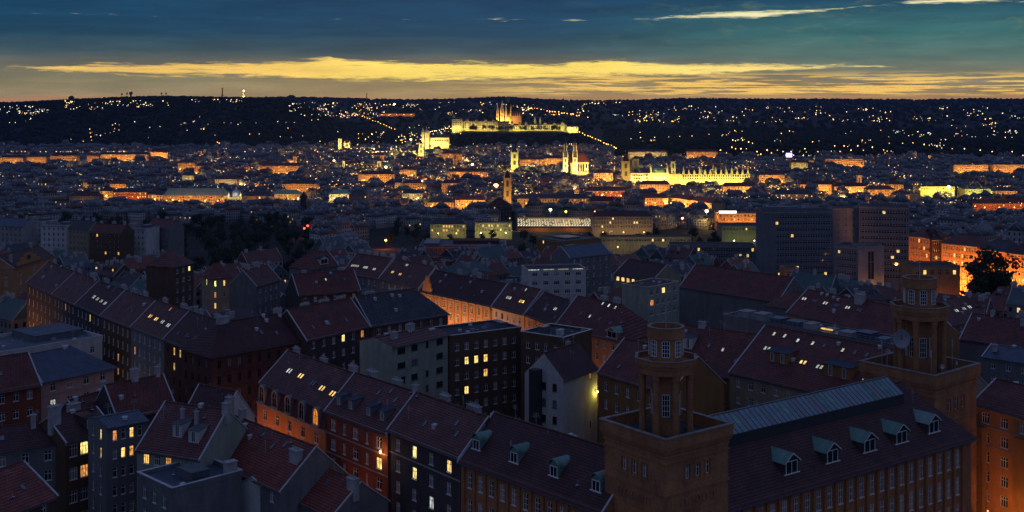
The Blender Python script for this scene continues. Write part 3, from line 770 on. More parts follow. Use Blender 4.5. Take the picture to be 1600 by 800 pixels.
    for i in range(8):
        a_ = rot + 2 * math.pi * i / 8
        if colm is None:
            m = MB(); hh = zb - z0
            m.lathe([(.62 * k, 0), (.62 * k, .5 * k), (.5 * k, .6 * k), (.48 * k, hh - .8 * k), (.6 * k, hh - .7 * k), (.6 * k, hh)], 10); colm = m.mesh('column', 'plaster_tower')
            for p_ in colm.polygons: p_.use_smooth = False
        link('column', colm, root, (c + 3.85 * k * math.cos(a_), c + 3.85 * k * math.sin(a_), z0))
    m = MB(); oct_ring(m, 4.55 * k, 2.3 * k, zb, zb + 1.0 * k); oct_ring(m, 4.75 * k, 2.3 * k, zb + 1.003 * k, zb + 1.5 * k); bal = m.build('balcony', 'plaster_tower', root)
    m = MB(); oct_ring(m, 4.95 * k, 4.62 * k, zb + 1.5 * k, zt - .12); m.build('balcony_parapet', 'plaster_tower', root)
    m = MB(); oct_ring(m, 5.05 * k, 4.56 * k, zt - .117, zt + .02); m.build('balcony_coping', 'tower_coping', root)
    m = MB(); m.lathe([(2.7 * k, zb + 1.5 * k), (2.7 * k, zt + 2.9 * k)], 8, c, c, 0, rot); m.build('drum', 'plaster_tower', root)
    m = MB(); oct_ring(m, 2.95 * k, 2.2 * k, zt + 2.9 * k, zt + 3.3 * k, 16); oct_ring(m, 2.8 * k, 2.45 * k, zt + 3.303 * k, zt + 4.5 * k, 16); m.build('crown', 'plaster_tower', root)
    m = MB(); oct_ring(m, 2.9 * k, 2.38 * k, zt + 4.503 * k, zt + 4.6 * k, 16); m.build('crown_coping', 'tower_coping', root)
    m = MB(); m.lathe([(2.4 * k, zt + 3.2 * k), (.2, zt + 3.5 * k)], 16, c, c); m.build('crown_roof', 'copper', root)
    m = MB(); m.tube((c, c, zt + 3 * k), (c, c, zt + 8.6 * k), .09, .05); m.tube((c - .6, c, zt + 7 * k), (c + .6, c, zt + 7 * k), .04); m.tube((c - .4, c, zt + 6.4 * k), (c + .4, c, zt + 6.4 * k), .04)
    m.build('antenna', 'metal_pale', root)
    if dishes:
        for (dx, dy, dz, rr) in ((-4.6, 1.5, 6.0, 1.9), (-1.2, -5.6, 1.2, .5), (3.5, -5.9, 1.3, .5), (5.6, -1.5, 2.6, .7), (-5.2, 4.0, 3.2, .6)):
            m = MB(); m.lathe([(.05, 0), (rr * .55, rr * .10), (rr * .9, rr * .26), (rr, rr * .34), (rr * .96, rr * .35), (rr * .5, rr * .12), (.02, .05)], 14)
            d_ = m.build('satellite_dish', 'dish', root, (c + dx, c + dy, H + dz - 1)); d_.rotation_euler = (R(84), 0, R(-28) if dx < 0 else R(15))
            m = MB(); m.tube((c + dx, c + dy + .1, H - 1.6), (c + dx, c + dy + .1, H + dz - .8), .07); m.build('dish_mast', 'metal_pale', root)
        for i in range(7):
            m = MB(); x_, y_ = c + random.uniform(4, 6) * random.choice((-1, 1)), c + random.uniform(-6, 6); hh = random.uniform(2, 5)
            m.tube((x_, y_, z0), (x_, y_, H + hh), .06); m.box(x_ - .15, x_ + .15, y_ - .1, y_ + .1, H + hh - 1.6, H + hh - .1); m.build('aerial', 'metal_pale', root)
    return root
t1 = tower('ochre square tower with plain columned lantern between the two tall-windowed palace wings', (1040, 687), (1146, 661), 111.0, 1.0)
t2 = tower('ochre square tower carrying satellite dishes on its columned lantern', (1462, 587), (1533, 567), 107.0, 1.18, True)

palr = house('long ochre palace wing with ridge skylight and green pedimented dormers', (1100, 800), (1516, 680), 98.0, W=22, d=11, rise=8.5, rm='roof_dark', wm='plaster_tower', name='palace_wing', cat='building', hipr=6.0, ov=.9, L=71, shift=-2.0,
             wins={'front': dict(n=24, r=4, w=1.35, h=3.3, fh=5.0, top=1.9, kind=3, m0=2, m1=3.0)}, flash=False, cornice='plaster_tower',
             dorm=[('gable', u + random.uniform(-.006, .006), .17 + random.uniform(-.012, .012), dict(w=3.3 + random.uniform(-.15, .15), h=3.3, rm='copper', wm='plaster_dark')) for u in (.335, .475, .615, .745, .875)])
L, W = palr['LW']; H = palr['H']
pm = MB(); pm.box(-.3, .3, -.45, -.004, H - 19, H - .95); pm = pm.mesh('pilaster', 'plaster_tower')
for i in range(25): link('pilaster', pm, palr, (2 + (L - 5) / 24 * i, 0, 0))
def ridge_skylight(root, L, d, z1, x0, x1):
    m = MB(); m.box(x0, x1, d - 3.7, d + 3.7, z1 - 3.6, z1 - .95); o = m.build('skylight_curb', 'metal_dark', root)
    n = 44; w = (x1 - x0) / n
    for s in (-1, 1):
        pm = MB(); e = .06
        pm.slab([(e, s * 3.6, z1 - .9), (w - e, s * 3.6, z1 - .9), (w - e, s * .08, z1 + 1.5), (e, s * .08, z1 + 1.5)][::s], .05); pm1 = pm.mesh('pane', 'glass_roof'); pm2 = pm.mesh('pane', 'glass_sky'); pm3 = pm.mesh('pane', 'copper')
        for i in range(n): link('pane', pm1 if random.random() < .62 else random.choice((pm2, pm3)), o, (x0 + i * w, d, 0))
        b = MB()
        for i in range(n + 1): b.slab([(x0 + i * w - .05, d + s * 3.68, z1 - .86), (x0 + i * w + .05, d + s * 3.68, z1 - .86), (x0 + i * w + .05, d + s * .05, z1 + 1.58), (x0 + i * w - .05, d + s * .05, z1 + 1.58)], .12)
        b.build('glazing_bars', 'metal_grey', o)['kind'] = 'stuff'
    m = MB(); m.box(x0, x1, d - .15, d + .15, z1 + 1.5, z1 + 1.68); m.build('ridge_rail', 'metal_grey', o)
ridge_skylight(palr, L, 11, H + 8.5, 9, 61)
pall = house('ochre palace wing with green barrel-roofed dormers beside a dark five-storey house', (720, 715), (944, 796), 98.0, W=15, d=7.5, rise=6.5, rm='roof_dark', wm='plaster_tower', name='palace_wing', cat='building', ov=.8,
             wins={'front': dict(n=11, r=4, w=1.15, h=2.7, fh=4.6, top=2.0, kind=2, m0=1, m1=2)}, cornice='plaster_tower',
             dorm=[('barrel', u, .24, dict(w=2.0, h=2.7, rm='copper', wm='copper')) for u in (.06, .345, .625, .90)])
L, W = pall['LW']; H = pall['H']
pm = MB(); pm.box(-.25, .25, -.3, -.004, H - 19, H - .95); pm = pm.mesh('pilaster', 'plaster_tower')
for i in range(12): link('pilaster', pm, pall, (1 + (L - 3) / 11 * i, 0, 0))

# ------------------------------------------------------------------ the row that runs on from the palace
house('house with five arched dormers in its red mansard and lower storeys lit orange', (402, 625), (508, 671), 93.5, W=15, d=7.5, rise=10.0, mans=4.2, rm='roof_brown', wm='plaster_orange', ov=.6, hipl=0,
      wins={'front': dict(n=5, r=4, w=1.5, h=2.1, fh=3.9, top=1.5, kind=2, lit={(3, 1): 'lit_yellow', (4, 1): 'lit_warm', (3, 2): 'lit_yellow'}, m0=.8, m1=.8)},
      dorm=[('arch', .09 + .2 * i, 0, dict(w=2.5, h=3.7, wm='plaster_grey', lit='lit_orange' if i == 4 else None)) for i in range(5)],
      lights=[(.22, .42, 'lit_pale', 2), (.40, .40, 'lit_warm', 2), (.60, .34, None, 2), (.745, .30, 'lit_warm', 2), (.90, .27, 'lit_warm', 2)], chim=[(.1, 1.08, 1.8, .8, 1.6), (.5, 1.1, 2.2, .8, 1.5), (.93, 1.05, 2.6, .8, 1.7)])
house('brick-red house with two paired shed dormers and one bright yellow window', (509, 639), (606, 675), 97.5, W=14, d=7, rise=6.3, rm='roof_brown', wm='plaster_red', bands=(4.4, 8.3),
      wins={'front': dict(n=5, r=5, w=1.5, h=2.1, fh=3.9, top=1.6, kind=2, cw=[1.15, .62, 1.15, .62, 1.15], lit={(4, 1): 'lit_yellow', (2, 4): 'lit_orange'})},
      dorm=[('shed', .13, .18, dict(w=1.9, h=1.9)), ('shed', .33, .18, dict(w=1.9, h=1.9)), ('shed', .62, .18, dict(w=1.9, h=1.9)), ('shed', .83, .18, dict(w=1.9, h=1.9))],
      lights=[(.52, .66), (.8, .62), (.66, .78)], chim=[(.22, 1.15, 3, .9, 1.8), (.60, 1.2, 2.6, .9, 1.8), (.97, 1.0, 1.2, .8, 1.2)])
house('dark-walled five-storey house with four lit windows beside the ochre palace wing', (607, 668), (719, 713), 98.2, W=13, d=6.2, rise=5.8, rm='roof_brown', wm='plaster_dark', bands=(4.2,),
      wins={'front': dict(n=4, r=5, w=1.35, h=2.1, fh=3.9, top=1.5, kind=3, lit={(1, 0): 'lit_yellow', (1, 1): 'lit_yellow', (3, 0): 'lit_warm', (2, 2): 'lit_orange'}, m0=.6, m1=.6)},
      lights=[(.38, .30), (.72, .56), (.80, .34)], chim=[(.30, 1.3, 2.4, .9, 2.0, 'chimney_plaster'), (.72, 1.25, 3.2, .9, 1.7), (.98, 1.3, 2.0, .9, 1.6)])

# ------------------------------------------------------------------ the long terrace with its corner across the street
ex = [(42, 440), (82, 458), (118, 474), (158, 491), (205, 509), (256, 528), (318, 551)]
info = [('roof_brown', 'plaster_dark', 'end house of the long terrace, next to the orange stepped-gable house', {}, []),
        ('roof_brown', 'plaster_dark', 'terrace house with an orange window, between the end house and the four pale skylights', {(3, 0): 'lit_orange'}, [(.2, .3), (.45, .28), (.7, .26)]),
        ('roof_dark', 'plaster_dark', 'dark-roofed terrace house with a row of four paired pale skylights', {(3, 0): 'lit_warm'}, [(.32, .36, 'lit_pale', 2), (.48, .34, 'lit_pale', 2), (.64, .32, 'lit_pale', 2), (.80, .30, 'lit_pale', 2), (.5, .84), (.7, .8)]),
        ('roof_brown', 'plaster_brown', 'brown-roofed terrace house with plain roof and three small roof lights', {(3, 2): 'lit_orange', (3, 3): 'lit_orange'}, [(.3, .3), (.55, .38), (.7, .36)]),
        ('roof_brown', 'plaster_grey', 'terrace house with two glowing orange skylights and grey balconied front', {(0, 1): 'lit_orange'}, [(.22, .40, 'lit_warm', 2), (.42, .38, 'lit_warm', 2), (.62, .36, 'lit_pale', 2), (.82, .32, 'lit_pale', 2), (.55, .80, 'lit_orange'), (.75, .76)]),
        ('roof_dark', 'brick_dark', 'dark brick corner house with three slim lit windows above a bright one', {(1, 0): 'lit_yellow', (2, 0): 'lit_yellow', (3, 0): 'lit_yellow', (1, 1): 'lit_warm'}, [(.2, .2), (.4, .22), (.6, .24)])]
for i, (rm, wm, lab, lit, sk) in enumerate(info):
    house(lab, ex[i], ex[i + 1], 94.0, W=15, d=7.5, rise=6.6, hipr=6 if i == 5 else 0, rm=rm, wm=wm, wins={'front': dict(n=6, r=5, w=1.05, h=2.1, fh=4.1, top=1.6, kind=2, lit=lit)}, lights=sk, frame='frame_white' if i < 5 else 'frame_dark',
          chim=[(random.uniform(.1, .3), 1.08, random.uniform(1.6, 3), .8, 1.5), (random.uniform(.6, .9), 1.1, random.uniform(2, 3.4), .8, 1.6)], group=None)
def corner_house():
    # rounded corner piece closing the terrace, hipped over two street fronts
    house('brick corner block with moulded bands and bare dark roof, facing the street crossing', (330, 556), (476, 530), 94.0, W=15, d=7.5, rise=6.6, rm='roof_dark', wm='brick_dark', hipl=7, frame='frame_dark',
          wins={'front': dict(n=9, r=5, w=1.1, h=2.1, fh=4.1, top=1.6, kind=2), 'left': dict(n=4, r=5, w=1.1, h=2.1, fh=4.1, top=1.6)}, bands=(4.6, 8.9, 13), cornice='brick_dark', lights=[(.6, .4), (.75, .3)], chim=[(.28, 1.02, 3.2, 1.4, 1.4), (.88, 1.05, 2.5, .8, 1.5)])
    house('terrace house with plain brick-red roof and one lit arched window under the eaves', (478, 530), (577, 508), 94.5, W=15, d=7.6, rise=7.2, rm='roof_red', wm='plaster_dark', wins={'front': dict(n=6, r=4, w=1.2, h=1.9, fh=3.9, top=1.1, lit={(3, 0): 'lit_yellow', (5, 0): 'lit_orange'})},
          lights=[(.2, .25), (.45, .25), (.72, .25)], chim=[(.3, 1.1, 3, .8, 1.2), (.6, 1.1, 3.6, .8, 1.2), (.85, 1.1, 2.4, .8, 1.2)])
    house('house with large grey slate roof hipped at its far end, beyond the plain red roof', (579, 508), (700, 489), 94.0, W=16, d=8, rise=7.4, rm='roof_slate', wm='plaster_brown', hipr=7, wins={'front': dict(n=7, r=4, w=1.2, h=1.9, fh=3.9, top=1.2, lit={(3, 0): 'lit_orange'})},
          chim=[(.2, 1.1, 3.6, .8, 1.2), (.5, 1.1, 2.4, .8, 1.2)])
corner_house()

# ------------------------------------------------------------------ left of the street
house('pink-fronted house with a dark attic storey under a grey hipped metal roof', (64, 594), (178, 571), 92.5, W=14, d=7, rise=5.2, rm='metal_blue', wm='plaster_pink', hipl=.0, hipr=7.5, seams=True, ov=.8,
      wins={'front': dict(n=4, r=4, w=1.4, h=1.9, fh=4.0, top=1.3, lit={(0, 1): 'lit_pale'})}, bands=(3.9,), frame='frame_white')
house('dull red house with white cross-barred windows under a brick-red roof', (-60, 618), (63, 597), 92.8, W=14, d=7, rise=6.0, rm='roof_red', wm='plaster_red', wins={'front': dict(n=5, r=4, w=1.3, h=2.0, fh=4.0, top=1.5, lit={})}, lights=[(.55, .4)], ov=.9)
house('flat blue-grey roofed block with a raised white parapet beside the long terrace', (-70, 566), (160, 528), 90.0, W=24, roof='flat', rm='flashing', wm='plaster_white', wins={'front': dict(n=9, r=3, w=1.3, h=1.9, fh=4.0, top=2)}, deck='flat_roof_pale', rbox=[(.62, .97, .35, .95, 1.7, 'flat_roof_pale'), (.2, .28, .5, .7, 1.2, 'concrete')], cornice=None)
house('orange-lit house with stepped gable standing at the head of the long terrace', (20, 418), (84, 399), 84.0, W=15, d=7.5, rise=5, rm='roof_dark', wm='plaster_orange', wins={'front': dict(n=3, r=5, w=1.6, h=2.2, fh=4.0, top=2.2), 'left': dict(n=3, r=5, w=1.3, h=2.2, fh=4.0, top=2.2)}, chim=[(.1, .4, 1, 1, 3), (.8, 1, 1.5, .8, 2)])
def step_gable():
    a = at(26, 416, 84.0); b = at(62, 405.5, 84.0); v = b - a; g = thing('stepped_gable', 'orange stepped gable rising over the front of the lit house', 'gable', a, math.atan2(v.y, v.x))
    m = MB(); L = v.length
    for x0, x1, h in ((0, L, 1.6), (L * .15, L * .85, 3.2), (L * .32, L * .68, 4.6)): m.box(x0, x1, -.25, .35, h - 1.6 + .003, h)
    m.build('steps', 'plaster_orange', g); m = MB(); m.box(L * .44, L * .56, -.3, -.25, 1.9, 3.6); m.build('window', 'glass', g)
step_gable()
o_ = next(o for o in bpy.data.objects if 'label' in o and 'stepped gable standing' in o['label']); FOOT.append((o_.location.x, o_.location.y, o_.rotation_euler.z, -12, 45, -60, 0))

# ------------------------------------------------------------------ jumble of houses near the camera, lower left
house('brown-fronted house with one bright and one dim orange window', (102, 690), (166, 674), 92.0, W=13, d=6.5, rise=3.6, rm='roof_dark', wm='plaster_brown', hipl=0, wins={'front': dict(n=3, r=4, w=1.7, h=2.4, fh=4.6, top=1.0, kind=3, m0=.6, m1=3.2, lit={(1, 0): 'lit_yellow', (1, 1): 'lit_orange'})},
      dorm=[('shed', .62, .25, dict(w=2.6, h=2.2, rm='roof_brown', wm='plaster_dark'))], chim=[(.05, .75, 2.2, 1.3, 3.4), (.25, 1.2, 1.2, .8, 1.6)], L=11)
house('low dark-tiled roof with a slim grey chimney beside the brown house', (-60, 712), (100, 691), 91.0, W=12, d=6, rise=3.2, rm='roof_dark', wm='plaster_grey', wins={'front': dict(n=4, r=4, w=1.3, h=2.0, fh=4.0, top=1.2)}, chim=[(.72, .8, .9, .9, 2.4)], lights=[(.4, .4)])
house('steep dark-tiled roof squeezed between the pink house and the stair tower', (132, 668), (170, 656), 90.0, W=10, d=5, rise=5.2, rm='roof_red', wm='plaster_dark', L=11, chim=[(-.02, .6, 2.4, 1.6, 1.6), (.9, 1.0, 1, .8, 1.8)])
house('stair tower with blue metal roof and loggias glowing orange', (166, 668), (203, 661), 96.5, W=9, d=4.5, rise=1.0, rm='metal_blue', wm='plaster_grey', roof='gable', L=8.5, seams=True, cornice=None, flash=False,
      wins={'front': dict(n=4, r=6, w=.85, h=1.9, fh=3.6, top=.9, kind=1, lit={(0, 0): 'lit_orange', (2, 0): 'lit_warm', (1, 1): 'lit_warm', (2, 1): 'lit_orange', (1, 5): 'lit_orange'}), 'left': dict(n=2, r=5, w=.8, h=1.9, fh=3.6, top=.9, kind=1, lit={(1, 0): 'lit_orange', (1, 1): 'lit_warm'})})
house('grey house with terrace, twin white dormers and a lit yellow window', (214, 700), (318, 716), 93.5, W=16, d=8, rise=7.0, rm='roof_brown', wm='plaster_green', hipl=0, wins={'front': dict(n=5, r=4, w=1.3, h=1.8, fh=3.8, top=.9, kind=3, lit={(0, 0): 'lit_warm', (2, 0): 'lit_orange'})}, L=15,
      dorm=[('shed', .50, .32, dict(w=2.2, h=2.6, wm='plaster_white', rm='metal_grey')), ('shed', .78, .26, dict(w=2.4, h=2.4, wm='plaster_white', rm='metal_grey'))], chim=[(.45, .62, .6, .6, 2.5), (.68, .6, .6, .6, 2.6), (1.0, .95, 1.2, 1.2, 1.6)])
house('flat-roofed grey cube with a pale roof hatch, under the twin white dormers', (215, 742), (262, 764), 91.5, W=14, roof='flat', rm='flashing', wm='plaster_grey', L=12.5, deck='metal_blue', wins={'front': dict(n=3, r=3, w=1.2, h=2.2, fh=4.0, top=1.4, frame='frame_dark'), 'left': dict(n=3, r=3, w=1.1, h=1.8, fh=4.0, top=1.4)}, parapet=.5, rbox=[(.45, .85, .35, .6, 1.5, 'metal_grey'), (.86, .97, .8, .95, 2.2, 'chimney_plaster')], cornice=None)
house('red pantiled roof pierced by a sunken roof terrace', (312, 708), (440, 765), 90.0, W=14, d=7.4, rise=6.2, rm='roof_bright', wm='plaster_grey', wins={'front': dict(n=6, r=3, w=1.2, h=1.8, fh=4.0, top=1.2)}, lights=[(.45, .78), (.62, .62), (.72, .75)], chim=[(.92, .62, 2.6, 1.4, 1.8), (.12, 1.0, 1.4, 1.0, 1.8)])
house('small brick-red roof with a tall white chimney at the foot of the brown house', (-40, 822), (88, 772), 90.0, W=13, d=8, rise=4.8, rm='roof_bright', wm='plaster_brown', wins={'front': dict(n=4, r=3, w=1.2, h=1.9, fh=4, top=1.1)}, chim=[(.55, .93, 1.1, 1.1, 2.8)], lights=[(.75, .35)])
house('low red-tiled roof with a square pale chimney in front of the orange-lit mansard house', (446, 772), (520, 806), 87.0, W=12, d=6, rise=4.6, rm='roof_bright', wm='plaster_grey', wins={'front': dict(n=3, r=3, w=1.2, h=1.8, fh=3.8, top=1.3)}, chim=[(.95, .8, 2.2, 1.2, 1.6)], lights=[(.5, .6)])
house('dark flat-roofed workshop strewn with skylights and pipes at the foot of the red house', (440, 790), (560, 742), 85.0, W=12, roof='flat', rm='metal_blue', wm='plaster_dark', L=22, wins={'front': dict(n=5, r=2, w=1.3, h=1.8, fh=4, top=1.6)}, rbox=[(.1, .22, .3, .6, 1.4, 'metal_blue'), (.4, .5, .5, .8, 1.0, 'chimney_plaster'), (.7, .86, .2, .5, 1.8, 'metal_grey')], cornice=None)
house('grey pent-roofed shed with white walls behind the workshop roof', (420, 770), (470, 748), 88.0, W=8, d=4, rise=2.2, rm='metal_blue', wm='plaster_white', L=8, seams=True, wins={'front': dict(n=2, r=2, w=1.0, h=1.6, fh=3.6, top=1.2)})
house('pale triangular gable house rising behind the twin white dormers', (282, 655), (352, 670), 94.5, W=10, d=5, rise=6.2, rm='roof_dark', wm='plaster_white', L=11, chim=[(1.0, .6, 1.4, 1.2, 1.6)])
house('narrow dark-red roof wedged behind the stair tower', (182, 652), (240, 640), 92.0, W=11, d=5.5, rise=6.0, rm='roof_red', wm='plaster_dark', L=14, chim=[(.5, 1.0, 1.6, 1.0, 2.2), (.9, 1.0, 1.0, .8, 1.8)])

# ------------------------------------------------------------------ courtyards in the middle
house('pale green modernist house with corner balcony and dark ribbon windows', (613, 541), (700, 521), 97.0, W=12, d=6, rise=1.4, rm='roof_brown', wm='plaster_green', frame='frame_dark', ov=.8, cornice=None, flash=False,
      wins={'front': dict(n=4, r=4, w=2.6, h=1.6, fh=3.8, top=.9, kind=4, skip={(2, 1)}, cw=[1.1, .9, .4, 1.0]), 'right': dict(n=2, r=4, w=1.2, h=1.7, fh=3.8, top=1)}, chim=[(.2, .6, 1.6, 1.2, 1.6), (.6, 1.0, 2.4, 1.2, 1.5)])
house('brown courtyard block with flat dark roof and four bright orange windows', (702, 527), (814, 513), 96.0, W=13, roof='flat', rm='flashing', wm='plaster_brown', wins={'front': dict(n=7, r=5, w=1.25, h=2.0, fh=4.0, top=1.9, lit={(1, 1): 'lit_yellow', (2, 1): 'lit_yellow', (3, 1): 'lit_warm', (3, 2): 'lit_warm', (1, 3): 'lit_yellow'})}, parapet=.4, rbox=[(.82, .9, .3, .6, 1.2, 'metal_grey')], cornice=None)
house('brown rear wing with pale-framed windows beside the white half-hipped house', (814, 520), (874, 529), 96.0, W=14, roof='flat', rm='flashing', wm='plaster_brown', L=14, wins={'front': dict(n=4, r=5, w=1.3, h=2.0, fh=4.0, top=1.9)}, parapet=.4, rbox=[(.2, .34, .3, .5, 1.3, 'metal_grey'), (.7, .78, .2, .35, 1.4, 'plaster_white')], cornice=None)
house('white rendered house with half-hipped gable and a yellow wall lamp on its side', (880, 592), (935, 573), 92.0, W=11.5, d=5.7, rise=5.6, rm='roof_dark', wm='plaster_white', L=15.5, frame='frame_dark', cornice=None, flash=False,
      wins={'front': dict(n=3, r=4, w=.6, h=1.4, fh=4.0, top=1.0, kind=1, skip={(0, 0), (0, 1), (0, 2), (0, 3), (1, 0), (1, 1), (1, 2), (1, 3), (2, 1), (2, 2)}, lit={(2, 0): 'lit_orange'}), 'left': dict(n=3, r=4, w=1.3, h=1.9, fh=4.0, top=1.6, kind=2)}, hipl=0, chim=[(.8, 1.2, 1.2, .8, 1.5)])
house('ochre house with brick-red roof and pale green copper verge, behind the plain tower', (935, 580), (1006, 601), 93.0, W=17, d=8.5, rise=7.2, rm='roof_red', wm='plaster_ochre', L=26, wins={'front': dict(n=6, r=4, w=1.25, h=2.2, fh=4.4, top=2.0)}, lights=[(.2, .2), (.3, .6)], dorm=[('shed', .42, .45, dict(w=2.4, h=1.6, rm='copper'))])
hr = house('wide hipped brick-red roof with small gabled pediment and roof windows, orange-lit eaves', (867, 508), (966, 531), 88.0, W=19, d=9.5, rise=8.4, rm='roof_red', wm='plaster_orange', hipl=0, hipr=8, wins={'front': dict(n=8, r=4, w=1.2, h=2.0, fh=4.0, top=1.5), 'right': dict(n=6, r=4, w=1.2, h=2.0, fh=4.0, top=1.5)},
      lights=[(.25, .45), (.40, .42, 'lit_pale'), (.56, .40), (.74, .36), (.45, .86, 'lit_pale'), (.55, .84, 'lit_pale'), (.66, .82, 'lit_pale')], dorm=[('gable', .9, .02, dict(w=4.6, h=3.2, rm='copper', wm='plaster_orange'))], chim=[(.42, 1.06, 2.6, 1.2, 1.8), (.62, 1.05, 2.6, 1.2, 1.8)])
orn = house('ornate stucco house with curved gable, its front lit orange from the street', (655, 453), (768, 477), 86.0, W=15, d=7.5, rise=7.0, rm='roof_dark', wm='plaster_orange', bands=(1.6, 5.6), wins={'front': dict(n=10, r=4, w=1.3, h=2.6, fh=4.4, top=2.0)}, chim=[(.35, 1.05, 2.2, 1, 2), (.62, 1.05, 2.2, 1, 2.2)], lights=[(.5, .4)])
L, W = orn['LW']; H = orn['H']
pm = MB(); pm.box(-.28, .28, -.28, -.004, H - 18, H - .95); pm.box(-.4, .4, -.4, -.004, H - 1.6, H - .97); pm = pm.mesh('pilaster', 'plaster_orange')
for i in range(11): link('pilaster', pm, orn, (.9 + (L - 1.8) / 10 * i, 0, 0))
m = MB(); pts = [(-3, 0), (3, 0), (3, 1.6), (2.2, 2.0), (1.9, 3.4), (1.1, 4.4), (.8, 5.6), (0, 6.4), (-.8, 5.6), (-1.1, 4.4), (-1.9, 3.4), (-2.2, 2.0), (-3, 1.6)]
n = len(pts); m.hull([(p[0], -.3, p[1]) for p in pts] + [(p[0], .5, p[1]) for p in pts], [tuple(range(n)), tuple(range(2 * n - 1, n - 1, -1))] + [(i, i + n, (i + 1) % n + n, (i + 1) % n) for i in range(n)])
gb = m.build('curved_gable', 'plaster_orange', orn, (5.2, 0, H - .2))
m = MB(); m.lathe([(.5, -.36), (.7, -.3)], 10); m.build('oculus', 'glass', gb, (0, -.02, 3.2), 0, R(90))
house('cream house with paired lit skylights beside the ornate stucco house', (769, 477), (819, 490), 86.0, W=15, d=7.5, rise=7.6, rm='roof_brown', wm='plaster_pink', wins={'front': dict(n=5, r=4, w=1.2, h=2.2, fh=4.2, top=1.8)}, lights=[(.25, .36, 'lit_pale', 3), (.66, .34, 'lit_warm', 3), (.5, .8), (.6, .8, 'lit_pale')], chim=[(.4, 1.1, 2.4, 1, 1.6)])
house('dark-roofed house with salmon front lit from the street, end of the stucco row', (820, 490), (869, 509), 86.0, W=15, d=7.5, rise=7.0, rm='roof_dark', wm='plaster_orange', wins={'front': dict(n=5, r=4, w=1.3, h=2.6, fh=4.2, top=1.2)}, lights=[(.35, .5, None, 2), (.62, .48, 'lit_pale', 2), (.8, .2)], chim=[(.9, 1.0, 2.4, 1.4, 2.6)])
house('brown-roofed house with a long band of little bright skylights', (535, 425), (592, 434), 84.0, W=16, d=8, rise=7.5, rm='roof_brown', wm='plaster_grey', wins={'front': dict(n=6, r=4, w=1.2, h=2.0, fh=4, top=1.5)}, lights=[(.12, .32, 'lit_pale', 5), (.45, .32, 'lit_pale', 3), (.72, .30, 'lit_pale', 2)], chim=[(.1, 1.1, 2.6, 1, 2.2), (.3, 1.1, 3, 1, 2.2), (.5, 1.1, 3, 1, 2.2), (.7, 1.1, 3, 1, 2.2), (.95, 1.1, 3, 1, 2.2)])
house('brown-roofed house with yellow-lit skylights before the ornate curved gable', (592, 434), (655, 449), 84.0, W=16, d=8, rise=7.5, rm='roof_brown', wm='plaster_grey', wins={'front': dict(n=6, r=4, w=1.2, h=2.0, fh=4, top=1.5)}, lights=[(.18, .32, 'lit_warm', 2), (.38, .30, 'lit_warm', 2), (.6, .3, None, 3), (.36, .76, 'lit_pale', 2)], chim=[(.2, 1.1, 2.6, 1, 2.0), (.7, 1.1, 2, 1, 2.0)])
house('dull red roof with a white arched dormer at its end', (486, 420), (536, 412), 84.5, W=14, d=7, rise=6.0, rm='roof_red', wm='plaster_grey', L=17, dorm=[('barrel', .55, .18, dict(w=5.0, h=3.6, wm='plaster_white', rm='roof_slate'))], hipl=5, wins={'front': dict(n=4, r=3, w=1.2, h=1.8, fh=4, top=1.5)})
house('dark red roof sloping down from the white arched dormer towards the slate roof', (466, 460), (560, 452), 84.0, W=15, d=7.5, rise=6.8, rm='roof_red', wm='plaster_dark', L=26, wins={'front': dict(n=6, r=3, w=1.2, h=1.8, fh=4, top=1.5)}, lights=[(.5, .55, 'lit_pale'), (.8, .5)], chim=[(.2, 1.1, 2, 1, 1.6), (.8, 1.1, 2.4, 1, 1.6)])
house('cream corner house with red roof and a column of narrow lit windows', (326, 434), (352, 432), 89.0, W=10, d=5, rise=5.0, rm='roof_red', wm='plaster_cream', L=9, hipl=3.2, hipr=3.2, wins={'front': dict(n=2, r=5, w=.8, h=2.2, fh=4.4, top=1.5, kind=1, lit={(0, 0): 'lit_yellow', (0, 1): 'lit_orange', (0, 2): 'lit_orange', (1, 0): 'lit_warm'}), 'left': dict(n=2, r=5, w=.9, h=2.2, fh=4.4, top=1.0, kind=1, lit={(1, 0): 'lit_yellow'}), 'right': dict(n=2, r=5, w=1.0, h=2.2, fh=4.4, top=2.4, lit={(1, 0): 'lit_orange'})})
house('brown house with one bright window beside the cream corner house', (270, 416), (312, 407), 87.0, W=14, d=7, rise=5.5, rm='roof_brown', wm='plaster_brown', L=15, hipl=5, hipr=5, wins={'front': dict(n=3, r=4, w=1.5, h=2.0, fh=4.2, top=1.6, lit={(2, 0): 'lit_yellow'})})
house('brown house with steep roof and grey gable wall, right of the cream corner house', (400, 446), (452, 432), 86.0, W=12, d=6, rise=5.6, rm='roof_brown', wm='plaster_grey', L=18, wins={'front': dict(n=4, r=4, w=1.2, h=1.9, fh=4.0, top=1.5)}, lights=[(.3, .4)], chim=[(.2, 1.05, 2, 1, 2), (.6, 1.05, 2, 1, 2)])

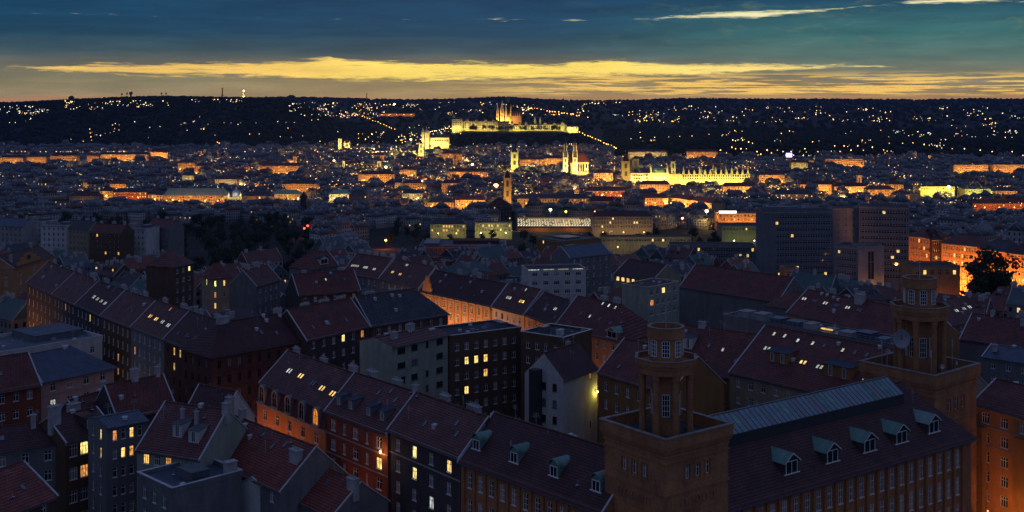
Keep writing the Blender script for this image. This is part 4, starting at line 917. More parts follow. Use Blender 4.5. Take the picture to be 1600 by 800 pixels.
# ------------------------------------------------------------------ right-hand block behind the palace
house('long brick-red roof with two paired shed dormers and rows of skylights behind the palace skylight', (1140, 580), (1286, 613), 93.0, W=28, d=14, rise=9.6, rm='roof_red', wm='plaster_cream', L=54, wins={'front': dict(n=14, r=4, w=1.3, h=1.9, fh=4.0, top=1.5)},
      dorm=[('shed', .20, .34, dict(w=6.0, h=2.6, wm='plaster_ochre')), ('shed', .52, .30, dict(w=7.4, h=2.8, wm='plaster_ochre'))],
      lights=[(.08, .82, 'lit_pale'), (.14, .82, 'lit_pale'), (.30, .78, 'lit_pale'), (.36, .78), (.52, .76), (.58, .76), (.76, .72), (.83, .70), (.31, .40, 'lit_warm', 2), (.40, .38, 'lit_pale', 2), (.64, .34, 'lit_pale', 2), (.09, .52, 'lit_pale', 2), (.22, .78, 'lit_pale'), (.46, .76, 'lit_pale')])
house('brick-red roof with a white flat-topped dormer box, behind the plain lantern', (1004, 566), (1140, 588), 91.0, W=22, d=11, rise=9.0, rm='roof_red', wm='plaster_ochre', L=29, wins={'front': dict(n=8, r=3, w=1.2, h=1.9, fh=4.0, top=1.5)}, dorm=[('shed', .33, .45, dict(w=4.6, h=3.0, wm='plaster_white', rm='metal_blue'))], lights=[(.55, .55), (.7, .5, 'lit_pale'), (.86, .3)], chim=[(.4, 1.0, 2, 1, 1.2)])
house('flat dark roof with three pale vents inside the courtyard behind the palace', (1068, 645), (1200, 628), 84.0, W=16, roof='flat', rm='metal_grey', wm='plaster_ochre', L=24, wins={'front': dict(n=6, r=2, w=1.2, h=2.0, fh=4, top=1.5)}, parapet=.2, rbox=[(.30, .35, .35, .45, 1.2, 'concrete_pale'), (.48, .53, .2, .3, 1.0, 'concrete_pale'), (.62, .67, .55, .65, 1.2, 'concrete_pale')], cornice=None)
house('low ochre courtyard wing topped by two air units, behind the plain tower', (1090, 590), (1142, 581), 90.0, W=9, roof='flat', rm='metal_blue', wm='plaster_ochre', L=14, wins={'front': dict(n=4, r=2, w=1.2, h=1.8, fh=4, top=1.5)}, parapet=.2, rbox=[(.06, .18, .3, .5, 1.3, 'concrete_pale'), (.22, .34, .3, .5, 1.3, 'concrete_pale')], cornice=None)
rt = house('roof terrace crowded with plant and railings, with two glowing lamps', (1130, 494), (1420, 546), 97.5, W=10, roof='flat', rm='metal_grey', wm='plaster_grey', L=62, parapet=.5, rbox=[(.06 + .09 * i, .10 + .09 * i + random.uniform(0, .03), .2, .6, random.uniform(.7, 2.0), random.choice(['metal_grey', 'concrete_pale', 'metal_blue'])) for i in range(10)], cornice=None, deck='flat_roof_pale')
L, W = rt['LW']; H = rt['H']
for u in (.55, .93): m = MB(); m.box(u * L - 1.8, u * L + 1.8, 1.2, 1.5, H + 1.0, H + 1.35); m.build('strip_lamp', 'lit_warm', rt)
m = MB()
for i in range(int(L / 1.5)): m.tube((i * 1.5, .05, H + .6), (i * 1.5, .05, H + 1.6), .03, None, 4)
m.tube((0, .05, H + 1.6), (L, .05, H + 1.6), .03, None, 4); m.tube((0, .05, H + 1.1), (L, .05, H + 1.1), .03, None, 4); m.build('railing', 'metal_pale', rt)
house('red-brown roofs with a bright salmon wall and slanting skylights beyond the roof terrace', (1230, 487), (1418, 528), 91.0, W=18, d=9, rise=6.5, rm='roof_red', wm='plaster_ochre', L=52, lights=[(.03 + .09 * i, .55, 'lit_pale' if i % 2 == 0 else None, 2) for i in range(6)], chim=[(.2, 1.1, 2, 1, 2), (.45, .9, 3, 2, 2.4), (.7, 1.1, 2, 1, 2)])
house('plain hipped red-brown roof in front of the concrete slab block', (1195, 476), (1330, 492), 84.0, W=18, d=9, rise=4.6, rm='roof_red', wm='plaster_grey', L=48, hipl=7, hipr=7, chim=[(.3, 1.0, 2, 1, 2.2), (.7, 1.0, 2, 1, 2.2)])
house('broad pinkish-red roof with a grey gable end, left of the slab block', (1062, 447), (1160, 462), 84.0, W=20, d=10, rise=8.0, rm='roof_red', wm='plaster_grey', L=48, wins={'right': dict(n=3, r=2, w=1, h=1.6, fh=4, top=1)})
house('pale green penthouse with a lit window and dark shutters', (1012, 450), (1058, 441), 90.0, W=12, roof='flat', rm='metal_blue', wm='plaster_green', L=20, wins={'front': dict(n=5, r=3, w=2.0, h=2.0, fh=3.8, top=1.0, kind=3, lit={(2, 0): 'lit_warm', (0, 1): 'lit_orange'})}, parapet=.2, cornice=None)
house('white modern penthouse with a bright ribbon of eave lights', (824, 422), (902, 420), 86.0, W=14, roof='flat', rm='metal_grey', wm='plaster_white', wins={'front': dict(n=5, r=4, w=2.4, h=1.6, fh=3.8, top=1.2, kind=3)}, parapet=.2, cornice=None, L=26)
house('dark-roofed hall with a row of yellow windows under its eaves', (959, 428), (1008, 436), 82.0, W=18, d=9, rise=6.0, rm='roof_dark', wm='plaster_cream', L=24, wins={'front': dict(n=7, r=3, w=1.8, h=1.8, fh=4, top=.9, lit={(0, 0): 'lit_yellow', (1, 0): 'lit_warm', (2, 0): 'lit_warm', (3, 0): 'lit_warm', (5, 0): 'lit_warm', (6, 0): 'lit_warm'})})
house('blue-grey gabled house with flank wall, left of the yellow-windowed hall', (890, 402), (950, 396), 84.0, W=14, d=7, rise=4.5, rm='metal_blue', wm='plaster_grey', L=26, seams=False, wins={'front': dict(n=6, r=4, w=1.2, h=1.8, fh=3.8, top=1.2)}, lights=[])

# far right street front
rf = house('tall ochre apartment house with blue bay windows, lit orange from the street below', (1520, 628), (1600, 650), 98.0, W=14, d=7, rise=4.0, rm='roof_red', wm='plaster_orange', L=24, roof='gable', bands=(4.0, 7.8), wins={'front': dict(n=5, r=7, w=1.7, h=2.1, fh=3.9, top=1.5, kind=3, lit={(3, 5): 'lit_yellow', (3, 4): 'lit_warm', (0, 5): 'lit_warm'})}, chim=[(.4, 1.1, 2, 1, 2)])
m = MB(); m.box(-1.5, 1.5, -1.3, -.004, rf['H'] - 24, rf['H'] - 4.4); bay = m.mesh('bay_window', 'plaster_ochre')
for u in (.08, .5, .9): link('bay_window', bay, rf, (u * 24, 0, 0))
house('blue metal roofed attic with small windows beyond the dish-carrying tower', (1535, 556), (1600, 566), 90.0, W=12, d=6, rise=2.4, rm='metal_blue', wm='plaster_grey', L=22, seams=True, wins={'front': dict(n=5, r=3, w=1.1, h=1.6, fh=3.8, top=1.4)}, chim=[(.1, .5, 1.2, 1, 1.6)])
house('grey-brown hipped roof with three pale skylights right of the dish-carrying tower', (1484, 507), (1545, 494), 87.0, W=16, d=8, rise=6.0, rm='roof_brown', wm='plaster_ochre', L=24, hipr=6, lights=[(.4, .4, 'lit_pale', 2), (.6, .42, 'lit_pale', 2), (.75, .44, 'lit_pale', 2)], wins={'front': dict(n=6, r=3, w=1.1, h=1.8, fh=3.8, top=1.4)})
house('dark red roof with scattered vents at the right, below the big dark tree', (1500, 528), (1620, 545), 87.0, W=18, d=9, rise=6.4, rm='roof_red', wm='plaster_grey', L=32, chim=[(.2, 1, 1, 1, 1.4), (.5, .8, 1, 1, 1.4), (.8, 1, 1.6, 1, 1.4)], lights=[(.7, .4, 'lit_pale')])

pw = H0 = next(o for o in bpy.data.objects if 'label' in o and 'ribbon of eave lights' in o['label'])
for i in range(4): m = MB(); L_ = pw['LW'][0]; m.box(L_ * (.02 + .25 * i), L_ * (.2 + .25 * i), -.3, -.21, pw['H'] - .1, pw['H'] + .15); m.build('eave_light', 'lit_pale', pw)
# ------------------------------------------------------------------ street lamps
LAMPM = {}
def street_lamp(loc, label, group, kind='bulb_sodium', power=0, color=(1, .42, .10), h=7.0, bulb=.32, radius=.4, aim=None):
    key = (h, kind, bulb)
    if key not in LAMPM:
        p = MB(); p.lathe([(.22, 0), (.2, .5), (.1, .7), (.07, h)], 6); p.tube((0, 0, h - .05), (0, -1.0, h + .25), .05, .04, 4); p.box(-.2, .2, -1.6, -.9, h + .2, h + .36)
        b = MB(); b.lathe([(bulb * .35, h + .17 - bulb * 1.5), (bulb, h + .17 - bulb * .9), (bulb * .9, h + .17 - bulb * .3), (bulb * .4, h + .17)], 8, 0, -1.25)
        LAMPM[key] = (p.mesh('pole', 'metal_dark'), b.mesh('bulb', kind))
    pm, bm = LAMPM[key]
    r = thing('street_lamp', label, 'street lamp', loc, 0, group); link('pole', pm, r); link('bulb', bm, r)
    if power: lamp_light('lamp_light', r, (0, -1.25, h - bulb * 1.6 - .3), power, color, radius, R(138) if aim else None, aim)
    return r
def lamps_along(root, us, off, label, group, power, color=(1, .42, .10), kind='bulb_sodium', h=7.0, bulb=.32):
    """lamps before a house front, as spots aimed up to make it glow"""
    M_ = root.matrix_basis
    for u in us:
        p = Matrix.Translation(root.location) @ Matrix.Rotation(root.rotation_euler.z, 4, 'Z') @ Vector((u * root['LW'][0], -off, 0))
        a_ = root.rotation_euler.z; street_lamp((p.x, p.y, ground(p.x, p.y)), label, group, kind, power, color, h, bulb, .4, (-math.sin(a_), math.cos(a_), .45))
byname = {o['label']: o for o in bpy.data.objects if 'LW' in o}
def H_(s): return next(o for l, o in byname.items() if s in l)
G1 = 'lamps lighting the streets between the houses'
SOD = (1, .36, .06)
lamps_along(H_('five arched dormers'), (.06, .45, .85), 3.6, 'sodium street lamp before the house with arched dormers', G1, 4200, (1, .30, .05), h=10.0)
lamps_along(H_('paired shed dormers'), (.2, .55, .95), 3.6, 'sodium street lamp before the brick-red house', G1, 3600, (1, .32, .05), h=9.0)
lamps_along(pall, (.1, .5, .9), 9, 'sodium street lamp below the palace wing with barrel dormers', G1, 90, SOD)
lamps_along(palr, (.2, .55, .9), 10, 'sodium street lamp below the long palace wing', G1, 110, SOD)
lamps_along(H_('tall ochre apartment'), (.02, .5, .95), 8, 'sodium street lamp below the ochre apartment house', G1, 2600, SOD, h=4.0)
lamps_along(H_('orange stepped') if any('orange stepped' in l for l in byname) else H_('stepped gable standing'), (.1, .4), 12, 'sodium street lamp below the stepped gable', G1, 3500, SOD, h=17.0)
lamps_along(H_('ornate stucco'), (.1, .4, .7, 1.0), 10, 'street lamp before the ornate stucco house', G1, 11000, (1, .52, .20), h=11.0)
lamps_along(H_('salmon front'), (.5,), 9, 'street lamp before the salmon-fronted house', G1, 5000, SOD, h=11.0)
lamps_along(H_('hipped brick-red roof with small gabled'), (.92,), 7, 'street lamp by the gabled pediment', G1, 2200, SOD)
lamps_along(H_('moulded bands'), (-.06, .25), 8, 'dim street lamp at the brick corner block', G1, 700, SOD)
lamps_along(H_('balconied front'), (.2,), 8, 'street lamp before the balconied terrace house', G1, 700, (1, .7, .35))
lamps_along(H_('cream corner house'), (1.2,), 5, 'street lamp beside the cream corner house', G1, 900, SOD)
def wall_lamp(root, loc, label, power, color, kind, rad=.3):
    p = Matrix.Translation(root.location) @ Matrix.Rotation(root.rotation_euler.z, 4, 'Z') @ Vector(loc)
    r = thing('wall_lamp', label, 'wall lamp', p, root.rotation_euler.z)
    m = MB(); m.box(-.08, .08, -.05, .3, -.05, .08); m.tube((0, 0, 0), (0, -.25, .1), .03); m.build('bracket', 'metal_dark', r)
    m = MB(); m.lathe([(.1, -.18), (rad, -.05), (rad, .12), (.1, .25)], 8, 0, -.3); m.build('bulb', kind, r)
    lamp_light('lamp_light', r, (0, -.75, -.1), power, color, .12)
whh = H_('half-hipped gable')
wall_lamp(whh, (14.6, -.35, whh['H'] - 6.0), 'yellow wall lamp on the side of the white half-hipped house', 260, (1, .80, .10), 'bulb_warm', .22)
bh = H_('paired shed dormers')
wall_lamp(bh, (bh['LW'][0] * .93, -.35, bh['H'] - 4.0), 'bright lamp over the yellow window of the brick-red house', 140, (1, .55, .15), 'bulb_warm', .2)

# ------------------------------------------------------------------ streets
def st(rootlabel, off, width, name, ext=25):
    o = H_(rootlabel); L = o['LW'][0]; T = Matrix.Translation(o.location) @ Matrix.Rotation(o.rotation_euler.z, 4, 'Z')
    p, q = T @ Vector((-ext, -off, 0)), T @ Vector((L + ext, -off, 0)); street(name, p, q, width)
st('five arched dormers', 9, 8, 'street', 60)
st('long ochre palace', 12, 9, 'street', 20)
st('moulded bands', 11, 9, 'street', 40)
st('brown-roofed terrace', 10, 8, 'street', 80)
st('ornate stucco', 11, 9, 'street', 50)
st('tall ochre apartment', 10, 9, 'street', 40)

# ------------------------------------------------------------------ middle distance, placed singly
G2 = 'added uplights before the lit fronts of the inner city'
FSOD = (1, .43, .085)
LITK = {}
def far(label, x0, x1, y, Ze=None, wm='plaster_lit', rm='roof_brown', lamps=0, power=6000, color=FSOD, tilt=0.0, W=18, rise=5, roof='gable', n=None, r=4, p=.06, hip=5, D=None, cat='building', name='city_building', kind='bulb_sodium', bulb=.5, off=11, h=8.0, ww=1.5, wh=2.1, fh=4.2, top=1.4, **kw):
    if Ze is None: Ze = 30.0
    if D: Ze = CAMZ - (y - HY) * D / F
    a, b = at(x0, y, Ze), at(x1, y + tilt, Ze); L = (b - a).length; n = n or max(3, int(L / 3.6))
    o = house(label, (x0, y), (x1, y + tilt), Ze, W=W, rise=rise, roof=roof, rm=rm, wm=wm, joined=True, name=name, cat=cat, hipl=hip if roof != 'flat' else 0, hipr=hip if roof != 'flat' else 0, flash=False, gutter=False, wins={'front': dict(n=n, r=r, w=ww, h=wh, fh=fh, top=top, p=p, m0=kw.pop('m0', .9)), **kw.pop('more', {})}, **kw)
    FOOT.append((o.location.x, o.location.y, o.rotation_euler.z, -4, L + 4, -26, 0))
    o['label'] = label; byname[label] = o
    if lamps:  # spots added before the front, aimed up so its visible part glows
        lamps_along(o, [(i + .5) / lamps for i in range(lamps)], off, ' '.join(('street lamp before the ' + label).split()[:13]).rstrip(','), G2, power, color, kind, h, bulb)
    return o
S1 = ('flat',)
# concrete slab block
far('concrete slab block with dark ribbon windows, left half of the big office block', 1193, 1302, 331, D=752, wm='concrete', rm='metal_grey', roof='flat', W=16, n=22, r=11, ww=1.62, wh=1.75, fh=4.1, top=2.4, p=.008, m0=8, tilt=-1, rbox=[(.1, .5, .2, .8, 2.5, 'concrete')])
far('recessed concrete stair core between the two halves of the big office block', 1302, 1342, 327, D=766, wm='concrete_pale', rm='metal_grey', roof='flat', W=14, n=3, r=10, ww=1.0, wh=1.6, fh=4.1, p=.0)
far('concrete slab block with dark ribbon windows, right half of the big office block', 1342, 1421, 323, D=758, wm='concrete', rm='metal_grey', roof='flat', W=16, n=17, r=11, ww=1.7, wh=1.75, fh=4.1, top=2.4, p=.01, tilt=2, more={'right': dict(n=4, r=11, w=1.2, h=1.7, fh=4.1, top=2.4)})
far('low office wing with long window strips in front of the slab block', 1303, 1342, 384, D=690, wm='concrete', rm='metal_grey', roof='flat', W=16, n=9, r=6, ww=1.3, wh=1.7, fh=4.0, top=2.4, p=.02, tilt=3)
sr = far('pale stair tower with one tall dark window, lit orange from below', 1341, 1381, 386, D=680, wm='concrete_pale', rm='metal_grey', roof='flat', W=12, n=1, r=1, ww=3.4, wh=16, fh=20, top=2.6, p=0, lamps=2, power=7000, off=4, h=3.5, color=SOD)
far('low block with orange-lit end wall beside the slab block', 1226, 1248, 421, D=640, wm='plaster_orange', rm='metal_grey', roof='flat', W=12, r=2, lamps=1, power=7000, off=6, h=5, color=SOD)
# orange fronts along the right-hand street
far('orange-lit front with four storeys of small windows next to the slab block', 1420, 1456, 368, D=705, tilt=4, r=5, n=8, lamps=2, power=8000, ww=.95, color=SOD, wm='plaster_orange', p=.08, off=13, h=8.0)
far('dark brick flank house between two orange-lit fronts', 1456, 1471, 374, D=690, wm='brick_dark', rm='roof_dark', r=4)
far('long orange-lit front with rows of small windows and scattered lit panes', 1471, 1528, 379, D=684, tilt=6, r=6, n=13, lamps=4, power=24000, ww=.95, color=SOD, wm='plaster_orange', p=.10, off=13, h=8.0)
far('orange-lit front with grey mansard roof behind the big dark tree', 1528, 1572, 387, D=668, tilt=6, r=6, n=9, lamps=3, power=24000, ww=.95, color=SOD, wm='plaster_orange', rm='roof_slate', p=.08, off=13, h=8.0)
far('orange-lit corner front with dark roof at the end of the lit street', 1572, 1640, 394, D=650, tilt=7, r=6, n=12, lamps=4, power=24000, ww=.95, color=SOD, wm='plaster_orange', rm='roof_dark', p=.08, off=13, h=8.0)
far('pavilion with low dark roof before the orange street fronts', 1425, 1500, 418, D=600, wm='plaster_orange', rm='metal_dark', roof='flat', r=1, h=4, lamps=2, power=2600, off=6)
# station and its surroundings
def station():
    a = at(808, 352, 18); o = thing('railway_station', 'railway station hall with long glazed roofs full of rooflights', 'station', (a.x, a.y, ground(a.x, a.y)), 0)
    w = 118 * a.y / F; FOOT.append((a.x, a.y, 0, -10, w + 10, -60, 90)); e = 6.0
    m = MB(); m.box(0, w, 0, .6, 0, 4.6); m.box(0, w, 46, 46.6, 0, 12.0); m.build('wall', 'plaster_orange', o)
    m = MB()
    for i in range(7):
        y0 = 2 + i * 6.4; m.slab([(0, y0, e + i * .55), (w, y0, e + i * .55), (w, y0 + 5.6, e + 1.5 + i * .55), (0, y0 + 5.6, e + 1.5 + i * .55)], .3)
        m.box(0, w, y0 + 5.6, y0 + 6.0, e + i * .55 - .4, e + 1.5 + i * .55)
    m.build('roof', 'metal_grey', o)
    rl = None
    for i in range(7):
        for j in range(28):
            if random.random() < .12: continue
            if rl is None: q = MB(); q.box(-.75, .75, -.5, .5, 0, .55); rl = q.mesh('rooflight', 'bulb_room')
            y0 = 2 + i * 6.4; link('rooflight', rl, o, (w * (j + .5) / 28 + (i % 2) * .9, y0 + 2.4, e + .55 + i * .55))
    for u in (.0, .5, 1.0): q = MB(); q.box(u * w - .4, u * w + .4, -.5, 0, 0, 6); q.build('pier', 'stone_trim', o)
    lamp_light('lamp_light', o, (w * .3, -10, 9), 3000, (1, .5, .15), .5); lamp_light('lamp_light', o, (w * .75, -10, 9), 3000, (1, .5, .15), .5)
emit_mat('bulb_room', (1, .78, .38), 2.2, False)
station()
far('beige station office with two rows of dark windows beside the glazed hall', 925, 1020, 338, D=1240, wm='plaster_cream', rm='roof_dark', r=3, n=22, lamps=3, power=3600, color=(1, .6, .25), W=20)
far('long low building with yellow-lit arcade left of the station hall', 742, 800, 349, D=1230, wm='plaster_cream', rm='metal_grey', r=2, n=12, lamps=3, power=4200, color=(.95, .9, .3), kind='bulb_green', p=.3, roof='flat')
far('yellow-lit signal building with a dark roof by the railway', 672, 728, 350, D=1225, wm='plaster_cream', rm='roof_slate', r=2, n=12, lamps=2, power=3200, color=(.95, .9, .3), p=.25)
far('flat-roofed red hall with roof monitors beside the railway', 655, 790, 386, D=900, wm='plaster_red', rm='metal_grey', deck='flat_roof_pale', roof='flat', W=45, r=1, n=22, lamps=2, power=1600, rbox=[(.05, .22, .1, .8, 2.2, 'metal_grey'), (.38, .92, .45, .8, 2.4, 'brick_dark'), (.94, .99, .1, .6, 3, 'concrete')], p=.06)
far('green-trimmed flat-roofed hall in the railway yard', 838, 880, 372, D=980, wm='plaster_ochre', rm='copper', deck='flat_roof_pale', roof='flat', W=40, r=1, n=10, tilt=6, rbox=[(.2, .7, .3, .7, 1.4, 'metal_grey')])
far('long low yellow-lit building with a glazed end right of the station', 940, 1080, 371, D=1060, wm='plaster_cream', rm='roof_dark', r=1, n=34, lamps=3, power=1800, color=(1, .8, .3), roof='flat', W=14)
far('long shadowed office building with flat roof before the slab block', 1046, 1180, 384, D=830, wm='plaster_grey', rm='metal_blue', roof='flat', r=3, n=34, W=18, tilt=1)
far('yellow-lit wall of the railway depot beside the slab block', 1128, 1190, 354, D=1130, wm='plaster_cream', rm='flat_roof', roof='flat', r=1, n=12, lamps=2, power=1500, color=(.85, 1, .25), kind='bulb_green', W=30)
far('bright white-signed hall at the foot of the orange avenue', 1122, 1190, 334, D=1330, wm='plaster_orange', rm='metal_grey', roof='flat', r=2, n=12, lamps=4, power=9000, color=(1, .55, .16), W=25)
o = byname['bright white-signed hall at the foot of the orange avenue']; m = MB(); m.box(0.02 * o['LW'][0], .42 * o['LW'][0], -.6, -.2, o['H'] + .8, o['H'] + 3.2); m.build('sign', 'sign_white', o)
# pale blocks at the left edge
for lab, x0, x1, y, D, wm, rm, rf_, p, til in (('pale blue-grey house with one wide yellow window at the left edge', -14, 36, 352, 850, 'concrete_pale', 'metal_blue', 'gable', .02, 2), ('pale terraced house with roof boxes beside the left-edge house', 36, 66, 345, 870, 'plaster_white', 'metal_grey', 'flat', .0, 2),
        ('grey panel house with rendered bays', 64, 104, 352, 840, 'plaster_white', 'metal_grey', 'flat', .01, 1), ('second grey panel house joined to the rendered bays', 106, 138, 356, 825, 'plaster_cream', 'roof_slate', 'gable', .02, 2), ('red-roofed house with two yellow windows beside the panel houses', 140, 190, 362, 800, 'plaster_brown', 'roof_red', 'gable', .08, 2),
        ('white house with roof terrace beside the red-roofed house', 192, 228, 356, 820, 'plaster_white', 'metal_blue', 'flat', 0, 2), ('white gabled house next to the dark park trees', 228, 264, 353, 835, 'plaster_grey', 'roof_brown', 'gable', 0, 3)):
    far(lab, x0, x1, y, D=D, wm=wm, rm=rm, roof=rf_, r=4, W=14, p=p, tilt=til, hip=0, deck='flat_roof_pale', ww=1.3, wh=1.8, fh=3.9, rbox=[(.1, .3, .2, .7, 2.6, 'concrete_pale'), (.6, .85, .3, .8, 2.0, 'metal_grey')] if rf_ == 'flat' else (), chim=[(.15, 1.1, 2, 1, 2), (.55, 1.1, 3, 1, 2), (.9, 1.0, 2, 1, 2)] if rf_ != 'flat' else ())
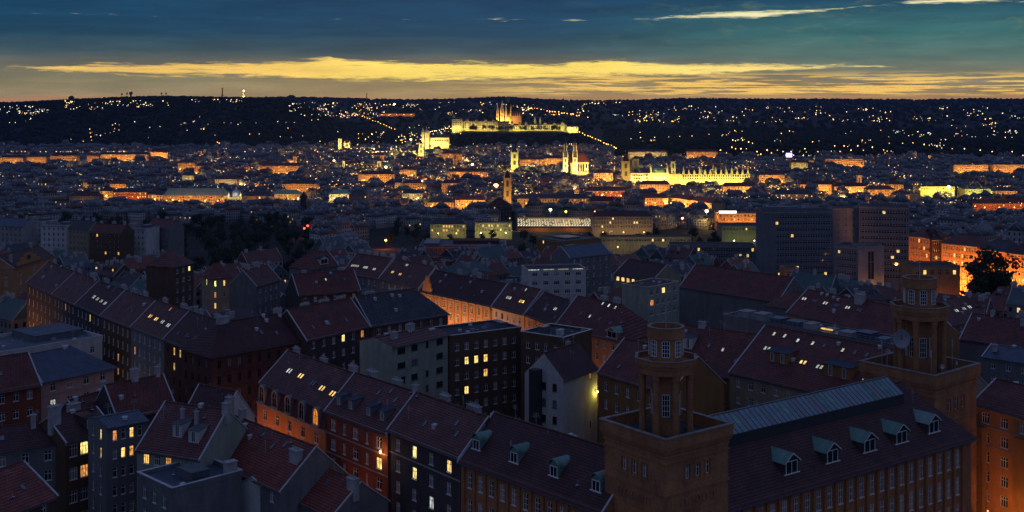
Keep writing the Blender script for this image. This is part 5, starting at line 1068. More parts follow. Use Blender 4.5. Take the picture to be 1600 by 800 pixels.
# the lit fronts of the inner city: (label, x0, x1, top, colour of wall, roof, lamps, power, extra)
LF = [('cream unlit flank building left of the red corner front', 108, 155, 306, 'plaster_cream', 'roof_dark', 1, 2200, {}),
 ('red corner front with bright windows, start of the long museum row', 156, 176, 298, 'plaster_orange', 'roof_dark', 2, 8000, {}),
 ('red front with rows of lit windows in the museum row', 176, 230, 300, 'plaster_red', 'roof_slate', 3, 9000, dict(p=.3)),
 ('orange front with low slate roof in the museum row', 231, 254, 304, 'plaster_orange', 'roof_slate', 2, 8000, {}),
 ('long arcaded orange front with green copper roof left of the domed hall', 255, 354, 305, 'plaster_orange', 'copper', 5, 8000, dict(rise=9)),
 ('dim arcaded front right of the domed hall', 379, 424, 306, 'plaster_orange', 'roof_slate', 1, 4000, {}),
 ('tall cream front with green roof beside the dark spire', 425, 469, 303, 'plaster_cream', 'copper', 3, 8500, {}),
 ('yellow-lit cream front with green roof right of the dark spire', 514, 545, 303, 'plaster_cream', 'copper', 3, 14000, dict(color=(1, .7, .25))),
 ('dim grey front with slate roof beside the yellow-lit one', 546, 574, 305, 'plaster_grey', 'roof_slate', 0, 0, {}),
 ('orange-lit front with slate roof before the brighter hotel front', 668, 709, 316, 'plaster_orange', 'roof_slate', 3, 9000, {}),
 ('bright orange hotel front with red roof', 711, 758, 312, 'plaster_orange', 'roof_red', 4, 12000, {}),
 ('dark domed hall right of the hotel front', 760, 800, 322, 'plaster_dark', 'roof_dark', 0, 0, dict(rise=10, hip=14)),
 ('broad dim orange front with many windows right of the gothic belfry', 808, 922, 310, 'plaster_orange', 'roof_slate', 4, 4200, {}),
 ('dark-roofed house with pale gable beside the broad dim front', 922, 960, 314, 'plaster_cream', 'roof_dark', 1, 3000, dict(hip=0)),
 ('red-lit front running behind the dark-roofed house', 915, 985, 298, 'plaster_red', 'roof_brown', 4, 12000, {}),
 ('orange corner front with pediment at the top of the avenue', 1000, 1044, 309, 'plaster_orange', 'roof_brown', 3, 9000, {}),
 ('bright hotel front with roof lights on the avenue', 1046, 1076, 308, 'plaster_orange', 'roof_red', 3, 22000, dict(tilt=4, p=.3)),
 ('bright gabled front with lit attic on the avenue', 1077, 1112, 312, 'plaster_orange', 'roof_red', 3, 22000, dict(tilt=5, p=.3)),
 ('low long house with yellow windows left of the orange bank', 1210, 1272, 303, 'plaster_cream', 'roof_slate', 1, 4000, dict(p=.3)),
 ('big orange-lit bank with dormer-studded roof', 1250, 1303, 288, 'plaster_orange', 'roof_dark', 4, 18000, {}),
 ('orange wing of the bank with a lit forecourt', 1304, 1354, 291, 'plaster_orange', 'roof_dark', 4, 18000, {}),
 ('red office front with bands of lit windows', 1355, 1398, 296, 'plaster_orange', 'roof_brown', 3, 9000, dict(p=.35)),
 ('red front beside the bare firewalls', 1398, 1421, 304, 'plaster_orange', 'roof_brown', 2, 9000, {}),
 ('tall bare firewall block washed with yellow-green light', 1438, 1492, 292, 'plaster_cream', 'flat_roof', 3, 30000, dict(roof='flat', color=(.95, .85, .12), r=1, W=30, kind='bulb_green')),
 ('second bare firewall block in yellow-green light', 1508, 1548, 296, 'plaster_cream', 'flat_roof', 2, 18000, dict(roof='flat', color=(.85, .95, .2), r=1, W=30, kind='bulb_green')),
 ('grey blank block left of the yellow-green firewall', 1421, 1437, 303, 'concrete', 'flat_roof', 0, 0, dict(roof='flat', r=1)),
 ('red barrack-like front with rows of windows at the right edge', 1520, 1612, 318, 'plaster_red', 'roof_dark', 4, 10000, {}),
 ('pale gabled house between slate roofs', 617, 628, 285, 'plaster_white', 'roof_slate', 1, 7000, dict(hip=0)),
 ('orange front under a brown roof beside the pale gabled house', 629, 660, 286, 'plaster_orange', 'roof_brown', 2, 7000, {}),
 ('orange front with zigzag gables', 690, 723, 286, 'plaster_orange', 'roof_red', 2, 8000, {}),
 ('low front with a strip of white lamps', 628, 660, 302, 'plaster_cream', 'roof_slate', 2, 8000, dict(color=(1, .85, .4), p=.4)),
 ('small orange front left of the slender spire', 278, 304, 254, 'plaster_orange', 'roof_brown', 2, 9000, {}),
 ('orange front with hipped roof below the small orange front', 304, 328, 259, 'plaster_orange', 'roof_red', 2, 9000, {}),
 ('orange theatre front below the slender spire', 405, 470, 259, 'plaster_orange', 'roof_brown', 5, 9000, {}),
 ('yellow-lit arcade roof left of the theatre', 285, 303, 274, 'plaster_cream', 'roof_slate', 2, 9000, dict(color=(1, .75, .3))),
 ('white-lit gables behind the domed hall', 336, 370, 280, 'plaster_cream', 'roof_brown', 3, 9000, dict(color=(1, .7, .35))),
 ('orange attic front in the roofscape left of the green copper roof', 172, 197, 287, 'plaster_orange', 'roof_brown', 2, 10000, {}),
 ('small yellow front in the roofscape left of the orange attic front', 130, 146, 285, 'plaster_orange', 'roof_brown', 1, 10000, {}),
 ('riverside front, first of the embankment row', 0, 36, 246, 'plaster_orange', 'roof_dark', 3, 12000, {}),
 ('riverside front, second of the embankment row', 40, 72, 245, 'plaster_orange', 'roof_slate', 3, 9000, {}),
 ('riverside front, third of the embankment row', 78, 120, 243, 'plaster_orange', 'roof_dark', 3, 9000, {}),
 ('riverside front, fourth of the embankment row', 136, 154, 243, 'plaster_orange', 'roof_brown', 2, 9000, {}),
 ('long riverside front beside the theatre-like hall', 155, 232, 241, 'plaster_orange', 'roof_slate', 6, 12000, {}),
 ('theatre-like riverside hall with bright cornice', 234, 262, 237, 'plaster_orange', 'roof_dark', 4, 16000, dict(rise=8)),
 ('orange block with two stubby towers by the square', 585, 600, 242, 'plaster_orange', 'roof_red', 2, 9000, {}),
 ('orange front behind the town hall tower', 812, 850, 249, 'plaster_orange', 'roof_red', 3, 12000, {}),
 ('orange front between the bright tower and the twin-spired church', 848, 880, 247, 'plaster_orange', 'roof_red', 3, 16000, {}),
 ('orange houses before the star lamp', 625, 650, 265, 'plaster_orange', 'roof_red', 2, 12000, {}),
 ('long museum front with small dome on the far bank', 982, 1042, 237, 'plaster_cream', 'roof_slate', 4, 16000, dict(color=(1, .75, .3))),
 ('orange front with turrets on the far side of the old town', 1074, 1122, 237, 'plaster_orange', 'roof_red', 3, 14000, {}),
 ('yellow-lit church-like front near the river bend', 1236, 1262, 254, 'plaster_cream', 'roof_red', 2, 16000, dict(color=(1, .7, .2))),
 ('orange rooftop addition in the roofscape left of the red office front', 1388, 1412, 288, 'plaster_orange', 'roof_red', 1, 12000, {}),
 ('long slope of the river road lit orange', 1290, 1350, 249, 'plaster_orange', 'flat_roof', 4, 16000, dict(roof='flat')),
 ('orange quay wall at the right edge, left stretch', 1490, 1544, 258, 'plaster_orange', 'flat_roof', 4, 18000, dict(roof='flat')),
 ('amber front with red roof in the lanes right of the twin-spired church', 928, 958, 270, 'plaster_orange', 'roof_red', 3, 16000, {}),
 ('amber fronts below the cream steeple', 560, 616, 272, 'plaster_orange', 'roof_red', 4, 12000, {}),
 ('low amber front behind the tall cream front', 440, 496, 287, 'plaster_orange', 'roof_slate', 3, 9000, {}),
 ('amber front behind the red-lit one', 1000, 1046, 288, 'plaster_orange', 'roof_brown', 3, 16000, {}),
 ('golden side street front below the crenellated arcade', 1130, 1186, 291, 'plaster_orange', 'roof_brown', 4, 16000, {}),
 ('amber front beside the violet event screen', 1186, 1226, 273, 'plaster_orange', 'roof_red', 3, 16000, {}),
 ('amber front between the belfry and the glaring lamp', 700, 762, 268, 'plaster_orange', 'roof_red', 4, 12000, {}),
 ('pale amber front right of the yellow-green firewalls', 1556, 1590, 298, 'plaster_orange', 'roof_slate', 2, 12000, {}),
 ('amber front on the slope below the domed church', 690, 722, 240, 'plaster_orange', 'roof_red', 2, 12000, {}),
 ('orange quay wall at the right edge, right stretch', 1552, 1620, 258, 'plaster_orange', 'flat_roof', 4, 18000, dict(roof='flat'))]
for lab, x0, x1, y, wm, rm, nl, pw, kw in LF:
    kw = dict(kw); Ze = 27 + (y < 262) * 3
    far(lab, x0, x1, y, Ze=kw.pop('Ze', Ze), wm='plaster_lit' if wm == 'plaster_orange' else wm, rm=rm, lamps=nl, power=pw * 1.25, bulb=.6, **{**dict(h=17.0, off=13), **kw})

m = MB(); m.box(-2.3, -.02, 6.2, 8.6, 0, whh['H'] + 1.6); m.build('lift_shaft', 'metal_dark', whh)
for u in (.2, .8):
    m = MB(); m.box(-1.5, -.05, 1.0 + 6.5 * u, 2.8 + 6.5 * u, whh['H'] - 14.2, whh['H'] - 13.0); m.build('balcony', 'plaster_dark', whh)
# ------------------------------------------------------------------ landmarks
def place(px, D): return Vector(((px - CX) * D / F, D, ground((px - CX) * D / F, D)))
def zpix(y, D): return CAMZ - (y - HY) * D / F
def pyr(m, x, y, w, z0, z1, d=None):
    d = d or w
    m.hull([(x - w / 2, y - d / 2, z0), (x + w / 2, y - d / 2, z0), (x + w / 2, y + d / 2, z0), (x - w / 2, y + d / 2, z0), (x, y, z1)], [(3, 2, 1, 0), (0, 1, 4), (1, 2, 4), (2, 3, 4), (3, 0, 4)])
def gab(m, x0, x1, y0, y1, z0, z1, axis='x'):
    if axis == 'x': c = (y0 + y1) / 2; t = [(x0, c, z1), (x1, c, z1)]; f = [(0, 1, 5, 4), (2, 3, 4, 5), (0, 4, 3), (1, 2, 5), (3, 2, 1, 0)]
    else: c = (x0 + x1) / 2; t = [(c, y0, z1), (c, y1, z1)]; f = [(0, 1, 4), (2, 3, 5), (0, 4, 5, 3), (1, 2, 5, 4), (3, 2, 1, 0)]
    m.hull([(x0, y0, z0), (x1, y0, z0), (x1, y1, z0), (x0, y1, z0)] + t, f)
def win_rows(m, x0, x1, y, zs, n, w, h):
    for z in zs:
        for i in range(n):
            c = x0 + (x1 - x0) * (i + .5) / n; m.box(c - w / 2, c + w / 2, y - .25, y + .1, z, z + h)
def flood(root, pts, power, color, rad=1.0):
    for p in pts:
        m = MB(); m.box(p[0] - .5, p[0] + .5, p[1] - .4, p[1] + .4, p[2] - 1.4, p[2] - .8); m.build('floodlight', 'metal_dark', root)
        lamp_light('flood_light', root, p, power, color, rad)
FLC = (1, .74, .18)

def castle_extras(o, X, D):
    for i, (px, w, zt, rs) in enumerate(((730, 9, 187, 5), (744, 7, 188, 4), (759, 8, 187.5, 5), (771, 7, 188, 4), (800, 10, 192, 7), (812, 8, 193, 5), (822, 9, 191.5, 6), (852, 9, 192.5, 5), (866, 8, 193, 5), (879, 10, 192, 6))):
        m = MB(); x = X(px); z = zpix(zt, D); m.box(x - w / 2, x + w / 2, -1.6 - (i % 3), 8, 50, z); m.build('risalit', 'castle_stone', o)
        m = MB(); gab(m, x - w / 2 - .4, x + w / 2 + .4, -2 - (i % 3), 9, z + .03, z + rs, 'y'); m.build('gable_roof', 'roof_dark', o)
        m = MB(); win_rows(m, x - w / 2 + .8, x + w / 2 - .8, -1.6 - (i % 3), [z - 5, z - 10], 3, 1.4, 2.8); m.build('windows', 'glass', o)['kind'] = 'stuff'
def castle():
    D = 3800; k = D / F; o = thing('castle_palace', 'long floodlit castle palace crowning the hill below the cathedral', 'castle', (place(805, D).x, D, 0), 0)
    X = lambda px: (px - 805) * k
    FOOT.append((o.location.x, D, 0, X(690), X(915), -120, 60))
    def blk(px0, px1, ytop, dy, dep, rise, mt='castle_stone', n=10, rows=3):
        z1 = zpix(ytop, D); m = MB(); m.box(X(px0), X(px1), dy, dy + dep, 40, z1); m.build('wall', mt, o)
        m = MB(); gab(m, X(px0) - 1, X(px1) + 1, dy - 1, dy + dep + 1, z1 + .05, z1 + rise); m.build('roof', 'roof_dark', o)
        m = MB(); win_rows(m, X(px0) + 2, X(px1) - 2, dy, [z1 - 6 - 7 * i for i in range(rows)], n, 2.0, 3.4); m.build('windows', 'glass', o)['kind'] = 'stuff'
    blk(706, 722, 186, -6, 26, 6, n=5); blk(722, 778, 190, 0, 22, 5, n=20); blk(778, 795, 192, 6, 20, 5, 'plaster_grey', n=5); blk(795, 828, 196, 0, 22, 5, n=10, rows=2)
    blk(828, 886, 195, 2, 22, 5, n=18, rows=2); blk(886, 903, 198, -8, 24, 3, n=4, rows=2)
    m = MB(); m.lathe([(4, 70), (4, zpix(186, D) + 6), (5, zpix(186, D) + 7), (.3, zpix(179, D))], 8, X(709), 4); m.build('corner_turret', 'castle_stone', o)
    for px, y0, y1, w in ((836, 193, 181, 7), (844, 193, 182, 7)):
        m = MB(); x = X(px); m.box(x - w / 2, x + w / 2, 8, 8 + w, 60, zpix(189, D)); pyr(m, x, 8 + w / 2, w + .6, zpix(189, D) + .02, zpix(y1, D)); m.build('white_steeple', 'castle_stone', o)
    castle_extras(o, X, D)
    m = MB(); m.box(X(700), X(905), -34, -31, 36, 52); m.build('terrace_wall', 'castle_stone', o)
    flood(o, [(X(p), -17, 63 + (p % 3)) for p in (708, 716, 727, 736, 749, 757, 768, 776)], 19000, (1, .76, .16), 1.5)
    flood(o, [(X(p), -15, 62 + (p % 3)) for p in (800, 808, 819, 833, 841, 852, 863, 876)], 16000, (.98, .82, .14), 1.5); flood(o, [(X(890), -24, 60), (X(899), -24, 60)], 40000, (1, .80, .22), 1.5)
castle()
mat('sandlit', (.50, .36, .20), .9, .3, .06, 0, .2, 0, .3)
def cathedral():
    D = 3880; k = D / F; p = place(797, D); o = thing('cathedral', 'gothic cathedral with spires rising amber above the castle palace', 'cathedral', (p.x, D, 0)); X = lambda px: (px - 797) * k
    FOOT.append((p.x, D, 0, -60, 60, -40, 40))
    m = MB(); m.box(X(789), X(815), -8, 14, 50, zpix(181, D)); gab(m, X(788), X(815), -9, 15, zpix(181, D) + .05, zpix(174, D)); m.build('nave', 'sandlit', o)
    m = MB(); gab(m, X(788.5), X(815.5), -9.2, 15.2, zpix(181, D) + .2, zpix(173.5, D)); m.build('roof', 'roof_red', o)
    for px, w, zt, zs in ((784.5, 12, 170, 155.5), (777.5, 8, 172, 160.5), (790.5, 6, 173, 163), (798, 3.5, 173, 161)):
        m = MB(); x = X(px); m.box(x - w / 2, x + w / 2, -12, -12 + w, 50, zpix(zt, D)); pyr(m, x, -12 + w / 2, w * .8, zpix(zt, D) + .02, zpix(zs, D))
        for sx in (-1, 1): pyr(m, x + sx * w * .42, -11.6, w * .22, zpix(zt, D) + .02, zpix(zt - 3, D))
        t = m.build('tower', 'sandlit', o); g = MB(); g.box(x - w * .18, x + w * .18, -12.3, -11.9, zpix(zt, D) - 14, zpix(zt, D) - 3); g.box(x - w * .14, x + w * .14, -12.3, -11.9, zpix(zt, D) - 28, zpix(zt, D) - 18); g.build('belfry_opening', 'metal_dark', t)
    m = MB(); pyr(m, X(799), 3, 4, zpix(171, D), zpix(162, D)); m.build('fleche', 'copper', o)
    for i in range(7):
        m = MB(); x = X(792 + i * 3.3); m.box(x - 1.1, x + 1.1, -14, -8.5, 50, zpix(182, D)); pyr(m, x, -12.5, 2.6, zpix(182, D) + .02, zpix(174.5, D)); m.build('buttress', 'sandlit', o)
    flood(o, [(X(q), -32, 84) for q in (777, 785, 793)], 90000, (1, .60, .14), 1.5); flood(o, [(X(q), -30, 86) for q in (801, 809)], 20000, (1, .46, .08), 1.5)
cathedral()
def church_nicholas():
    D = 3300; k = D / F; p = place(672, D); o = thing('domed_church', 'domed church with slim bell tower floodlit yellow below the castle', 'church', (p.x, D, 0)); X = lambda px: (px - 672) * k
    FOOT.append((p.x, D, 0, -40, 70, -60, 40))
    m = MB(); m.box(X(673), X(702), -6, 12, 0, zpix(215, D)); m.build('nave', 'castle_stone', o)
    m = MB(); gab(m, X(672.5), X(702.5), -7, 13, zpix(215, D) + .05, zpix(211, D)); m.build('roof', 'roof_red', o)
    m = MB(); win_rows(m, X(674), X(701), -6, [zpix(221, D)], 10, 2, 5); m.build('windows', 'glass', o)['kind'] = 'stuff'
    m = MB(); z = zpix(209, D); m.lathe([(9, 0), (9, z), (10, z + .5), (9.5, z + 3), (8, z + 7), (5, z + 10.5), (2, z + 12), (1.6, z + 15), (.2, z + 20)], 16, X(666.5), 3); m.build('dome', 'castle_stone', o)
    m = MB(); z = zpix(206, D); x = X(661); m.box(x - 3.4, x + 3.4, -12, -5.2, 0, z); m.lathe([(3.4, z), (3.6, z + 2), (2, z + 5), (1.6, z + 8), (.1, z + 13)], 8, x, -8.6); m.build('bell_tower', 'castle_stone', o)
    flood(o, [(X(q), -26, 30) for q in (660, 668, 680, 694)], 70000, FLC, 1.2)
church_nicholas()
def tower_church(name, label, px, D, ytop, ysh, w, lit, color, mt='castle_stone', cat='tower', base=0, pinn=True, galleries=False):
    p = place(px, D); o = thing(name, label, cat, (p.x, D, base)); z = zpix(ysh, D) - base; zt = zpix(ytop, D) - base
    FOOT.append((p.x, D, 0, -w, w, -20, w))
    m = MB(); m.box(-w / 2, w / 2, 0, w, 0, z); m.box(-w / 2 - .6, w / 2 + .6, -.6, w + .6, z - 1.6, z - .003); m.build('shaft', mt, o)
    m = MB(); pyr(m, 0, w / 2, w * .86, z + .02, zt); m.build('roof', 'roof_dark', o)
    m = MB(); m.tube((0, w / 2, zt - 1), (0, w / 2, zt + 4), .2); m.build('finial', 'metal_pale', o)
    if pinn:
        m = MB()
        for sx in (-1, 1):
            for yy in (0.6, w - .6): m.box(sx * w * .44 - .9, sx * w * .44 + .9, yy - .9, yy + .9, z - 4, z + 3); pyr(m, sx * w * .44, yy, 2.2, z + 3.02, z + (zt - z) * .55)
        m.build('turrets', mt, o)
    for j in (0, 1): m = MB(); m.box(-w * .16, w * .16, -.3, .1, z - 12 - 13 * j, z - 4 - 13 * j); m.build('belfry_opening', 'metal_dark', o)
    if lit: flood(o, [(-w, -20, 22), (w, -20, 22)], lit, color)
    return o
o = tower_church('town_hall_tower', 'brilliant yellow town hall tower with pointed dark roof', 804, 2350, 228, 238, 15, 60000, (1, .82, .14))
m = MB(); m.lathe([(2.6, -.3), (2.6, .1)], 16); m.build('clock_face', 'metal_pale', o, (0, -.2, 52), 0, R(90))
def tyn():
    D = 2300; p = place(900, D); k = D / F; o = thing('twin_spired_church', 'twin-spired gothic church with pinnacled spires and red nave roof, floodlit', 'church', (p.x, D, 0)); X = lambda px: (px - 900) * k
    FOOT.append((p.x, D, 0, -35, 35, -20, 40))
    for px in (883.5, 898.5):
        x = X(px); w = 9.5; z = zpix(246, D); zt = zpix(218, D); m = MB(); m.box(x - w / 2, x + w / 2, -2, -2 + w, 0, z); t = m.build('tower', 'castle_stone', o)
        m = MB(); pyr(m, x, 2.7, w * .8, z + .02, zt); m.tube((x, 2.7, zt - 1), (x, 2.7, zt + 3), .2); m.build('spire', 'roof_slate', t)
        m = MB()
        for f, hh in ((1.0, .34), (.55, .62)):
            for sx in (-1, 1):
                for sy in (-1, 1):
                    zz = z + (zt - z) * (0 if f == 1 else .42); m.box(x + sx * w * .46 * f - .7, x + sx * w * .46 * f + .7, 2.7 + sy * w * .46 * f - .7, 2.7 + sy * w * .46 * f + .7, zz - 3, zz + 3); pyr(m, x + sx * w * .46 * f, 2.7 + sy * w * .46 * f, 1.9, zz + 3.02, zz + (zt - z) * .40)
        m.build('pinnacles', 'castle_stone', t)
        for j in range(3): m = MB(); m.box(x - 1.3, x + 1.3, -2.3, -1.9, z - 9 - 11 * j, z - 3 - 11 * j); m.build('belfry_opening', 'metal_dark', t)
    m = MB(); m.box(X(892), X(921), 8, 30, 0, zpix(254, D)); m.build('nave', 'castle_stone', o)
    m = MB(); gab(m, X(891), X(917), 7, 31, zpix(254, D) + .05, zpix(241, D)); pyr(m, X(917), 19, 16, zpix(254, D) + .06, zpix(244, D), 23); m.build('roof', 'roof_bright', o)
    for i in range(7):
        m = MB(); x = X(894 + i * 4.2); m.box(x - .7, x + .7, 5.4, 8, 0, zpix(256, D)); m.build('buttress', 'castle_stone', o)
        m = MB(); m.box(x + 1.2, x + 3.0, 7.7, 8.1, zpix(268, D), zpix(257, D)); m.build('lancet_window', 'glass', o)
    flood(o, [(X(q), -22, 20) for q in (876, 886, 898, 908, 918)], 52000, (1, .80, .20)); flood(o, [(X(905), -12, 60)], 12000, (1, .35, .1))
tyn()
tower_church('gothic_belfry', 'slim gothic belfry glowing amber beside the brightest orange lamp', 793, 1560, 264, 278, 10, 26000, (1, .48, .08), 'sandstone')
tower_church('powder_tower', 'dark sandstone gate tower with steep roof and turrets, lit at its foot', 978, 1990, 238, 252, 14, 34000, (1, .72, .12), 'sandstone')
o = tower_church('stone_tower', 'blunt pale stone tower beside the sandstone gate tower', 993, 2030, 243, 248, 11, 9000, (1, .6, .25), 'plaster_grey', pinn=False)
tower_church('small_belfry', 'small dim brick belfry on the roofscape left of the town hall tower', 711, 2500, 233, 240, 9, 12000, (1, .4, .1), 'sandstone', pinn=False)
tower_church('church_steeple', 'slender yellow church steeple left of the theatre star lamp', 461, 2500, 231, 245, 8, 20000, (1, .45, .08), 'sandstone', pinn=False)
tower_church('church_steeple', 'thin white church steeple among orange roofs', 537, 2450, 243, 252, 5, 20000, (1, .8, .3), pinn=False)
tower_church('church_steeple', 'cream church steeple beside the two stubby towers', 592, 2400, 240, 252, 8, 20000, (1, .7, .2), pinn=False)
tower_church('church_tower', 'yellow-lit church tower at the foot of the wooded hill', 531, 3200, 214, 217, 9, 70000, (1, .70, .16), pinn=False)
tower_church('gabled_church', 'small yellow-lit church with two turrets at the foot of the wooded hill', 542, 3190, 217, 223, 15, 60000, (1, .66, .2), pinn=True)
tower_church('bridge_tower', 'yellow-lit square tower below the domed church', 658, 3000, 221, 224, 12, 70000, (1, .76, .16))
tower_church('bridge_tower', 'pale lit house tower beside the star lamp under the domed church', 644, 2950, 232, 236, 14, 60000, (1, .72, .16), pinn=False)
tower_church('small_belfry', 'green-topped belfry beside the bright municipal house', 1052, 2060, 243, 252, 8, 26000, (1, .8, .2), pinn=False)
tower_church('dark_spire', 'dark spired water tower in front of the tall cream front', 474, 1500, 298, 307, 8, 0, (1, 1, 1), 'plaster_dark', pinn=False)
tower_church('church_steeple', 'lit steeple near the river bend beside orange houses', 1343, 1900, 266, 274, 7, 15000, (1, .4, .1), pinn=False)
def palladium():
    D = 1980; k = D / F; p = place(1117, D); o = thing('crenellated_arcade', 'long brilliant yellow arcade house with a row of pointed white gables', 'building', (p.x, D, 0)); X = lambda px: (px - 1117) * k
    FOOT.append((p.x, D, 0, -62, 62, -17, 20))
    z = zpix(272, D); m = MB(); m.box(X(1064), X(1172), 0, 18, 0, z); m.build('wall', 'castle_stone', o)
    m = MB(); gab(m, X(1064) - .5, X(1172) + .5, 3, 18, z + .02, z + 6); m.build('roof', 'roof_slate', o)
    for i in range(13):
        px = 1068 + i * 8.4; hgt = 9 if i % 3 else 13; m = MB(); x = X(px)
        m.hull([(x - 2.4, -.6, z - 1), (x + 2.4, -.6, z - 1), (x + 1.4, -.6, z + hgt * .5), (x, -.6, z + hgt), (x - 1.4, -.6, z + hgt * .5)] + [(x - 2.4, .9, z - 1), (x + 2.4, .9, z - 1), (x + 1.4, .9, z + hgt * .5), (x, .9, z + hgt), (x - 1.4, .9, z + hgt * .5)], [(0, 1, 2, 3, 4), (9, 8, 7, 6, 5)] + [(i_, i_ + 5, (i_ + 1) % 5 + 5, (i_ + 1) % 5) for i_ in range(5)])
        m.build('pointed_gable', 'castle_stone', o)
    m = MB(); win_rows(m, X(1066), X(1170), 0, [z - 4.5, z - 9], 28, 1.5, 2.6); m.build('windows', 'glass', o)['kind'] = 'stuff'
    for px, zt in ((1115, 255), (1134, 259), (1097, 261)):
        m = MB(); x = X(px); m.box(x - 1.5, x + 1.5, 2, 5, z - 5, zpix(zt + 8, D)); pyr(m, x, 3.5, 3.4, zpix(zt + 8, D) + .02, zpix(zt, D)); m.build('turret', 'castle_stone', o)
    flood(o, [(X(1068 + 11.5 * i), -10, 20) for i in range(10)], 16000, (1, .76, .12))
palladium()
def municipal():
    D = 2010; k = D / F; p = place(1030, D); o = thing('municipal_house', 'domed municipal house with glaring entrance lamps', 'building', (p.x, D, 0)); X = lambda px: (px - 1030) * k
    FOOT.append((p.x, D, 0, -60, 40, -17, 28)); z = zpix(270, D)
    m = MB(); m.box(X(986), X(1014), 4, 24, 0, z - 1); m.box(X(1046), X(1064), 4, 24, 0, z - 2); m.build('side_wing', 'castle_stone', o)
    m = MB(); m.box(X(1014), X(1046), 0, 26, 0, z); m.build('wall', 'castle_stone', o)
    m = MB(); m.lathe([(14, z), (13.6, z + 4), (11, z + 8), (6, z + 11), (1.5, z + 12), (1, z + 15), (.1, z + 18)], 16, 0, 13); m.build('dome', 'copper', o)
    for sx in (-1, 1): m = MB(); m.lathe([(1.6, z - 6), (1.6, z + 8), (.1, z + 15)], 8, sx * 14, 1); m.build('turret', 'castle_stone', o)
    m = MB(); win_rows(m, X(988), X(1012), 4, [z - 6, z - 11], 9, 1.6, 3); m.build('windows', 'glass', o)['kind'] = 'stuff'
    flood(o, [(X(q), -10, 21) for q in (990, 1003, 1019, 1031, 1042, 1055)], 20000, (1, .70, .12))
    for q, s in ((1022, .9), (1027, 1.1), (1032, 1.1), (1038, .9)): m = MB(); m.lathe([(.3, 0), (s, .8), (s, 1.5), (.3, 2.2)], 8, X(q), -3); m.build('entrance_lamp', 'bulb_warm', o, (0, 0, z - 9))
municipal()
def museum():
    o_D = 1560; p = place(367, o_D); k = o_D / F; o = thing('domed_hall', 'domed central hall of the museum row, its dome and corners floodlit', 'building', (p.x, o_D, 0)); z = zpix(309, o_D)
    FOOT.append((p.x, o_D, 0, -14, 14, -40, 30))
    m = MB(); m.box(-9.5, 9.5, -3, 20, 0, z); m.box(-10.2, 10.2, -3.7, 20.7, z, z + 1.2); m.build('wall', 'castle_stone', o)
    m = MB(); m.lathe([(7.2, z + 1.2), (7.2, z + 3), (6.6, z + 6), (4.8, z + 8.6), (2, z + 10.2), (1, z + 10.6), (1, z + 12.6), (.1, z + 15)], 16, 0, 8); m.build('dome', 'metal_pale', o)
    for sx in (-1, 1): m = MB(); m.lathe([(1.7, z + 1.2), (1.7, z + 4), (.2, z + 8)], 8, sx * 8, -1); m.build('turret', 'castle_stone', o)
    m = MB(); win_rows(m, -8.5, 8.5, -3, [z - 5, z - 10], 5, 1.8, 3.2); m.build('windows', 'glass', o)['kind'] = 'stuff'
    flood(o, [(-7, -13, z - 10), (7, -13, z - 10)], 9000, (1, .66, .22)); flood(o, [(-8, -5, z + 3), (8, -5, z + 3)], 1500, (1, .75, .3), .5); flood(o, [(0, -4, z + 5)], 900, (.8, .95, 1), .5)
museum()
def dome_academy():
    D = 3150; p = place(1428, D); b = p.z; o = thing('domed_academy', 'pale yellow floodlit dome standing before the wooded plateau', 'building', (p.x, D, 0)); k = D / F
    z = zpix(252, D); m = MB(); m.box(-24 * k * .7, 40 * k, 4, 24, 0, z); m.build('wall', 'castle_stone', o)
    m = MB(); m.lathe([(10, z), (10, z + 2), (9.6, z + 6), (7.6, z + 11), (4, z + 14), (1.6, z + 14.6), (1.4, z + 18), (.1, z + 23)], 16, 0, 14); m.build('dome', 'castle_stone', o)
    flood(o, [(-9, -12, z - 3), (9, -12, z - 3)], 90000, (1, .80, .30))
dome_academy()
def lattice(name, label, px, D, yb, yt, w, lit=None, red=False, mt='metal_dark', cat='tower'):
    x = (px - CX) * D / F; zb, zt = zpix(yb, D) - 6, zpix(yt, D); o = thing(name, label, cat, (x, D, zb)); h = zt - zb; m = MB(); n = 8
    for i in range(n):
        a, b = i / n, (i + 1) / n; wa, wb = w * (1 - a) ** 1.6 + 1.2, w * (1 - b) ** 1.6 + 1.2
        for sx, sy in ((-1, -1), (1, -1), (1, 1), (-1, 1)):
            m.tube((sx * wa / 2, sy * wa / 2, h * a), (sx * wb / 2, sy * wb / 2, h * b), .8, None, 4)
            tx, ty = -sy, sx; m.tube((sx * wa / 2, sy * wa / 2, h * a), (tx * wb / 2, ty * wb / 2, h * b), .45, None, 4)
            m.tube((sx * wb / 2, sy * wb / 2, h * b), (tx * wb / 2, ty * wb / 2, h * b), .3, None, 4)
    m.build('lattice', mt, o)
    m = MB(); m.box(-2.6, 2.6, -2.6, 2.6, h * .84, h * .90); m.box(-3.4, 3.4, -3.4, 3.4, h * .34, h * .37); m.build('platform', mt, o); m = MB(); m.tube((0, 0, h * .9), (0, 0, h * 1.12), .6, .2); m.build('mast', mt, o)
    if lit:
        m = MB(); m.lathe([(.8, 0), (2.2, 1.6), (2.2, 3.2), (.5, 5)], 8, 0, 0); m.build('beacon', 'bulb_warm', o, (0, -2, h * .86)); flood(o, [(0, -22, 8), (14, -14, 8), (0, -14, h * .4)], lit, (1, .70, .28))
    if red: m = MB(); m.lathe([(.5, 0), (1.6, 1.2), (.5, 2.4)], 8); m.build('beacon', 'bulb_red', o, (0, -1.4, h * .93))
lattice('lookout_tower', 'lit iron lattice lookout tower on the wooded hill', 381, 4040, 160, 140, 16, 90000, mt='castle_stone')
lattice('radio_mast', 'red-lit radio mast on the hill left of the lookout tower', 347.5, 4300, 154, 135, 5, None, True)
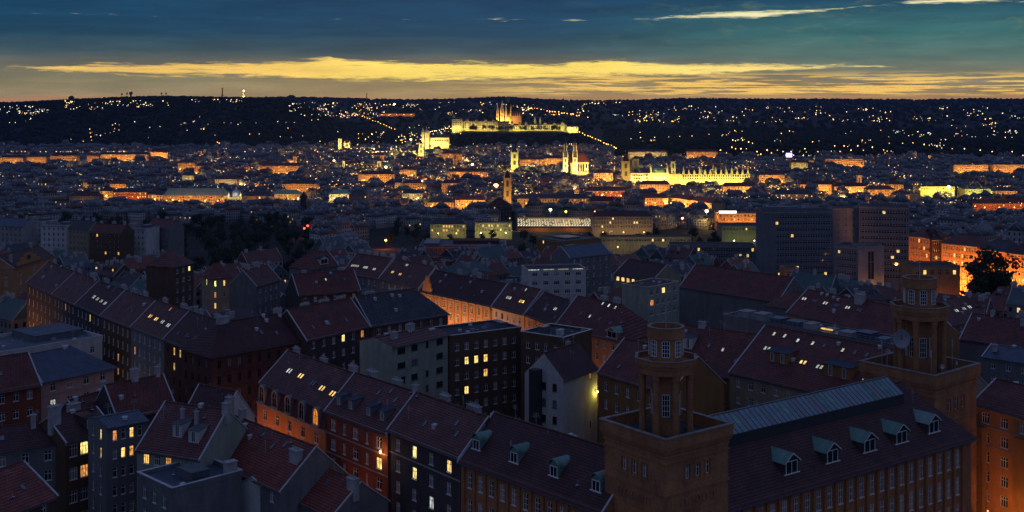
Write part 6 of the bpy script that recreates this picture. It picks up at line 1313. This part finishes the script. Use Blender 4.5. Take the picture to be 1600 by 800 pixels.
lattice('radio_mast', 'distant factory chimney mast on the ridge between lookout tower and castle', 573, 5200, 155, 145, 2)
def stub(name, label, px, D, yb, yt, w, mt='plaster_dark', cap=False):
    x = (px - CX) * D / F; zb, zt = zpix(yb, D) - 8, zpix(yt, D); o = thing(name, label, 'tower', (x, D, zb)); h = zt - zb
    m = MB(); m.box(-w / 2, w / 2, -w / 2, w / 2, 0, h); m.build('shaft', mt, o); m = MB()
    if cap: m.lathe([(w * .5, h * .70), (w * 1.4, h * .75), (w * 1.4, h * .9), (w * .5, h)], 10)
    else: m.box(-w * .3, w * .3, -w * .3, w * .3, h, h + 3)
    m.build('top', mt, o)
    m = MB(); m.lathe([(.4, 0), (1.3, 1), (.4, 2)], 6); m.build('beacon', 'bulb_red', o, (-w * .4, -w * .4, h + 1.5))
    return o
stub('tower_block', 'dark tower block with roof beacons on the left shoulder of the hill', 111.5, 4000, 168, 151, 15)
stub('telecom_tower', 'dark telecom tower with a bulging head on the hilltop', 204.5, 4050, 156, 143, 4.5, cap=True)
stub('tower_block', 'grey tower block on the ridge right behind the cathedral spires', 793.5, 6500, 158, 151.5, 24, 'concrete')
stub('tower_block', 'broad dark block on the skyline right of the lookout tower', 455, 5200, 156, 149.5, 30)
stub('water_tower', 'tiny dark water tower on the skyline right of the castle', 880, 7500, 159, 154, 9)
for px, y, rot in ((189, 148, 0), (251, 147, 0), (258, 147, 0), (197, 147, 0)):
    D = 4060; x = (px - CX) * D / F; zb = zpix(154, D) - 6; o = thing('stadium_floodlight', 'leaning stadium floodlight mast on the hilltop', 'floodlight', (x, D, zb), 0, 'stadium floodlight masts'); h = zpix(y, D) - zb
    m = MB(); m.tube((-3, 0, 0), (3, 0, h), .9, .6); m.build('mast', 'metal_dark', o); m = MB(); m.box(0.5, 6, -.6, .6, h - 1, h + 5); m.build('lamp_panel', 'metal_dark', o)
# stadium, lit screen
D = 2700; p = place(1233, D); o = thing('event_screen', 'glaring violet-white event screen among the far roofs', 'screen', (p.x, D, 0)); m = MB(); m.box(-7, 7, 0, 1, 26, 36); m.build('panel', 'screen_violet', o)
m = MB(); m.box(-7.6, 7.6, .3, 1.4, 25.4, 36.6); m.box(-6, -5, .4, 1.2, 0, 26); m.box(5, 6, .4, 1.2, 0, 26); m.build('frame', 'metal_dark', o); FOOT.append((p.x, D, 0, -10, 10, -30, 5))
D = 3900; p = place(616, D + 800); 
DB = next((D_ for D_ in range(4100, 6000, 20) if ground((620 - CX) * D_ / F, D_) > zpix(181.5, D_)), 4800); o = far('long low barracks roof glowing amber on the slope left of the castle', 592, 648, 178.0, D=DB, wm='plaster_orange', rm='flat_roof', roof='flat', lamps=5, power=12000, r=1, W=30, h=8, off=14, bulb=.8)

# ------------------------------------------------------------------ the sea of houses
def proto(Lh, Wh, Hh, rise, hip, plit, rng):
    wl, rf, ch, pn, lt = MB(), MB(), MB(), MB(), MB(); x0, x1, y0, y1 = -Lh / 2, Lh / 2, -Wh / 2, Wh / 2
    flat = rise < 1
    wl.box(x0, x1, y0, y1, -6, Hh)
    if flat: rf.box(x0 + .4, x1 - .4, y0 + .4, y1 - .4, Hh + .003, Hh + .5); rf.box(x0 + Lh * .3, x0 + Lh * .55, -2, 3, Hh + .5, Hh + 2.8)
    else:
        o = .5; e = Hh - .25
        rf.hull([(x0 - (o if hip else 0), y0 - o, e), (x1 + (o if hip else 0), y0 - o, e), (x1 + (o if hip else 0), y1 + o, e), (x0 - (o if hip else 0), y1 + o, e), (x0 + hip, 0, Hh + rise), (x1 - hip, 0, Hh + rise)], [(0, 1, 5, 4), (2, 3, 4, 5), (3, 0, 4), (1, 2, 5), (3, 2, 1, 0)])
    for i in range(rng.choice((3, 4, 4, 5))):
        c = rng.uniform(x0 + hip + .8, x1 - hip - .8); yy = rng.uniform(-.25, .25) * Wh; w = rng.uniform(.6, 1.3); z = Hh + rise * (1 - abs(yy) / (Wh / 2))
        ch.box(c - w, c + w, yy - .5, yy + .5, z - 1.5, z + rng.uniform(1.2, 2.4))
    if not flat and rng.random() < .7:
        for i in range(rng.choice((2, 3))):
            c = x0 + Lh * (i + .7) / 3.4; yy = y0 * .62; z = Hh + rise * .38
            wl.box(c - .9, c + .9, yy - .6, yy + 2.4, z - .6, z + 1.3); rf.box(c - 1.1, c + 1.1, yy - .8, yy + 2.8, z + 1.303, z + 1.5); (lt if rng.random() < plit else pn).box(c - .5, c + .5, yy - .66, yy - .5, z, z + 1.1)
    if not flat:
        for x in (x0, x1):
            if hip: break
            for y_ in (y0, y1): ch.slab([(x - .2, y_ * 1.03, Hh - .1), (x + .2, y_ * 1.03, Hh - .1), (x + .2, 0, Hh + rise + .25), (x - .2, 0, Hh + rise + .25)], .4)
        for i in range(rng.choice((0, 2, 3, 4))):
            c = rng.uniform(x0 + hip + 1, x1 - hip - 1); t = rng.choice((.3, .62)); yy = y0 * (1 - t); z = Hh + rise * t; ta = rise / (Wh / 2)
            pn.slab([(c - .45, yy - .5, z - .5 * ta + .1), (c + .45, yy - .5, z - .5 * ta + .1), (c + .45, yy + .5, z + .5 * ta + .1), (c - .45, yy + .5, z + .5 * ta + .1)], .1)
    else:
        for i in range(5): c, yy = rng.uniform(x0 + 1, x1 - 1), rng.uniform(y0 + 1, y1 - 1); ch.box(c - .5, c + .5, yy - .4, yy + .4, Hh, Hh + rng.uniform(.9, 2.2))
    n = int(Lh / 3); fl = int((Hh - 2) / 3.8)
    for (a0, b0, ca, sa) in ((0, y0, 1, 0), (x0, 0, 0, 1), (x1, 0, 0, 1), (0, y1, 1, 0)):
        nn = n if ca else int(Wh / 3.2); ln = Lh if ca else Wh
        for i in range(nn):
            for j in range(min(fl, 5)):
                u = -ln / 2 + ln * (i + .5) / nn; z = Hh - 1.2 - 1.9 - j * 3.8; t = lt if rng.random() < plit else pn
                if ca: s = -.06 if b0 < 0 else .06; t.face([(u - .6, b0 + s, z), (u + .6, b0 + s, z), (u + .6, b0 + s, z + 1.8), (u - .6, b0 + s, z + 1.8)])
                else: s = -.06 if a0 < 0 else .06; t.face([(a0 + s, u - .6, z), (a0 + s, u + .6, z), (a0 + s, u + .6, z + 1.8), (a0 + s, u - .6, z + 1.8)])
    return wl, rf, ch, pn, lt
rng = random.Random(11)
PR = []
for i in range(18):
    flat = i % 6 == 5
    PR.append(proto(rng.uniform(15, 25), rng.uniform(12, 15), rng.uniform(15.5, 20.5), 0.0 if flat else rng.uniform(4.5, 7), 0 if (flat or rng.random() < .55) else rng.uniform(3, 6), rng.uniform(.0, .045), rng))
ang = R(47)
U, V = Vector((math.cos(ang), math.sin(ang), 0)), Vector((-math.sin(ang), math.cos(ang), 0))
cand = []
BU, BV = 104, 84
for bi in range(-45, 60):
    for bj in range(-45, 60):
        o = U * (bi * BU) + V * (bj * BV) + Vector((0, 1500, 0))
        if not (250 < o.y < 3600) or abs(o.x) > o.y * .50 + 60: continue
        j = rng.uniform(-.06, .06)
        def put(u, v, turn):
            p = o + U * u + V * v; D = p.y
            if D < 360: return
            px = CX + F * p.x / D
            if not (-90 < px < 1690): return
            if ground(p.x, p.y) > 17 and D > 2500: return
            if D > 3420: return
            if 560 < px < 1195 and 860 < D < 1330: return
            if 250 < px < 500 and 760 < D < 1380: return
            if px <= 250 and 1080 < D < 1400: return
            if px > 1425 and 540 < D < 760: return
            if 1180 < px < 1440 and 600 < D < 800: return
            if 250 < px < 480 and 620 < D <= 760 and rng.random() < .5: return
            if px > 955 and D > 2950: return
            if taken(p.x, p.y, 9): return
            cand.append((D, p.x, p.y, ang + turn + j))
        u = -BU / 2 + 18
        while u < BU / 2 - 18: put(u, -BV / 2 + 14, 0); put(u, BV / 2 - 14, math.pi); u += 20
        v = -BV / 2 + 34
        while v < BV / 2 - 28: put(-BU / 2 + 14, v, -math.pi / 2); put(BU / 2 - 14, v, math.pi / 2); v += 19
        if rng.random() < .6: put(rng.uniform(-14, 14), rng.uniform(-6, 6), rng.choice((0, math.pi / 2)))
cand.sort()
NEAR = cand[:285]; FARC = cand[285:]
protos_obj = []
FORM = []
for i, (wl, rf, ch, pn, lt) in enumerate(PR):
    zs = [v[2] for v in wl.v]; ln = max(v[0] for v in wl.v) - min(v[0] for v in wl.v)
    FORM.append(('flat-roofed' if i % 6 == 5 else 'pitched-roofed') + (' long' if ln > 20 else ' short') + (' tenement with lit windows' if lt.f else ' unlit tenement'))
LMK = [(n, at(px, py, Z).x, at(px, py, Z).y) for n, px, py, Z in (('stepped-gable house', 50, 410, 84), ('pale blocks by the park', 130, 352, 70), ('cream corner house', 340, 430, 88), ('white arched dormer', 510, 412, 84), ('ornate stucco house', 710, 465, 86), ('white modern penthouse', 860, 420, 86), ('yellow-windowed hall', 985, 430, 82), ('broad pinkish roof', 1110, 455, 84), ('concrete slab block', 1300, 390, 60), ('orange-lit street', 1520, 400, 60), ('dish-carrying tower', 1460, 520, 95), ('red railway hall', 720, 388, 50), ('hipped pediment roof', 930, 520, 88), ('big dark tree', 1545, 440, 66))]
for wl, rf, ch, pn, lt in PR:
    protos_obj.append([('wall', wl.mesh('wall', 'wall_each'), None), ('roof', rf.mesh('roof', 'roof_each'), None), ('chimneys', ch.mesh('chimneys', 'chimney_plaster'), 'stuff'), ('window_panes', pn.mesh('window_panes', 'glass'), 'stuff')] + ([('lit_window_panes', lt.mesh('lit_window_panes', 'lit_far'), 'stuff')] if lt.f else []))
for D, x, y, rz in NEAR:
    q = rng.randrange(len(PR)); s = rng.uniform(.9, 1.12)
    form = FORM[q]; best = min(LMK, key=lambda l: (l[1] - x) ** 2 + (l[2] - y) ** 2)
    lab = form + ' near the ' + best[0]
    r = thing('block_house', lab, 'house', (x, y, ground(x, y)), rz, lab); r.scale = (s, s, rng.uniform(.94, 1.12))
    for nm, me, kd in protos_obj[q]:
        c = link(nm, me, r)
        if kd: c['kind'] = kd
def merged():
    MI = ['wall_far', 'roof_far', 'chimney_plaster', 'glass', 'lit_far']
    V_, F_, M_ = [], [], []; base = 0
    arr = []
    for pr in PR:
        v = np.array(sum([m.v for m in pr], [])); f = []; mi = []; k = 0
        for i, m in enumerate(pr):
            f += [tuple(a + k for a in q) for q in m.f]; mi += [i] * len(m.f); k += len(m.v)
        arr.append((v, f, mi))
    # flat arrays
    loops, starts, totals, mats = [], [], [], []
    nl = 0
    pre = []
    for v, f, mi in arr:
        lp = np.array([a for q in f for a in q]); tot = np.array([len(q) for q in f]); pre.append((v, lp, tot, np.array(mi)))
    for D, x, y, rz in FARC:
        v, lp, tot, mi = pre[rng.randrange(len(pre))]
        s = rng.uniform(.85, 1.2); hz = rng.uniform(.62, 1.0) if rng.random() < .93 else rng.uniform(1.1, 1.35); c, sn = math.cos(rz) * s, math.sin(rz) * s
        w = np.empty_like(v); w[:, 0] = v[:, 0] * c - v[:, 1] * sn + x; w[:, 1] = v[:, 0] * sn + v[:, 1] * c + y; w[:, 2] = v[:, 2] * hz + ground(x, y)
        V_.append(w); loops.append(lp + base); totals.append(tot); mats.append(mi); base += len(v)
    v = np.concatenate(V_); lp = np.concatenate(loops); tot = np.concatenate(totals); mi = np.concatenate(mats)
    me = bpy.data.meshes.new('far_roofscape'); me.vertices.add(len(v)); me.vertices.foreach_set('co', v.astype(np.float32).ravel())
    me.loops.add(len(lp)); me.loops.foreach_set('vertex_index', lp.astype(np.int32)); me.polygons.add(len(tot))
    st_ = np.concatenate(([0], np.cumsum(tot)[:-1])); me.polygons.foreach_set('loop_start', st_.astype(np.int32)); me.polygons.foreach_set('loop_total', tot.astype(np.int32))
    for m in MI: me.materials.append(MATS[m])
    me.polygons.foreach_set('material_index', mi.astype(np.int32)); me.update(calc_edges=True)
    o = link('far_roofscape', me); tag(o, 'sea of far town houses with dark roofs filling the old city', 'houses', None, 'stuff')
    print('houses', len(NEAR), len(FARC), 'polys', len(tot))
merged()

def added_lane_lamp(*a):
    r = street_lamp(*a); r.name = 'added_lane_lamp'; r['category'] = 'added lamp'; return r
# added lamps at random spots in the old town, to make its facades glow
def added_lane_lamps():
    g = random.Random(77); n = 0; tries = 0
    while n < 250 and tries < 9000:
        tries += 1
        y = 1500 + 1750 * g.random() ** .8; px = g.gauss(820, 330); x = (px - CX) * y / F
        if not (0 < px < 1590) or ground(x, y) > 12 or taken(x, y, 2): continue
        near = [c for c in FARC if abs(c[1] - x) < 24 and abs(c[2] - y) < 24]
        if any((c[1] - x) ** 2 + (c[2] - y) ** 2 < 120 for c in near) or not near: continue
        added_lane_lamp((x, y, ground(x, y)), 'added lane lamp for the warm glow between the old town roofs', 'added lane lamps of the old town', g.choice(['bulb_sodium', 'bulb_sodium', 'bulb_warm']), g.uniform(12000, 42000), g.choice([SOD, (1, .5, .12), (1, .62, .22)]), 14.0, .75, .8); n += 1

added_lane_lamps()
# ------------------------------------------------------------------ trees and woods
TREES = []
def tree_proto(seed, h=13.0, r=5.0, n=1500):
    rg = random.Random(seed); tk = MB(); lf = MB(); th = h * .36
    tk.tube((0, 0, -1), (0, 0, th), .38, .26, 7); tk.tube((0, 0, th), (.2, .1, h * .8), .26, .06, 6)
    cl = []
    for i in range(13):
        a = rg.uniform(0, 6.28); rr = r * rg.uniform(.25, .8); z = h * rg.uniform(.38, .9); rr *= math.sqrt(max(.1, 1 - ((z / h - .6) / .45) ** 2))
        c = Vector((rr * math.cos(a), rr * math.sin(a), z)); cl.append((c, r * rg.uniform(.26, .46))); tk.tube((0, 0, min(z, h * .75) * .72), tuple(c), .12, .03, 5)
    cl.append((Vector((0, 0, h * .86)), r * .42))
    for i in range(n):
        c, cr = rg.choice(cl); d = Vector((rg.gauss(0, 1), rg.gauss(0, 1), rg.gauss(0, .8))).normalized(); p = c + d * cr * rg.uniform(.55, 1.08)
        nn = (d + Vector((rg.uniform(-.7, .7), rg.uniform(-.7, .7), rg.uniform(-.3, .9)))).normalized(); a = nn.orthogonal().normalized(); b = nn.cross(a); s = rg.uniform(.22, .5)
        t = rg.uniform(0, 6.28); a, b = a * math.cos(t) + b * math.sin(t), b * math.cos(t) - a * math.sin(t)
        lf.face([p - a * s, p - b * s * .7, p + a * s, p + b * s * .7])
    return tk.mesh('trunk', 'bark'), lf.mesh('crown', 'leaf')
TP = [tree_proto(i + 3, 13 + i % 3 * 1.5, 5 + (i % 2) * .8) for i in range(5)]
def tree(x, y, label, group, s=1.0, z=None):
    r = thing('broadleaf_tree', label, 'tree', (x, y, (ground(x, y) if z is None else z) - .3), random.uniform(0, 6.28), group); r.scale = (s * random.uniform(.85, 1.15), s * random.uniform(.85, 1.15), s * random.uniform(.9, 1.15))
    a, b = random.choice(TP); link('trunk', a, r); link('crown', b, r)
def trees_px(pts, label, group, s=1.0, force=False):
    for px, D in pts:
        x = (px - CX) * D / F
        if force or not taken(x, D, 1.0): tree(x, D, label, group, s * random.uniform(.8, 1.2))
rt = random.Random(5)
trees_px([(rt.uniform(262, 492), rt.uniform(770, 1370)) for _ in range(120)], 'dark tree of the park left of the railway yard', 'trees of the park', 1.15)
trees_px([(rt.uniform(-40, 262), rt.uniform(1100, 1390)) for _ in range(70)], 'dark tree in the belt before the museum row', 'trees of the belt below the museum row', 1.15)
trees_px([(rt.uniform(600, 1180), rt.uniform(900, 1330)) for _ in range(95)], 'dark tree beside the railway yard', 'trees around the railway yard', .9)
trees_px([(rt.uniform(1195, 1335), rt.uniform(590, 660)) for _ in range(16)] + [(rt.uniform(1385, 1425), rt.uniform(610, 680)) for _ in range(6)], 'dark street tree at the foot of the slab block', 'trees round the slab block', .8)
trees_px([(1536, 596), (1552, 590), (1566, 600)], 'big dark tree before the orange-lit street', 'big trees before the lit street', 2.3, True)
trees_px([(1480, 600), (1495, 610), (1590, 585), (1603, 590), (1470, 615), (1580, 600)], 'street tree catching the orange lamplight', 'trees in the lit street', .9)
trees_px([(rt.uniform(238, 300), rt.uniform(470, 540)) for _ in range(10)], 'dark tree in the courtyard behind the long terrace', 'courtyard trees behind the terrace', .8)
trees_px([(60, 372), (85, 365), (105, 358), (128, 350), (150, 338), (70, 385)], 'dark street tree below the long terrace', 'street trees below the terrace', .95)
trees_px([(352, 268), (368, 262), (380, 256), (392, 262), (340, 275)], 'dark street tree at the brick corner block', 'trees at the street crossing', .8)
trees_px([(450, 226), (472, 222), (492, 217), (520, 212), (545, 206), (575, 202)], 'leafy street tree before the row of lit houses', 'street trees before the lit row', .75)
trees_px([(rt.uniform(725, 778), 3780) for _ in range(12)] + [(rt.uniform(780, 884), 3778) for _ in range(22)], 'dark tree on the slope below the castle walls', 'trees below the castle', 1.25, True)

def woods():
    ph = (1 + 5 ** .5) / 2; iv = np.array([(-1, ph, 0), (1, ph, 0), (-1, -ph, 0), (1, -ph, 0), (0, -1, ph), (0, 1, ph), (0, -1, -ph), (0, 1, -ph), (ph, 0, -1), (ph, 0, 1), (-ph, 0, -1), (-ph, 0, 1)]) / 1.9
    fc = np.array([(0, 11, 5), (0, 5, 1), (0, 1, 7), (0, 7, 10), (0, 10, 11), (1, 5, 9), (5, 11, 4), (11, 10, 2), (10, 7, 6), (7, 1, 8), (3, 9, 4), (3, 4, 2), (3, 2, 6), (3, 6, 8), (3, 8, 9), (4, 9, 5), (2, 4, 11), (6, 2, 10), (8, 6, 7), (9, 8, 1)])
    g = np.random.default_rng(4); P = []
    def strew(n, p0, p1, d0, d1, ok, s0, s1):
        for _ in range(n):
            px, D = g.uniform(p0, p1), g.uniform(d0, d1); x = (px - CX) * D / F
            if ok(px, D, x): P.append((x, D, ground(x, D), g.uniform(s0, s1)))
    strew(7500, -60, 640, 3430, 4120, lambda p, D, x: ground(x, D) > 14 and not taken(x, D, 5), 5, 9)
    strew(3800, 945, 1680, 2990, 3500, lambda p, D, x: ground(x, D) > 8 and not taken(x, D, 5), 5, 9)
    strew(3600, 945, 1680, 3450, 4300, lambda p, D, x: g.random() < .9 and not taken(x, D, 5), 5, 10)
    strew(1800, 660, 960, 3480, 3740, lambda p, D, x: 8 < ground(x, D) < 50, 4, 7)
    strew(6000, -60, 1660, 4200, 8700, lambda p, D, x: g.random() < .8 and not taken(x, D, 5), 7, 14)
    strew(1600, -60, 1660, 8300, 8650, lambda p, D, x: True, 8, 16)
    k = len(P); v = np.empty((k * 12, 3), np.float32)
    for i, (x, y, z, s) in enumerate(P):
        j = iv * g.uniform(.7, 1.25, (12, 1)) * s; j[:, 2] *= .9; v[i * 12:(i + 1) * 12] = j + (x, y, z + s * .3)
    f = (fc[None] + (np.arange(k) * 12)[:, None, None]).reshape(-1)
    me = bpy.data.meshes.new('hill_woods'); me.vertices.add(len(v)); me.vertices.foreach_set('co', v.ravel()); me.loops.add(len(f)); me.loops.foreach_set('vertex_index', f.astype(np.int32)); n = k * 20
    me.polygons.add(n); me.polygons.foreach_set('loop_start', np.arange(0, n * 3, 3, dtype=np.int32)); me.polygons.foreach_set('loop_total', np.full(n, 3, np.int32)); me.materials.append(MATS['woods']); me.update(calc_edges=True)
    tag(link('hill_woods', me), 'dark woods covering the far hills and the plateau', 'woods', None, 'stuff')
woods()

# ------------------------------------------------------------------ lights of the far city
def hit(px, py, up):
    D = 900.0
    while D < 8600:
        x = (px - CX) * D / F
        if CAMZ - (py - HY) * D / F <= ground(x, D) + up: return x, D, ground(x, D) + up
        D += 12
    return None
G4 = 'distant street lamps of the hills and river banks'
KEPT, DOTS = [], []
def far_lamp(px, py, kind='bulb_sodium', b=1.0, up=11):
    h = hit(px, py, up)
    if h and len(KEPT) >= 60: DOTS.append((h, kind, b)); return
    if h: KEPT.append(1)
    if h: street_lamp((h[0], h[1], h[2] - up), 'distant street lamp shining as a single dot', G4, kind, 0, SOD, float(up), b)
rl = random.Random(21)
def row(p, q, n, kind='bulb_sodium', b=1.1, jit=.8):
    for i in range(n):
        t = (i + rl.uniform(-.2, .2)) / max(1, n - 1); far_lamp(p[0] + (q[0] - p[0]) * t, p[1] + (q[1] - p[1]) * t + rl.uniform(-jit, jit), kind, b)
row((906, 207), (963, 231), 15); row((826, 168), (905, 180), 18, b=1.6); row((566, 181), (616, 201), 13); row((672, 206), (704, 200), 10, 'bulb_warm', .9)
row((340, 222), (352, 230), 5, b=.9); row((140, 202), (146, 238), 7, b=1.0)
row((1235, 236), (1410, 226), 9, b=1.3, jit=4); row((1240, 244), (1470, 252), 14, b=1.2, jit=2); row((1440, 228), (1600, 240), 8, b=1.3, jit=3); row((1502, 253), (1596, 254), 8, b=1.4, jit=.6); row((1290, 238), (1350, 236), 4, b=1.4); row((985, 216), (1080, 212), 6, 'bulb_warm', 1.0)
row((1110, 234), (1230, 240), 16, b=1.3, jit=5); row((1146, 218), (1176, 224), 5, b=1.2, jit=4)
for px, py in ((15, 193), (24, 192), (40, 190), (47, 187), (48, 185), (86, 230), (90, 233), (111, 218), (130, 221), (157, 213), (172, 209), (178, 206), (179, 202), (186, 204), (180, 234), (232, 216), (250, 198), (304, 190), (312, 184), (325, 196), (336, 213), (350, 194), (361, 194), (372, 196), (376, 193), (390, 210), (400, 193), (405, 210), (438, 214), (455, 216), (473, 214), (487, 188), (497, 188), (450, 202), (500, 221), (434, 192), (447, 192), (460, 193), (528, 207)): far_lamp(px, py, rl.choice(['bulb_sodium', 'bulb_warm', 'bulb_warm']), rl.uniform(.7, 1.1))
# the glaring lamps that stand out by themselves
for px, py, kind, b, up, pw, col, lab in ((775, 288, 'bulb_sodium', 2.2, 30, 60000, SOD, 'glaring orange lamp beside the gothic belfry'), (642, 217, 'bulb_warm', 2.0, 26, 60000, (1, .6, .15), 'glaring amber lamp below the domed church'),
        (738, 256, 'bulb_warm', 1.5, 30, 40000, (1, .7, .2), 'glaring yellow lamp between belfry and domed church'), (522, 250, 'bulb_sodium', 1.5, 30, 40000, SOD, 'glaring orange lamp right of the yellow steeple'), (603, 260, 'bulb_warm', 1.5, 28, 30000, SOD, 'round amber lamp right of the cream steeple'),
        (860, 327, 'bulb_green', 1.0, 26, 9000, (.8, 1, .3), 'tall green-white yard lamp above the station hall'), (884, 330, 'bulb_sodium', .8, 22, 5000, SOD, 'tall orange yard mast right of the green-white one'), (1482, 291, 'bulb_warm', 1.7, 30, 40000, (1, .8, .15), 'glaring yellow lamp on the firewall block'), (616, 162, 'bulb_green', 3.0, 24, 0, SOD, 'glaring yellow-green lamp on the skyline'),
        (1104, 329, 'bulb_warm', 1.3, 24, 20000, (1, .6, .15), 'bright lamp at the foot of the avenue'), (1181, 361, 'bulb_green', .9, 14, 5000, (.8, 1, .25), 'yellow-green lamp beside the slab block'), (1286, 307, 'bulb_warm', 1.2, 14, 30000, (1, .7, .2), 'yellow forecourt lamp of the bank'),
        (1315, 309, 'bulb_sodium', 1.2, 14, 25000, (1, .6, .2), 'amber forecourt lamp of the bank'), (930, 331, 'bulb_sodium', .8, 20, 4000, SOD, 'orange yard mast left of the beige station office'), (1026, 332, 'bulb_sodium', .8, 20, 5000, SOD, 'orange yard mast at the avenue trees'), (1066, 340, 'bulb_sodium', .8, 20, 5000, SOD, 'orange yard mast before the avenue'),
        (481, 352, 'bulb_red', .9, 12, 1500, (1, .12, .05), 'red signal lamp among the park trees'), (476, 356, 'bulb_red', .9, 12, 1500, (1, .12, .05), 'second red signal lamp among the park trees'), (603, 375, 'bulb_sodium', .7, 9, 9000, (1, .22, .05), 'orange-red lamp in the yard left of the red hall'), (672, 386, 'bulb_sodium', .6, 8, 3000, SOD, 'orange lamp at the red hall'),
        (316, 326, 'bulb_sodium', 1.1, 8, 6000, SOD, 'orange lamp in the trees before the museum row'), (365, 328, 'bulb_sodium', 1.1, 8, 7000, SOD, 'orange lamp in the trees below the domed hall'), (420, 331, 'bulb_sodium', .8, 9, 5000, SOD, 'orange lamp in the trees before the tall cream front'), (463, 330, 'bulb_sodium', .7, 9, 4000, SOD, 'orange lamp at the end of the museum row'),
        (1249, 432, 'bulb_sodium', .42, 8, 1800, SOD, 'street lamp beside the orange-lit end wall'), (1298, 434, 'bulb_warm', .35, 8, 600, SOD, 'street lamp left of the pale stair tower'), (1324, 431, 'bulb_sodium', .45, 8, 1500, SOD, 'street lamp close to the pale stair tower'), (1253, 402, 'bulb_sodium', .5, 30, 0, SOD, 'oval lamp on the face of the slab block'),
        (1457, 437, 'bulb_sodium', .42, 8, 1800, SOD, 'street lamp right of the dish-carrying lantern'), (1479, 431, 'bulb_sodium', .42, 8, 2500, SOD, 'street lamp before the lit fronts'), (1502, 433, 'bulb_sodium', .42, 8, 3000, SOD, 'street lamp left of the big dark tree'), (1593, 434, 'bulb_sodium', .42, 8, 2500, SOD, 'street lamp right of the big dark tree')):
    h = hit(px, py, up)
    if h: street_lamp((h[0], h[1], h[2] - up), lab, None, kind, pw, col, float(up), b * 1.5, .8)
# everything too small and too many to count
def dots():
    ks = ['far_sodium', 'far_warm', 'far_white']; m = {k: MB() for k in ks}
    def oct_(mb, x, y, z, s): mb.hull([(x - s, y, z), (x + s, y, z), (x, y - s, z), (x, y + s, z), (x, y, z - s), (x, y, z + s)], [(0, 2, 5), (2, 1, 5), (1, 3, 5), (3, 0, 5), (2, 0, 4), (1, 2, 4), (3, 1, 4), (0, 3, 4)])
    def sc(n, x0, x1, y0, y1, w, up=9, s0=.55, s1=1.45):
        cx, cy = None, None
        for i in range(n):
            if cx is None or rl.random() < .3: cx, cy = rl.uniform(x0, x1), rl.uniform(y0, y1)
            px, py = min(x1, max(x0, rl.gauss(cx, 7))), min(y1, max(y0, rl.gauss(cy, 1.6))); h = hit(px, py, up)
            if h: k = rl.choices(ks, w)[0]; s = rl.uniform(s0, s1) * h[1] / 3300; oct_(m[k], h[0], h[1], h[2], min(s, 3.2))
    sc(55, 0, 75, 166, 181, (1, 4, 5)); sc(30, 90, 160, 158, 172, (3, 4, 2)); sc(45, 165, 270, 158, 167, (2, 4, 3)); sc(22, 300, 380, 156, 160, (2, 4, 3)); sc(18, 100, 330, 190, 215, (3, 3, 3))
    sc(110, 452, 600, 160, 182, (3, 4, 4)); sc(60, 520, 600, 166, 184, (6, 3, 1)); sc(30, 585, 660, 160, 172, (2, 4, 3)); sc(45, 680, 800, 160, 185, (4, 4, 3)); sc(60, 800, 910, 163, 180, (6, 4, 2))
    sc(70, 900, 1020, 160, 190, (3, 5, 2)); sc(80, 1010, 1200, 164, 192, (3, 5, 3)); sc(110, 1200, 1480, 166, 192, (3, 5, 2)); sc(50, 1480, 1600, 165, 200, (2, 4, 4)); sc(30, 1000, 1240, 200, 225, (4, 3, 2)); sc(60, 1320, 1600, 204, 215, (3, 4, 5)); sc(25, 1200, 1600, 216, 232, (5, 3, 2))
    sc(60, 640, 720, 196, 226, (6, 4, 1), 20); sc(60, 560, 700, 205, 240, (5, 4, 2), 20)
    sc(420, 0, 480, 232, 300, (4, 4, 4), 22, .35, 1.0); sc(900, 480, 960, 225, 305, (8, 4, 1), 22, .4, 1.15); sc(600, 960, 1440, 236, 310, (7, 4, 2), 22, .4, 1.1); sc(110, 1440, 1600, 258, 320, (6, 4, 2), 22, .35, 1.0)
    sc(60, 0, 660, 318, 372, (4, 3, 2), 8, .3, .6); sc(90, 800, 1190, 338, 372, (6, 4, 2), 8, .3, .6); sc(40, 1420, 1600, 325, 345, (7, 3, 1), 10, .3, .6)
    for h, kind, b in DOTS: oct_(m['far_sodium' if kind == 'bulb_sodium' else 'far_warm'], h[0], h[1], h[2], b * 1.15)
    for k in ks:
        o = m[k].build('far_city_lights', k); tag(o, {'far_sodium': 'countless tiny orange lights of the far city', 'far_warm': 'countless tiny warm yellow lights of the far city', 'far_white': 'countless tiny whitish lights of the far city'}[k], 'lights', None, 'stuff')
dots()

# ------------------------------------------------------------------ evening air
def haze():
    m = bpy.data.materials.new('haze'); m.use_nodes = True; MATS['haze'] = m; N = NT(m.node_tree); N.n.clear()
    o = N.add('ShaderNodeOutputMaterial'); v = N.add('ShaderNodeVolumePrincipled'); v.inputs['Density'].default_value = HAZE; v.inputs['Color'].default_value = (.30, .48, 1, 1); v.inputs['Anisotropy'].default_value = .2
    N.l.new(v.outputs[0], o.inputs['Volume'])
    b = MB(); b.box(-7200, 7200, -500, 10700, -8, 420); q = b.build('haze', 'haze'); tag(q, 'thin blue evening haze lying over the whole city', 'haze', None, 'stuff')
HAZE = 2.2e-5
haze()
